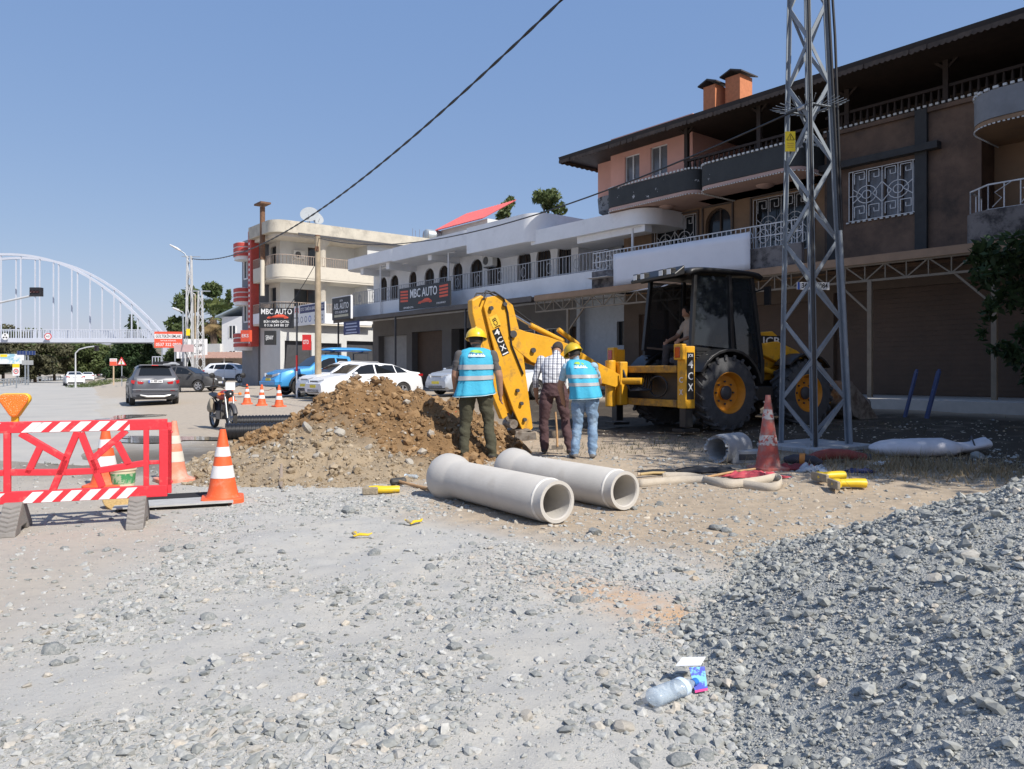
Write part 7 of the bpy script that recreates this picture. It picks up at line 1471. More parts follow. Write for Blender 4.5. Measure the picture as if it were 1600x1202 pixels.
# ------------------------------------------------------------------ overhead cables
def cable(name, label, A, B, sag, r=.02, n=40, twist=False):
    A = Vector(A); B = Vector(B); t = thing(name, label, 'cable', A); pts = [A.lerp(B, k / n) - A - Vector((0, 0, sag * 4 * (k / n) * (1 - k / n))) for k in range(n + 1)]
    if twist:
        for j in range(2):
            n2 = 420; L_ = [A.lerp(B, k / n2) - A - Vector((0, 0, sag * 4 * (k / n2) * (1 - k / n2))) for k in range(n2 + 1)]
            mb = MB(); mb.tube([p + Vector((math.cos(k * .5 + j * math.pi), 0, math.sin(k * .5 + j * math.pi))) * r * .7 for k, p in enumerate(L_)], r, 6); mb.build('strand', black, t, 180)
    else:
        mb = MB(); mb.tube(pts, r, 6); mb.build('strand', black, t, 180); mb = MB(); mb.tube([pts[0], pts[1] * .2], r * 2, 6); mb.build('clamp', steel, t)
    return t
top_p = P_.matrix_basis @ Vector((-.3, -.2, 10.6))
cable('power_cable', 'thick twisted black cable crossing the sky to the street lamp pole', top_p, at(297, 404, 55), 2.35, .022, twist=True)
cable('phone_wire', 'thin black wire sagging in front of the white house', P_.matrix_basis @ Vector((-.3, -.2, 5.3)), at(497, 372, 33), 1.0, .016)
cable('service_wire', 'thin wire running down from the wooden pole to the black sign', at(497, 405, 33), at(446, 486, 34), .1, .014)
# wooden pole, red-white marker
c = at(497, 600, 33); t = thing('wooden_pole', 'bare wooden pole rising behind the spoil heap', 'pole', (c.x, c.y, g(c.x, c.y))); mb = MB(); mb.tube([(0, 0, -.2), (.0, 0, 3), (-.02, 0, 6.95)], [.15, .14, .11], 12); mb.build('shaft', M('pole_wood', (.36, .29, .20), .85, .2, 3, .3, 20), t, 60); mb = MB(); mb.cyl((-.02, 0, 6.95), (-.02, 0, 7.0), .115, 12); mb.box(-.1, .06, -.14, -.1, 6.3, 6.5); mb.build('pole_cap', rust, t)
# ------------------------------------------------------------------ shop signs
def st_sign(name, label, q0, q1, z0, z1, P, mat, depth=.08):
    w = SF((q0 + q1) / 2, P, (z0 + z1) / 2); return (*sign_board(name, label, 'sign', w, q1 - q0, z1 - z0, ANG, mat, depth=depth), q1 - q0, z1 - z0)
def carlogo(b, x, z, w, mat):
    mb = MB(); h = w * .28; pts = [(-.5, -.12), (-.42, .15), (-.2, .22), (0, .5), (.25, .5), (.42, .2), (.5, .05), (.48, -.1), (.3, -.16), (.28, -.02), (.1, -.02), (-.1, -.05), (-.25, -.05), (-.3, -.18)]
    mb.prism([(x + u * w, z + v * h) for u, v in pts], -.007, -.001, lambda u, v, w_: (u, w_, v)); mb.build('car_emblem', mat, b); mb = MB(); mb.beam((x - w * .4, -.009, z + .02), (x + w * .42, -.009, z + .03), .03, .004); mb.build('emblem_line', ink, b)
t, b, w, h = st_sign('shop_sign', 'wide black car dealer sign with red stripes above the shop awning', -35.0, -30.3, 4.6, 5.75, 20.72, sblk)
lett(t, b, 'MBC AUTO', 0, .2, .62, wht, 2.5); carlogo(b, .15, -.28, 1.3, orr)
for s in (-1, 1):
    for k in range(4): mb = MB(); mb.add([(s * 1.45, -.004, .42 - k * .16), (s * 2.2, -.004, .44 - k * .16), (s * 2.2, -.004, .34 - k * .16), (s * 1.45, -.004, .32 - k * .16)], [(0, 1, 2, 3)]); mb.build('red_stripe', orr, b)
lett(t, b, 'BÜNYAMİN ÇATAL', -1.4, -.47, .13, wht, .95); lett(t, b, '0 536 549 80 27', 1.6, -.42, .12, wht, .8)
t, b, w, h = st_sign('shop_sign', 'black car dealer sign with white border, right of the wooden pole', -42.6, -40.2, 4.5, 5.8, 20.6, sblk)
lett(t, b, 'ASL AUTO', 0, .12, .5, wht, 1.9); lett(t, b, 'OTO ALIM SATIM', 0, -.22, .2, wht, 1.6); lett(t, b, 'ATA', 0, .45, .16, wht, .4); mb = MB(); mb.box(-.9, .9, -.004, 0, -.5, -.36); mb.build('pale_strip', M('sign_sand', (.5, .48, .35), .6), b)
mb = MB(); mb.box(1.2, 1.26, -.02, .1, -.66, .66); mb.box(-1.2, 1.2, -.02, .1, .652, .7); mb.build('border', wht, b)
t, b, w, h = st_sign('shop_sign', 'white car repair sign with navy strip, left of the wooden pole', -48.2, -43.6, 4.4, 5.72, 20.6, wht)
mb = MB(); mb.box(-1.35, 2.25, -.004, 0, .12, .6); mb.build('navy_strip', nvy, b); text('OTO TAMİR & BAKIM SERVİSİ', .3, wht, b, 'lettering', plane_m((.45, -.009, .36), (1, 0, 0), (0, 0, 1)), .002, width=3.4); lett(t, b, 'AR', -1.85, .33, .5, rd, .7)
for k in range(4): mb = MB(); mb.ring([(.14, -.006), (.2, -.006), (.2, -.001), (.14, -.001)], 20, (-1.7 + k * .62, 0, -.28), 'y'); mb.build('emblem_ring', M('sign_grey', (.2, .22, .3), .5) if k != 3 else M('plate_blue'), b)
lett(t, b, '0 536 318 37 14', 1.45, -.18, .18, ink, 1.2); lett(t, b, '0 532 559 06 31', 1.45, -.42, .18, ink, 1.2)
t, b, w, h = st_sign('hanging_sign', 'small dark blue sign hanging below the white bordered sign', -40.9, -39.0, 3.55, 4.3, 20.5, nvy, .04)
for k, (wd, z) in enumerate(((1.3, .25), (1.5, .07), (1.2, -.1), (1.4, -.27))): mb = MB(); mb.box(-wd / 2, wd / 2, -.004, 0, z - .035, z + .035); mb.build('print_line', M('sign_pale_blue', (.4, .45, .6), .5), b)
# MBC AUTO sign on a pole frame near the pickup
c = at(432, 497, 34); t, b = sign_board('pole_sign', 'black car dealer sign on a steel frame above the blue pickup', 'sign', c, 1.5, .9, R(4), sblk, depth=.06)
lett(t, b, 'MBC AUTO', 0, .27, .34, wht, 1.34); carlogo(b, .05, .02, .95, orr); lett(t, b, 'BÜNYAMİN ÇATAL', 0, -.17, .15, wht, 1.1); lett(t, b, '0 536 549 80 27', 0, -.33, .15, wht, 1.05)
mb = MB(); mb.beam((-.75, .03, .66), (.9, .03, .66), .05); mb.beam((-.73, .03, .45), (-.73, .03, .66), .05); z0 = g(c.x, c.y) - c.z; mb.beam((.88, .03, z0 + 1.9), (.88, .03, .7), .07); mb.beam((.7, .03, 0), (.88, .03, 0), .04); mb.build('frame', dkgrey, t)
for k in range(2): mb = MB(); mb.cyl((.88, .03, z0 + (0 if k else 1.2)), (.88, .03, z0 + (1.2 if k else 1.9)), .045, 10); mb.build('painted_pole', wht if k else rd, t)
for px, py, wpx, hpx, D, mat, lab, tx in ((383, 525, 17, 18, 52, orr, 'red box sign on the corner of the red trimmed house', 'EKS'), (421, 528, 17, 22, 46, M('sign_dark', (.03, .03, .03), .5), 'square black sign with white script under the pole sign', 'ŞENAY'), (478, 535, 12, 24, 44, rd, 'tall narrow red sign under the car repair sign', 'OTO')):
    c = at(px, py, D); t, b = sign_board('small_sign', lab, 'sign', c, wpx / FP * D, hpx / FP * D, R(-20) if px < 400 else R(-8), mat, depth=.25); lett(t, b, tx, 0, 0, hpx / FP * D * .4, wht, wpx / FP * D * .75)
# ------------------------------------------------------------------ left background: poles, signs, shed, houses
def yawc(px): return 0.
c = at(263, 531, 62); t, b = sign_board('estate_sign', 'red and white estate agent sign on a post by the footbridge ramp', 'sign', c, 2.15, 1.3, R(8), orr, pole=(-.5, .5))
mb = MB(); mb.box(-1.06, 1.06, -.004, 0, .08, .46); mb.build('white_strip', wht, b); text('GÜLTEKİN EMLAK', .34, ink, b, 'lettering', plane_m((0, -.009, .27), (1, 0, 0), (0, 0, 1)), .002, width=1.95); lett(t, b, '0537 322 0923', 0, -.4, .36, wht, 1.9); lett(t, b, 'SATILIK KİRALIK', 0, -.08, .14, wht, 1.2)
c = at(300, 545, 75); t, b = sign_board('white_board', 'plain white board with black letters behind the lattice poles', 'sign', c, 2.9, 1.9, R(6), wht, pole=(-1, 1)); lett(t, b, 'KUR', .55, .3, .45, ink, .9); lett(t, b, 'LEK', .55, -.35, .5, ink, 1.0)
c = at(262, 584, 46); t, b = sign_board('garage_board', 'black garage board with a white car drawing behind the grey crossover', 'sign', c, 1.75, 1.45, R(6), sblk, pole=(-.7, .7))
lett(t, b, 'OTO EKSPER', .2, .22, .24, wht, 1.1); lett(t, b, 'BAKIM SERVİS', .1, -.05, .16, wht, 1.2); lett(t, b, '0 70', .45, -.3, .16, wht, .4); lett(t, b, 'GARAJ', .45, -.52, .2, wht, .6); carlogo(b, .2, .55, 1.0, M('sign_grey2', (.5, .52, .55), .5))
for nm, px, pyb, pyt, D, s0, s1, lab in (('lattice_pole', 296, 607, 400, 52, .48, .24, 'grey lattice pole carrying the street lamp by the crossover'), ('lattice_pole', 313, 590, 455, 72, .7, .3, 'thin lattice pole behind the street lamp pole')):
    c = at(px, pyb, D); z0 = g(c.x, c.y); H = CAMZ + (HOR - pyt) / FP * D - z0; t = thing(nm, lab, 'pole', (c.x, c.y, z0), R(8)); lattice(t, s0, s1, H, .09, .05, .8 if D > 60 else 1.4, M('pale_grey_steel', (.52, .53, .54), .6, .1, 3))
    mb = MB(); mb.box(-.55, .55, -.55, .55, -.3, .12); mb.build('footing', conc, t)
    if D < 60:
        mb = MB(); mb.tube([(0, 0, H - .5), (-.3, 0, H + .15), (-.6, 0, H + .35)], .04, 8); mb.beam((-.5, 0, H - .05), (.7, 0, H - .05), .05); mb.build('lamp_arm', steel, t, 60); mb = MB(); mb.tube([(-.55, 0, H + .33), (-.8, 0, H + .48), (-1.25, 0, H + .72)], [.08, .14, .08], 10, True, .6); mb.build('lamp_head', M('lamp_grey', (.6, .6, .6), .4), t, 60)
        mb = MB(); mb.box(-.12, .12, -.36, -.3, 3.55, 4.0); mb.build('meter_box', ysgn, t); mb = MB(); mb.box(-.9, .35, -.34, -.3, 2.45, 2.95); mb.build('small_notice', M('notice_pink', (.5, .35, .35), .6), t)
    else: mb = MB(); mb.beam((-.9, 0, H), (.9, 0, H), .1); mb.build('crossarm', steel, t)
for px, pyb, pyt, D, lab in ((305, 585, 460, 80, 'plain brown timber pole next to the lattice pole'), (286, 592, 488, 75, 'slim grey street lamp beyond the estate sign')):
    c = at(px, pyb, D); z0 = g(c.x, c.y); H = CAMZ + (HOR - pyt) / FP * D - z0; t = thing('street_pole', lab, 'pole', (c.x, c.y, z0)); mb = MB(); mb.tube([(0, 0, 0), (0, 0, H)], [.13, .08], 8); mb.build('shaft', M('pole_wood') if px == 305 else steel, t, 60); mb = MB()
    mb.tube([(0, 0, H), (-.5, 0, H + .2)], .05, 6); mb.tube([(-.4, 0, H + .18), (-1.0, 0, H + .42)], [.12, .09], 8); mb.build('lamp_head', M('lamp_grey'), t)
# white house and shed
c = at(372, 592, 82); t = thing('white_house', 'white house with grey-blue metal roof beyond the red trimmed house', 'house', (c.x, c.y, .5), R(-22))
mb = MB(); mb.box(-2.2, 8, 0, 9, -.3, 6.9); mb.build('wall', white, t); mb = MB(); mb.prism([(-2.7, 6.8), (3, 8.7), (8.4, 6.8), (8.4, 6.95), (3, 8.9), (-2.7, 6.95)], -.5, 9.4, lambda u, v, w: (u, w, v)); mb.build('roof', M('blue_grey_roof', (.34, .42, .47), .5, .1, 2), t)
for x, z in ((-1.2, 4.6), (-1.2, 1.9)): 
    mb = MB(); mb.box(x, x + .9, -.02, 0, z, z + 1.3); w = mb.build('window', glass, t); mb = MB(); [mb.beam((x + a, -.03, z), (x + a, -.03, z + 1.3), .07) for a in (0, .45, .9)]; mb.build('window_frame', white, w)
for z in (3.8, 2.4): mb = MB(); mb.box(.6, 1.6, -.04, 0, z, z + .5); mb.build('wall_sign', rd, t)
mb = MB(); mb.box(-7.5, -2.2, -.3, 8, 2.9, 4.0); mb.build('side_parapet', greyw, t)
c = at(352, 592, 74); t = thing('corrugated_shed', 'open shed with brown corrugated roof behind the white crossover', 'shed', (c.x, c.y, .5), R(-8))
mb = MB(); mb.box(-3.2, 5.0, 2.2, 2.4, -.2, 2.5); mb.box(-3.2, -3.0, 0, 2.2, -.2, 2.5); mb.build('wall', M('shed_cream', (.46, .43, .38), .9), t)
for k in range(20): mb = MB(); a = -3.5 + k * .45; mb.prism([(-.9, 2.25), (-.9, 2.3), (2.6, 2.95), (2.6, 2.9)], a, a + .4, lambda y, z, w: (w, y, z)); mb.tube([(a + .42, -.9, 2.3), (a + .42, 2.6, 2.95)], .04, 5); mb.build('roof_sheet', M('faded_brown_sheet', (.36, .22, .17), .7, .15, 3), t)
for x in (-3.0, .2, 3, 4.9): mb = MB(); mb.box(x, x + .1, -.7, -.6, -.3, 2.3); mb.build('post', greyw, t)
for x in (-1.6, 1.0): mb = MB(); mb.box(x, x + 1.2, 2.17, 2.2, .9 if x < 0 else -.1, 2.0); mb.build('opening', dkgrey, t)
# ------------------------------------------------------------------ footbridge over the road
Db = 100.; bw = M('bridge_haze_white', (.50, .53, .60), .6, .06, .5)  # blue cast in the base colour stands in for distance haze
c = at(60, 583, Db); t = thing('arch_footbridge', 'pale grey arched footbridge spanning the road with thin hangers', 'footbridge', (c.x, c.y, 0), R(2))
bX = lambda px: (px - 60) / FP * Db; bZ = lambda py: CAMZ + (HOR - py) / FP * Db
xc = bX(12); xr = bX(268); H0 = bZ(398); Hb = bZ(560)
archz = lambda x: H0 - (H0 - Hb) * (abs(x - xc) / (xr - xc)) ** 2.15
zd0, zd1 = bZ(535), bZ(529)
for yy in (0, 3.2):
    for ox, nm in ((0, 'arch_rib'),):
        mb = MB(); pts = [(xc - (xr - xc) + 2 * (xr - xc) * k / 60, yy, archz(xc - (xr - xc) + 2 * (xr - xc) * k / 60)) for k in range(61)]
        for a, b in zip(pts, pts[1:]): mb.beam(a, b, .28, .3)
        mb.build(nm, bw, t)
    k = 0
    for px in (-175, -145, -115, -85, -55, -26, 3, 33, 62, 91, 120, 158, 186, 213):
        x = bX(px)
        mb = MB(); mb.beam((x, yy, zd1), (x, yy, archz(x) - .2), .14); mb.build('hanger', bw, t)
    mb = MB(); mb.box(bX(-190), bX(242), yy - .1, yy + .1, zd0, zd1); mb.build('deck_beam', bw, t)
    mb = MB(); railing(mb, [(bX(-190), yy, zd1), (bX(242), yy, zd1)], 1.15, .32, .035, (0., 1.)); mb.build('railing', bw, t)
mb = MB(); mb.box(bX(-190), bX(242), .1, 3.1, zd0 + .1, zd0 + .25); mb.build('deck', bw, t)
for yy in (0, 3.2): mb = MB(); mb.box(bX(252), bX(260), yy - .3, yy + .3, 0, zd0); mb.build('pier', bw, t)
mb = MB(); mb.box(bX(236), bX(285), -.2, 3.4, bZ(575), bZ(572)); railing(mb, [(bX(236), -.1, bZ(572)), (bX(285), -.1, bZ(572))], 1.2, .35, .04, (0, 1)); mb.build('stair_landing', bw, t)
for px, col, lab, tx in ((75, rd, 'round red rimmed height limit sign hung on the footbridge railing', '4.5'), (8, ink, 'round white sign with black marks hung on the footbridge railing', '')):
    c = at(px, 526, Db - .6); u = thing('round_sign', lab, 'sign', c); mb = MB(); mb.lathe([(0, -.02), (.44, -.02), (.44, .03), (0, .03)], 28, (0, 0, 0), 'y'); b = mb.build('disc', wht, u, 40)
    if tx: mb = MB(); mb.ring([(.36, -.026), (.45, -.026), (.45, .035), (.36, -.021)], 28, (0, 0, 0), 'y'); mb.build('rim', rd, u, 40); lett(u, b, tx, 0, 0, .36, ink, .44, -.026)
    else:
        for a in (R(90), R(215), R(325)): mb = MB(); mb.beam((.1 * math.cos(a), -.025, .1 * math.sin(a)), (.33 * math.cos(a), -.025, .33 * math.sin(a)), .16, .01, (0, 1, 0)); mb.build('mark', ink, u)
# traffic signals
for k, (pole_px, D, arm_pts, head, lab) in enumerate(((-60, 42, [(-60, 470), (0, 473), (50, 462), (58, 459)], (57, 459), 'traffic signal on a long arm in front of the footbridge'), (118, 70, [(118, 566), (118, 552), (124, 546), (135, 543), (150, 541)], (151, 541), 'small traffic signal on a curved arm under the footbridge'))):
    base = at(pole_px, 583 + 1.35 / D * FP, D); t = thing('traffic_signal', lab, 'traffic signal', (base.x, base.y, 0)); L0 = Vector((base.x, base.y, 0))
    mb = MB(); q = [Vector((0, 0, 0))] + [at(a, b, D) - L0 for a, b in arm_pts]; mb.tube(q, [.09] + [.06] * (len(q) - 1), 8); mb.build('mast_arm', M('pale_grey_steel'), t, 60)
    h = at(*head, D) - L0; s = .3 if k == 0 else .2; mb = MB(); mb.box(h.x - s * (1 if k == 0 else .7), h.x + s * (1 if k == 0 else .7), h.y - .15, h.y + .15, h.z - s * (.5 if k == 0 else 2.2), h.z + s * (1.1 if k == 0 else .2)); hb = mb.build('signal_head', black, t, bevel=.02)
    for j in range(3): mb = MB(); mb.lathe([(0, -.17), (s * .22, -.17), (s * .25, -.2), (s * .25, -.15)], 12, (h.x - (s * .55 * (1 - j) if k == 0 else 0), h.y, h.z + (s * .3 if k == 0 else -s * (.4 + .6 * j))), 'y'); mb.build('signal_lens', M('dark_lens', (.05, .02, .02), .2), hb, 50)
# small road signs
c = at(190, 567, 62); t = thing('warning_triangle', 'red triangular traffic light ahead sign on a post by the crossover', 'sign', (c.x, c.y, 0)); z = c.z
mb = MB(); mb.prism([(-.4, z - .2), (.4, z - .2), (0, z + .47)], -.03, 0); mb.build('board', rd, t); mb = MB(); mb.prism([(-.28, z - .13), (.28, z - .13), (0, z + .33)], -.036, -.031); mb.build('white_field', wht, t)
for j, cl in enumerate(((.5, .02, .02), (.6, .4, .02), (.02, .3, .08))): mb = MB(); mb.lathe([(0, -.042), (.06, -.042), (.06, -.037)], 14, (0, 0, z + .15 - j * .11), 'y'); mb.build('signal_dot', M('dot%d' % j, cl, .5), t)
mb = MB(); mb.cyl((0, .04, 0), (0, .04, z + .3), .04, 8); mb.build('post', steel, t)
c = at(177, 566, 66); t, b = sign_board('roadside_notice', 'small red and white notice on a wooden post left of the triangle sign', 'sign', c, .62, .62, 0, wht, pole=(0,), pole_mat=M('pale_wood')); mb = MB(); mb.box(-.3, .3, -.006, 0, -.3, .06); mb.build('red_half', orr, b); lett(t, b, 'SATILIK', 0, .18, .16, rd, .5)
c = at(25, 578, 68); t, b = sign_board('speed_limit_board', 'yellow topped speed limit board by the guard rail', 'sign', c, .62, 1.05, 0, wht, pole=(0,)); mb = MB(); mb.box(-.31, .31, -.004, 0, .2, .52); mb.build('yellow_strip', ysgn, b)
mb = MB(); mb.ring([(.16, -.008), (.23, -.008), (.23, -.002), (.16, -.002)], 20, (0, 0, -.14), 'y'); mb.build('red_ring', rd, b); lett(t, b, '50', 0, -.14, .22, ink, .22, -.006)
c = at(10, 561, 100); t, b = sign_board('billboard', 'blue and white roadside billboard beyond the guard rail', 'billboard', c, 4.6, 1.3, 0, M('billboard_print', (.30, .52, .62), .5, .1, .4, col2=(.72, .74, .74), mixlo=.48, mixhi=.52, mixsc=.7), pole=(-1.5, 1.5)); mb = MB(); mb.box(-.8, .1, -.01, 0, .25, .6); mb.build('yellow_patch', ysgn, b)
t = thing('solar_sign', 'double solar panel on two posts beyond the guard rail', 'solar panel', (*at(41, 583, 85).xy, 0)); 
for s in (-1, 1): mb = MB(); mb.box(s * .52 - .49, s * .52 + .49, 0, .05, 3.35, 3.8); pn = mb.build('panel', M('solar_blue', (.02, .04, .14), .25), t); mb = MB(); [mb.beam((s * .52 - .49 + .98 * k / 3, -.01, 3.35), (s * .52 - .49 + .98 * k / 3, -.01, 3.8), .02) for k in range(4)]; mb.build('panel_frame', steel, pn); mb = MB(); mb.box(s * .16 - .06, s * .16 + .06, .05, .15, 0, 3.4); mb.build('post', steel, t)
mb = MB(); mb.box(-.5, .75, 0, .06, 2.25, 2.75); mb.build('back_board', M('board_back', (.35, .36, .36), .5), t)
# guard rail along the far side of the road
mbp = []
t = thing('guard_rail', 'long steel guard rail along the far side of the road', 'guard rail', (*gp(0, 604).xy, 0)); o0 = Vector(t.location)
pts = [gp(-60, 612), gp(5, 604.5), gp(40, 598.5), gp(75, 595.5), gp(98, 593.5)]
for a, b in zip(pts, pts[1:]):
    a = a - o0; b = b - o0
    for z in (.72, .5): mb = MB(); mb.beam(a + Vector((0, 0, z)), b + Vector((0, 0, z)), .06, .14); mb.build('rail_beam', M('weathered_rail', (.42, .43, .42), .6, .15, 2), t)
    n = max(2, int((b - a).length / 4))
    for k in range(n): p = a.lerp(b, k / n); mb = MB(); mb.box(p.x - .05, p.x + .05, p.y, p.y + .1, 0, .75); mb.build('post', steel, t)
# ------------------------------------------------------------------ trees
bark = M('bark', (.12, .085, .06), .95, .25, 6, .6, 25)
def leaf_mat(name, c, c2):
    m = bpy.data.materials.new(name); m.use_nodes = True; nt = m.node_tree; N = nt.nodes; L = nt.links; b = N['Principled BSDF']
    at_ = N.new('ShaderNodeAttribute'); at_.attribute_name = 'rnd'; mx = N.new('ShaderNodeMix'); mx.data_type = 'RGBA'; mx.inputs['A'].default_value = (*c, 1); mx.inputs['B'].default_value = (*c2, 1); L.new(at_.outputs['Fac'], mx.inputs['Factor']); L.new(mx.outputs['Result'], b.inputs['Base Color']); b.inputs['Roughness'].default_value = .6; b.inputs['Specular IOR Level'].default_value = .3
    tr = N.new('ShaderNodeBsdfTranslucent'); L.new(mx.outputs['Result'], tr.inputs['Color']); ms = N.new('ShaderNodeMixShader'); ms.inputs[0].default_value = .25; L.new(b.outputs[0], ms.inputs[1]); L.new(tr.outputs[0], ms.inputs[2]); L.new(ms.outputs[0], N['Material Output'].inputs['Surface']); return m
lf_dark = leaf_mat('dark_leaf', (.022, .042, .016), (.05, .085, .03)); lf_mid = leaf_mat('mid_leaf', (.045, .075, .025), (.11, .14, .05)); lf_pine = leaf_mat('pine_needle', (.05, .08, .03), (.14, .17, .06)); lf_olive = leaf_mat('dusty_leaf', (.08, .085, .045), (.15, .14, .08))
def leaves(name, clumps, n, size, mat, seed, asp=.45):
    """clumps = (x,y,z,rx,ry,rz); n leaf faces spread through them, denser near the surface"""
    rs = np.random.RandomState(seed); w = np.array([c[3] * c[4] * c[5] for c in clumps]) ** .7; k = rs.choice(len(clumps), n, p=w / w.sum()); C = np.array(clumps)[k]
    d = rs.normal(0, 1, (n, 3)); d /= np.linalg.norm(d, axis=1)[:, None]; r = rs.uniform(.25, 1.08, n) ** .6
    P = C[:, :3] + d * r[:, None] * C[:, 3:]
    a = rs.normal(0, 1, (n, 3)) + d * .6; a /= np.linalg.norm(a, axis=1)[:, None]; b = np.cross(a, rs.normal(0, 1, (n, 3))); b /= np.linalg.norm(b, axis=1)[:, None]
    s = size * rs.uniform(.6, 1.3, n); a = a * s[:, None]; b = b * (s * asp)[:, None]
    v = np.stack([P - a, P + b * .9, P + a, P - b * .9], 1).reshape(-1, 3); f = np.arange(4 * n).reshape(-1, 4)
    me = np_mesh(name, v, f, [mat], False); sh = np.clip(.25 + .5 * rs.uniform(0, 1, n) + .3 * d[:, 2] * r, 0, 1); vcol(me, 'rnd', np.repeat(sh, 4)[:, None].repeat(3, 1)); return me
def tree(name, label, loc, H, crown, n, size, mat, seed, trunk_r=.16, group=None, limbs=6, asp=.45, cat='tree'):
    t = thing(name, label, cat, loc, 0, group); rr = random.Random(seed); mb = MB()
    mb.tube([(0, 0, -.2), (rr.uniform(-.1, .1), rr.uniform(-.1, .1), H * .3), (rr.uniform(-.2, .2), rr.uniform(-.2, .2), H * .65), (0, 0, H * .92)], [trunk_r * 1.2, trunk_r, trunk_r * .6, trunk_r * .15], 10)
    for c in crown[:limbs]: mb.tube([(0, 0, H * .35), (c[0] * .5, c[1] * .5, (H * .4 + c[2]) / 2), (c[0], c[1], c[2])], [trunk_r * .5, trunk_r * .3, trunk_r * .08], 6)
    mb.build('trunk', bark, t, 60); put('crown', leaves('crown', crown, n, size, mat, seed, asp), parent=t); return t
def blob(H, R_, n, seed, z0=.35, flat=.8):
    rr = random.Random(seed); out = []
    for k in range(n):
        a = rr.uniform(0, 6.28); h = rr.uniform(z0, 1) ; rad = R_ * math.sqrt(max(.05, 1 - ((h - .62) / .5) ** 2)) * rr.uniform(.35, .85); s = R_ * rr.uniform(.28, .5); out.append((rad * math.cos(a), rad * math.sin(a), H * h, s, s, s * flat))
    return out
def conifer(H, R_, seed):
    rr = random.Random(seed); out = []
    for k in range(26): f = k / 25; a = rr.uniform(0, 6.28); rad = R_ * (1 - f) * rr.uniform(.3, .85); s = R_ * (.42 * (1 - f) + .12); out.append((rad * math.cos(a), rad * math.sin(a), H * (.12 + .86 * f), s, s, s * .5))
    return out
# roadside trees whose shade falls over the digger, and the dark branches at the edge of the building
for k, (q, p, H, R_) in enumerate(((-1.4, 14.5, 10.8, 2.05), (1.2, 12.4, 9.2, 3.2), (2.2, 16.6, 9.5, 3.5), (6.2, 13.6, 9.5, 3.6), (-1.6, 18.4, 8.6, 2.2), (7.4, 18.2, 9.6, 3.4))):
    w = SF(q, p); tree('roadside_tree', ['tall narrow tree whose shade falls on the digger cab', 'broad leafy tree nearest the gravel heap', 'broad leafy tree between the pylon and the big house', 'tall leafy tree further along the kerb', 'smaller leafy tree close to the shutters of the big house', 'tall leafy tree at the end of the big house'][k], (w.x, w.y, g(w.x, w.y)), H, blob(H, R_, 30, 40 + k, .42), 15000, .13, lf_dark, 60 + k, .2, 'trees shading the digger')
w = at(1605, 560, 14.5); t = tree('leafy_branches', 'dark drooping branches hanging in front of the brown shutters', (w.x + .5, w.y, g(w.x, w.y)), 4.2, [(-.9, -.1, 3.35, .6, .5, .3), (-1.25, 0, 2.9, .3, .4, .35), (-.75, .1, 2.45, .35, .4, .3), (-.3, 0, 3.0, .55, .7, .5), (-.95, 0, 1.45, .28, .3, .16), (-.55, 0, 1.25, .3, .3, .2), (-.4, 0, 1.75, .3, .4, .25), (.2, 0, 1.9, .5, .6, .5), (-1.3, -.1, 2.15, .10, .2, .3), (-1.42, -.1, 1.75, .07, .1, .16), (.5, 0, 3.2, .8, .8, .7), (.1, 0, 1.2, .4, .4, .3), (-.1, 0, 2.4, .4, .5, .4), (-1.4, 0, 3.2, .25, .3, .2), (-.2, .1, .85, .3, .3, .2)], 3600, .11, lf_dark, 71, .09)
# trees behind the roofs
for px, py, D, H, R_, mt, lab, sd_ in ((857, 335, 62, 15.5, 1.5, lf_pine, 'bright green pine behind the white house roof', 81), (790, 340, 70, 15.6, .9, lf_pine, 'small pine top left of the brighter pine', 82)):
    c = at(px, py, D); tree('pine_tree', lab, (c.x, c.y, .6), CAMZ + (HOR - (py - 22)) / FP * D - .6, blob(CAMZ + (HOR - (py - 30)) / FP * D - .6, R_, 22, sd_, .72), 2600, .26, mt, sd_, .2, 'pines behind the roofs')
# palm by the lattice poles
c = at(333, 590, 88); t = thing('palm_tree', 'fan palm with hanging dry fronds behind the lattice poles', 'palm tree', (c.x, c.y, .5)); H = 7.6
mb = MB(); mb.tube([(0, 0, -.2), (.1, 0, 4), (0, 0, H - .6)], [.45, .38, .4], 12); mb.build('trunk', bark, t, 60); rr = random.Random(5)
pf = leaf_mat('palm_green', (.07, .10, .03), (.16, .18, .06)); pdry = leaf_mat('palm_dry', (.25, .17, .08), (.34, .25, .12))
for k in range(46):
    a = rr.uniform(0, 6.28); e = R(80 - 150 * (k / 46)); L_ = rr.uniform(1.2, 1.7); d = Vector((math.cos(a) * math.cos(e), math.sin(a) * math.cos(e), math.sin(e))); b0 = Vector((0, 0, H - .3)); tip = b0 + d * L_; mb = MB(); mb.tube([b0, tip], .025, 4); sd_v = d.cross(Vector((0, 0, 1))).normalized(); upv = sd_v.cross(d)
    for j in range(11):
        an = R(-75 + 15 * j); v = (d * math.cos(an) + sd_v * math.sin(an)) * .95 + Vector((0, 0, -.25)); w_ = sd_v * math.cos(an) * .05 - d * math.sin(an) * .05; mb.add([tip - w_, tip + v * .5 - w_ * 1.2, tip + v, tip + v * .5 + w_ * 1.2], [(0, 1, 2, 3)])
    o = mb.build('frond', pf if k < 33 else pdry, t); vcol(o.data, 'rnd', np.full((len(o.data.vertices), 3), rr.random()))
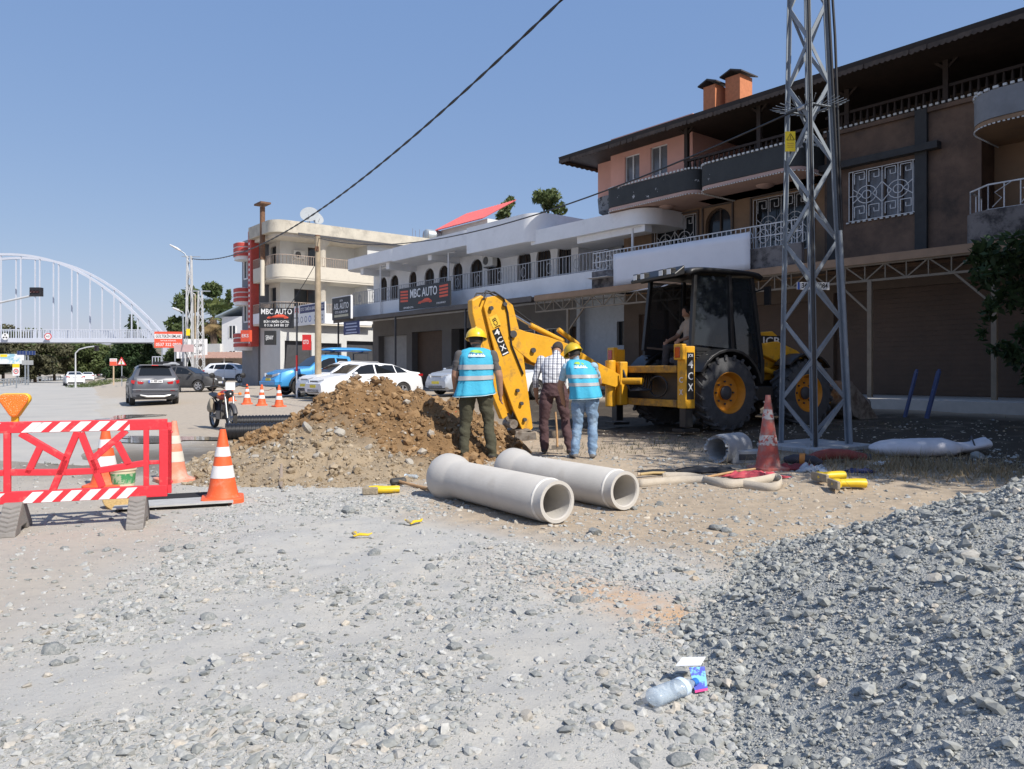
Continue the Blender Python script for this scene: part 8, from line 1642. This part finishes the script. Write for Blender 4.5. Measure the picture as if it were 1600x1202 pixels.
# trees on the left, near to far
LT = [(312, 590, 92, 11.2, 3.0, 'b', lf_mid, 'dark leafy tree behind the palm'), (357, 590, 110, 13.0, 2.6, 'c', lf_mid, 'conifer behind the white house roof'), (345, 590, 95, 5.5, 3.2, 'b', lf_pine, 'low green tree behind the white board'), (285, 592, 100, 5.0, 2.0, 'b', lf_mid, 'bush by the footbridge stairs'),
      (207, 590, 112, 8.6, 4.4, 'c', lf_dark, 'big dark conifer under the end of the footbridge'), (205, 592, 130, 11.0, 2.2, 'c', lf_mid, 'thin conifer rising above the footbridge deck'), (232, 590, 104, 5.0, 3.2, 'c', lf_dark, 'dark conifer beside the estate sign')]
for k, (px, pyb, D, H, R_, kd, mt, lab) in enumerate(LT):
    c = at(px, pyb, D); tree('conifer' if kd == 'c' else 'leafy_tree', lab, (c.x, c.y, .3), H, conifer(H, R_, 90 + k) if kd == 'c' else blob(H, R_, 20, 90 + k, .3), 7000, .32, mt, 90 + k, .22)
RW_ = [(-40, 118, 8.5, 5, lf_mid), (5, 122, 8.2, 5, lf_olive), (38, 125, 7.6, 4.5, lf_mid), (62, 128, 6.6, 4, lf_olive), (85, 135, 6.0, 4, lf_olive), (103, 150, 6.4, 4.5, lf_mid), (122, 150, 7.0, 4.6, lf_mid), (142, 140, 6.4, 4.2, lf_pine), (162, 150, 6.8, 4.5, lf_mid), (182, 140, 6.0, 4.0, lf_pine), (-10, 105, 4.5, 3, lf_olive), (55, 110, 3.6, 2.6, lf_olive)]
for k, (px, D, H, R_, mt) in enumerate(RW_):
    c = at(px, 590, D); tree('roadside_pine', 'rounded roadside pine in the row under the footbridge', (c.x, c.y, 0), H, blob(H, R_, 20, 130 + k, .3, .6), 6000, .35, mt, 130 + k, .2, 'pines in a row under the footbridge')
# low greenery by the road edge
c = gp(175, 597); put('grass_verge', leaves('grass_verge', [(c.x, c.y + 3, .2, 3.0, 6, .5), (c.x + 2, c.y - 6, .1, 1.6, 5, .3)], 5000, .16, lf_pine, 150, .2), 'strip of green weeds along the road edge beyond the crossover', 'grass', 'stuff')
# dry grass under the trees
def tufts(name, label, spots, n, h, mat, seed):
    rs = np.random.RandomState(seed); vs = []; fs = []
    for k in range(n):
        cx, cy, rx, ry = spots[rs.randint(len(spots))]; x = cx + rs.normal(0, rx); y = cy + rs.normal(0, ry); z = g(x, y); a = rs.uniform(0, 6.28); L_ = h * rs.uniform(.4, 1.3); w = .004 + .004 * rs.rand(); lean = rs.uniform(.2, 1.2)
        dx, dy = math.cos(a), math.sin(a); i = len(vs); vs += [(x - dy * w, y + dx * w, z - .01), (x + dy * w, y - dx * w, z - .01), (x + dx * L_ * lean, y + dy * L_ * lean, z + L_ * .9 / (1 + lean * .5))]; fs += [(i, i + 1, i + 2)]
    me = np_mesh(name, np.array(vs), np.array(fs), [mat], False); vcol(me, 'rnd', rs.rand(len(vs), 3)); put(name, me, label, 'grass', 'stuff')
drym = leaf_mat('dry_straw', (.20, .155, .09), (.38, .30, .18))
a = gp(1420, 735); b = gp(1560, 740); c = gp(1330, 720); d = gp(1000, 700); e = gp(1080, 690)
tufts('dry_grass', 'dry straw-coloured grass under the trees beyond the gravel heap', [(a.x, a.y, .5, .35), (b.x, b.y, .6, .4), (c.x, c.y, .7, .4)], 2600, .2, drym, 5)
tufts('sparse_weeds', 'sparse short weeds on the shaded ground by the digger', [(d.x, d.y, .9, .7), (e.x, e.y, .8, .8), (7, 15.5, 1.4, 1.2)], 1400, .1, lf_olive, 6)
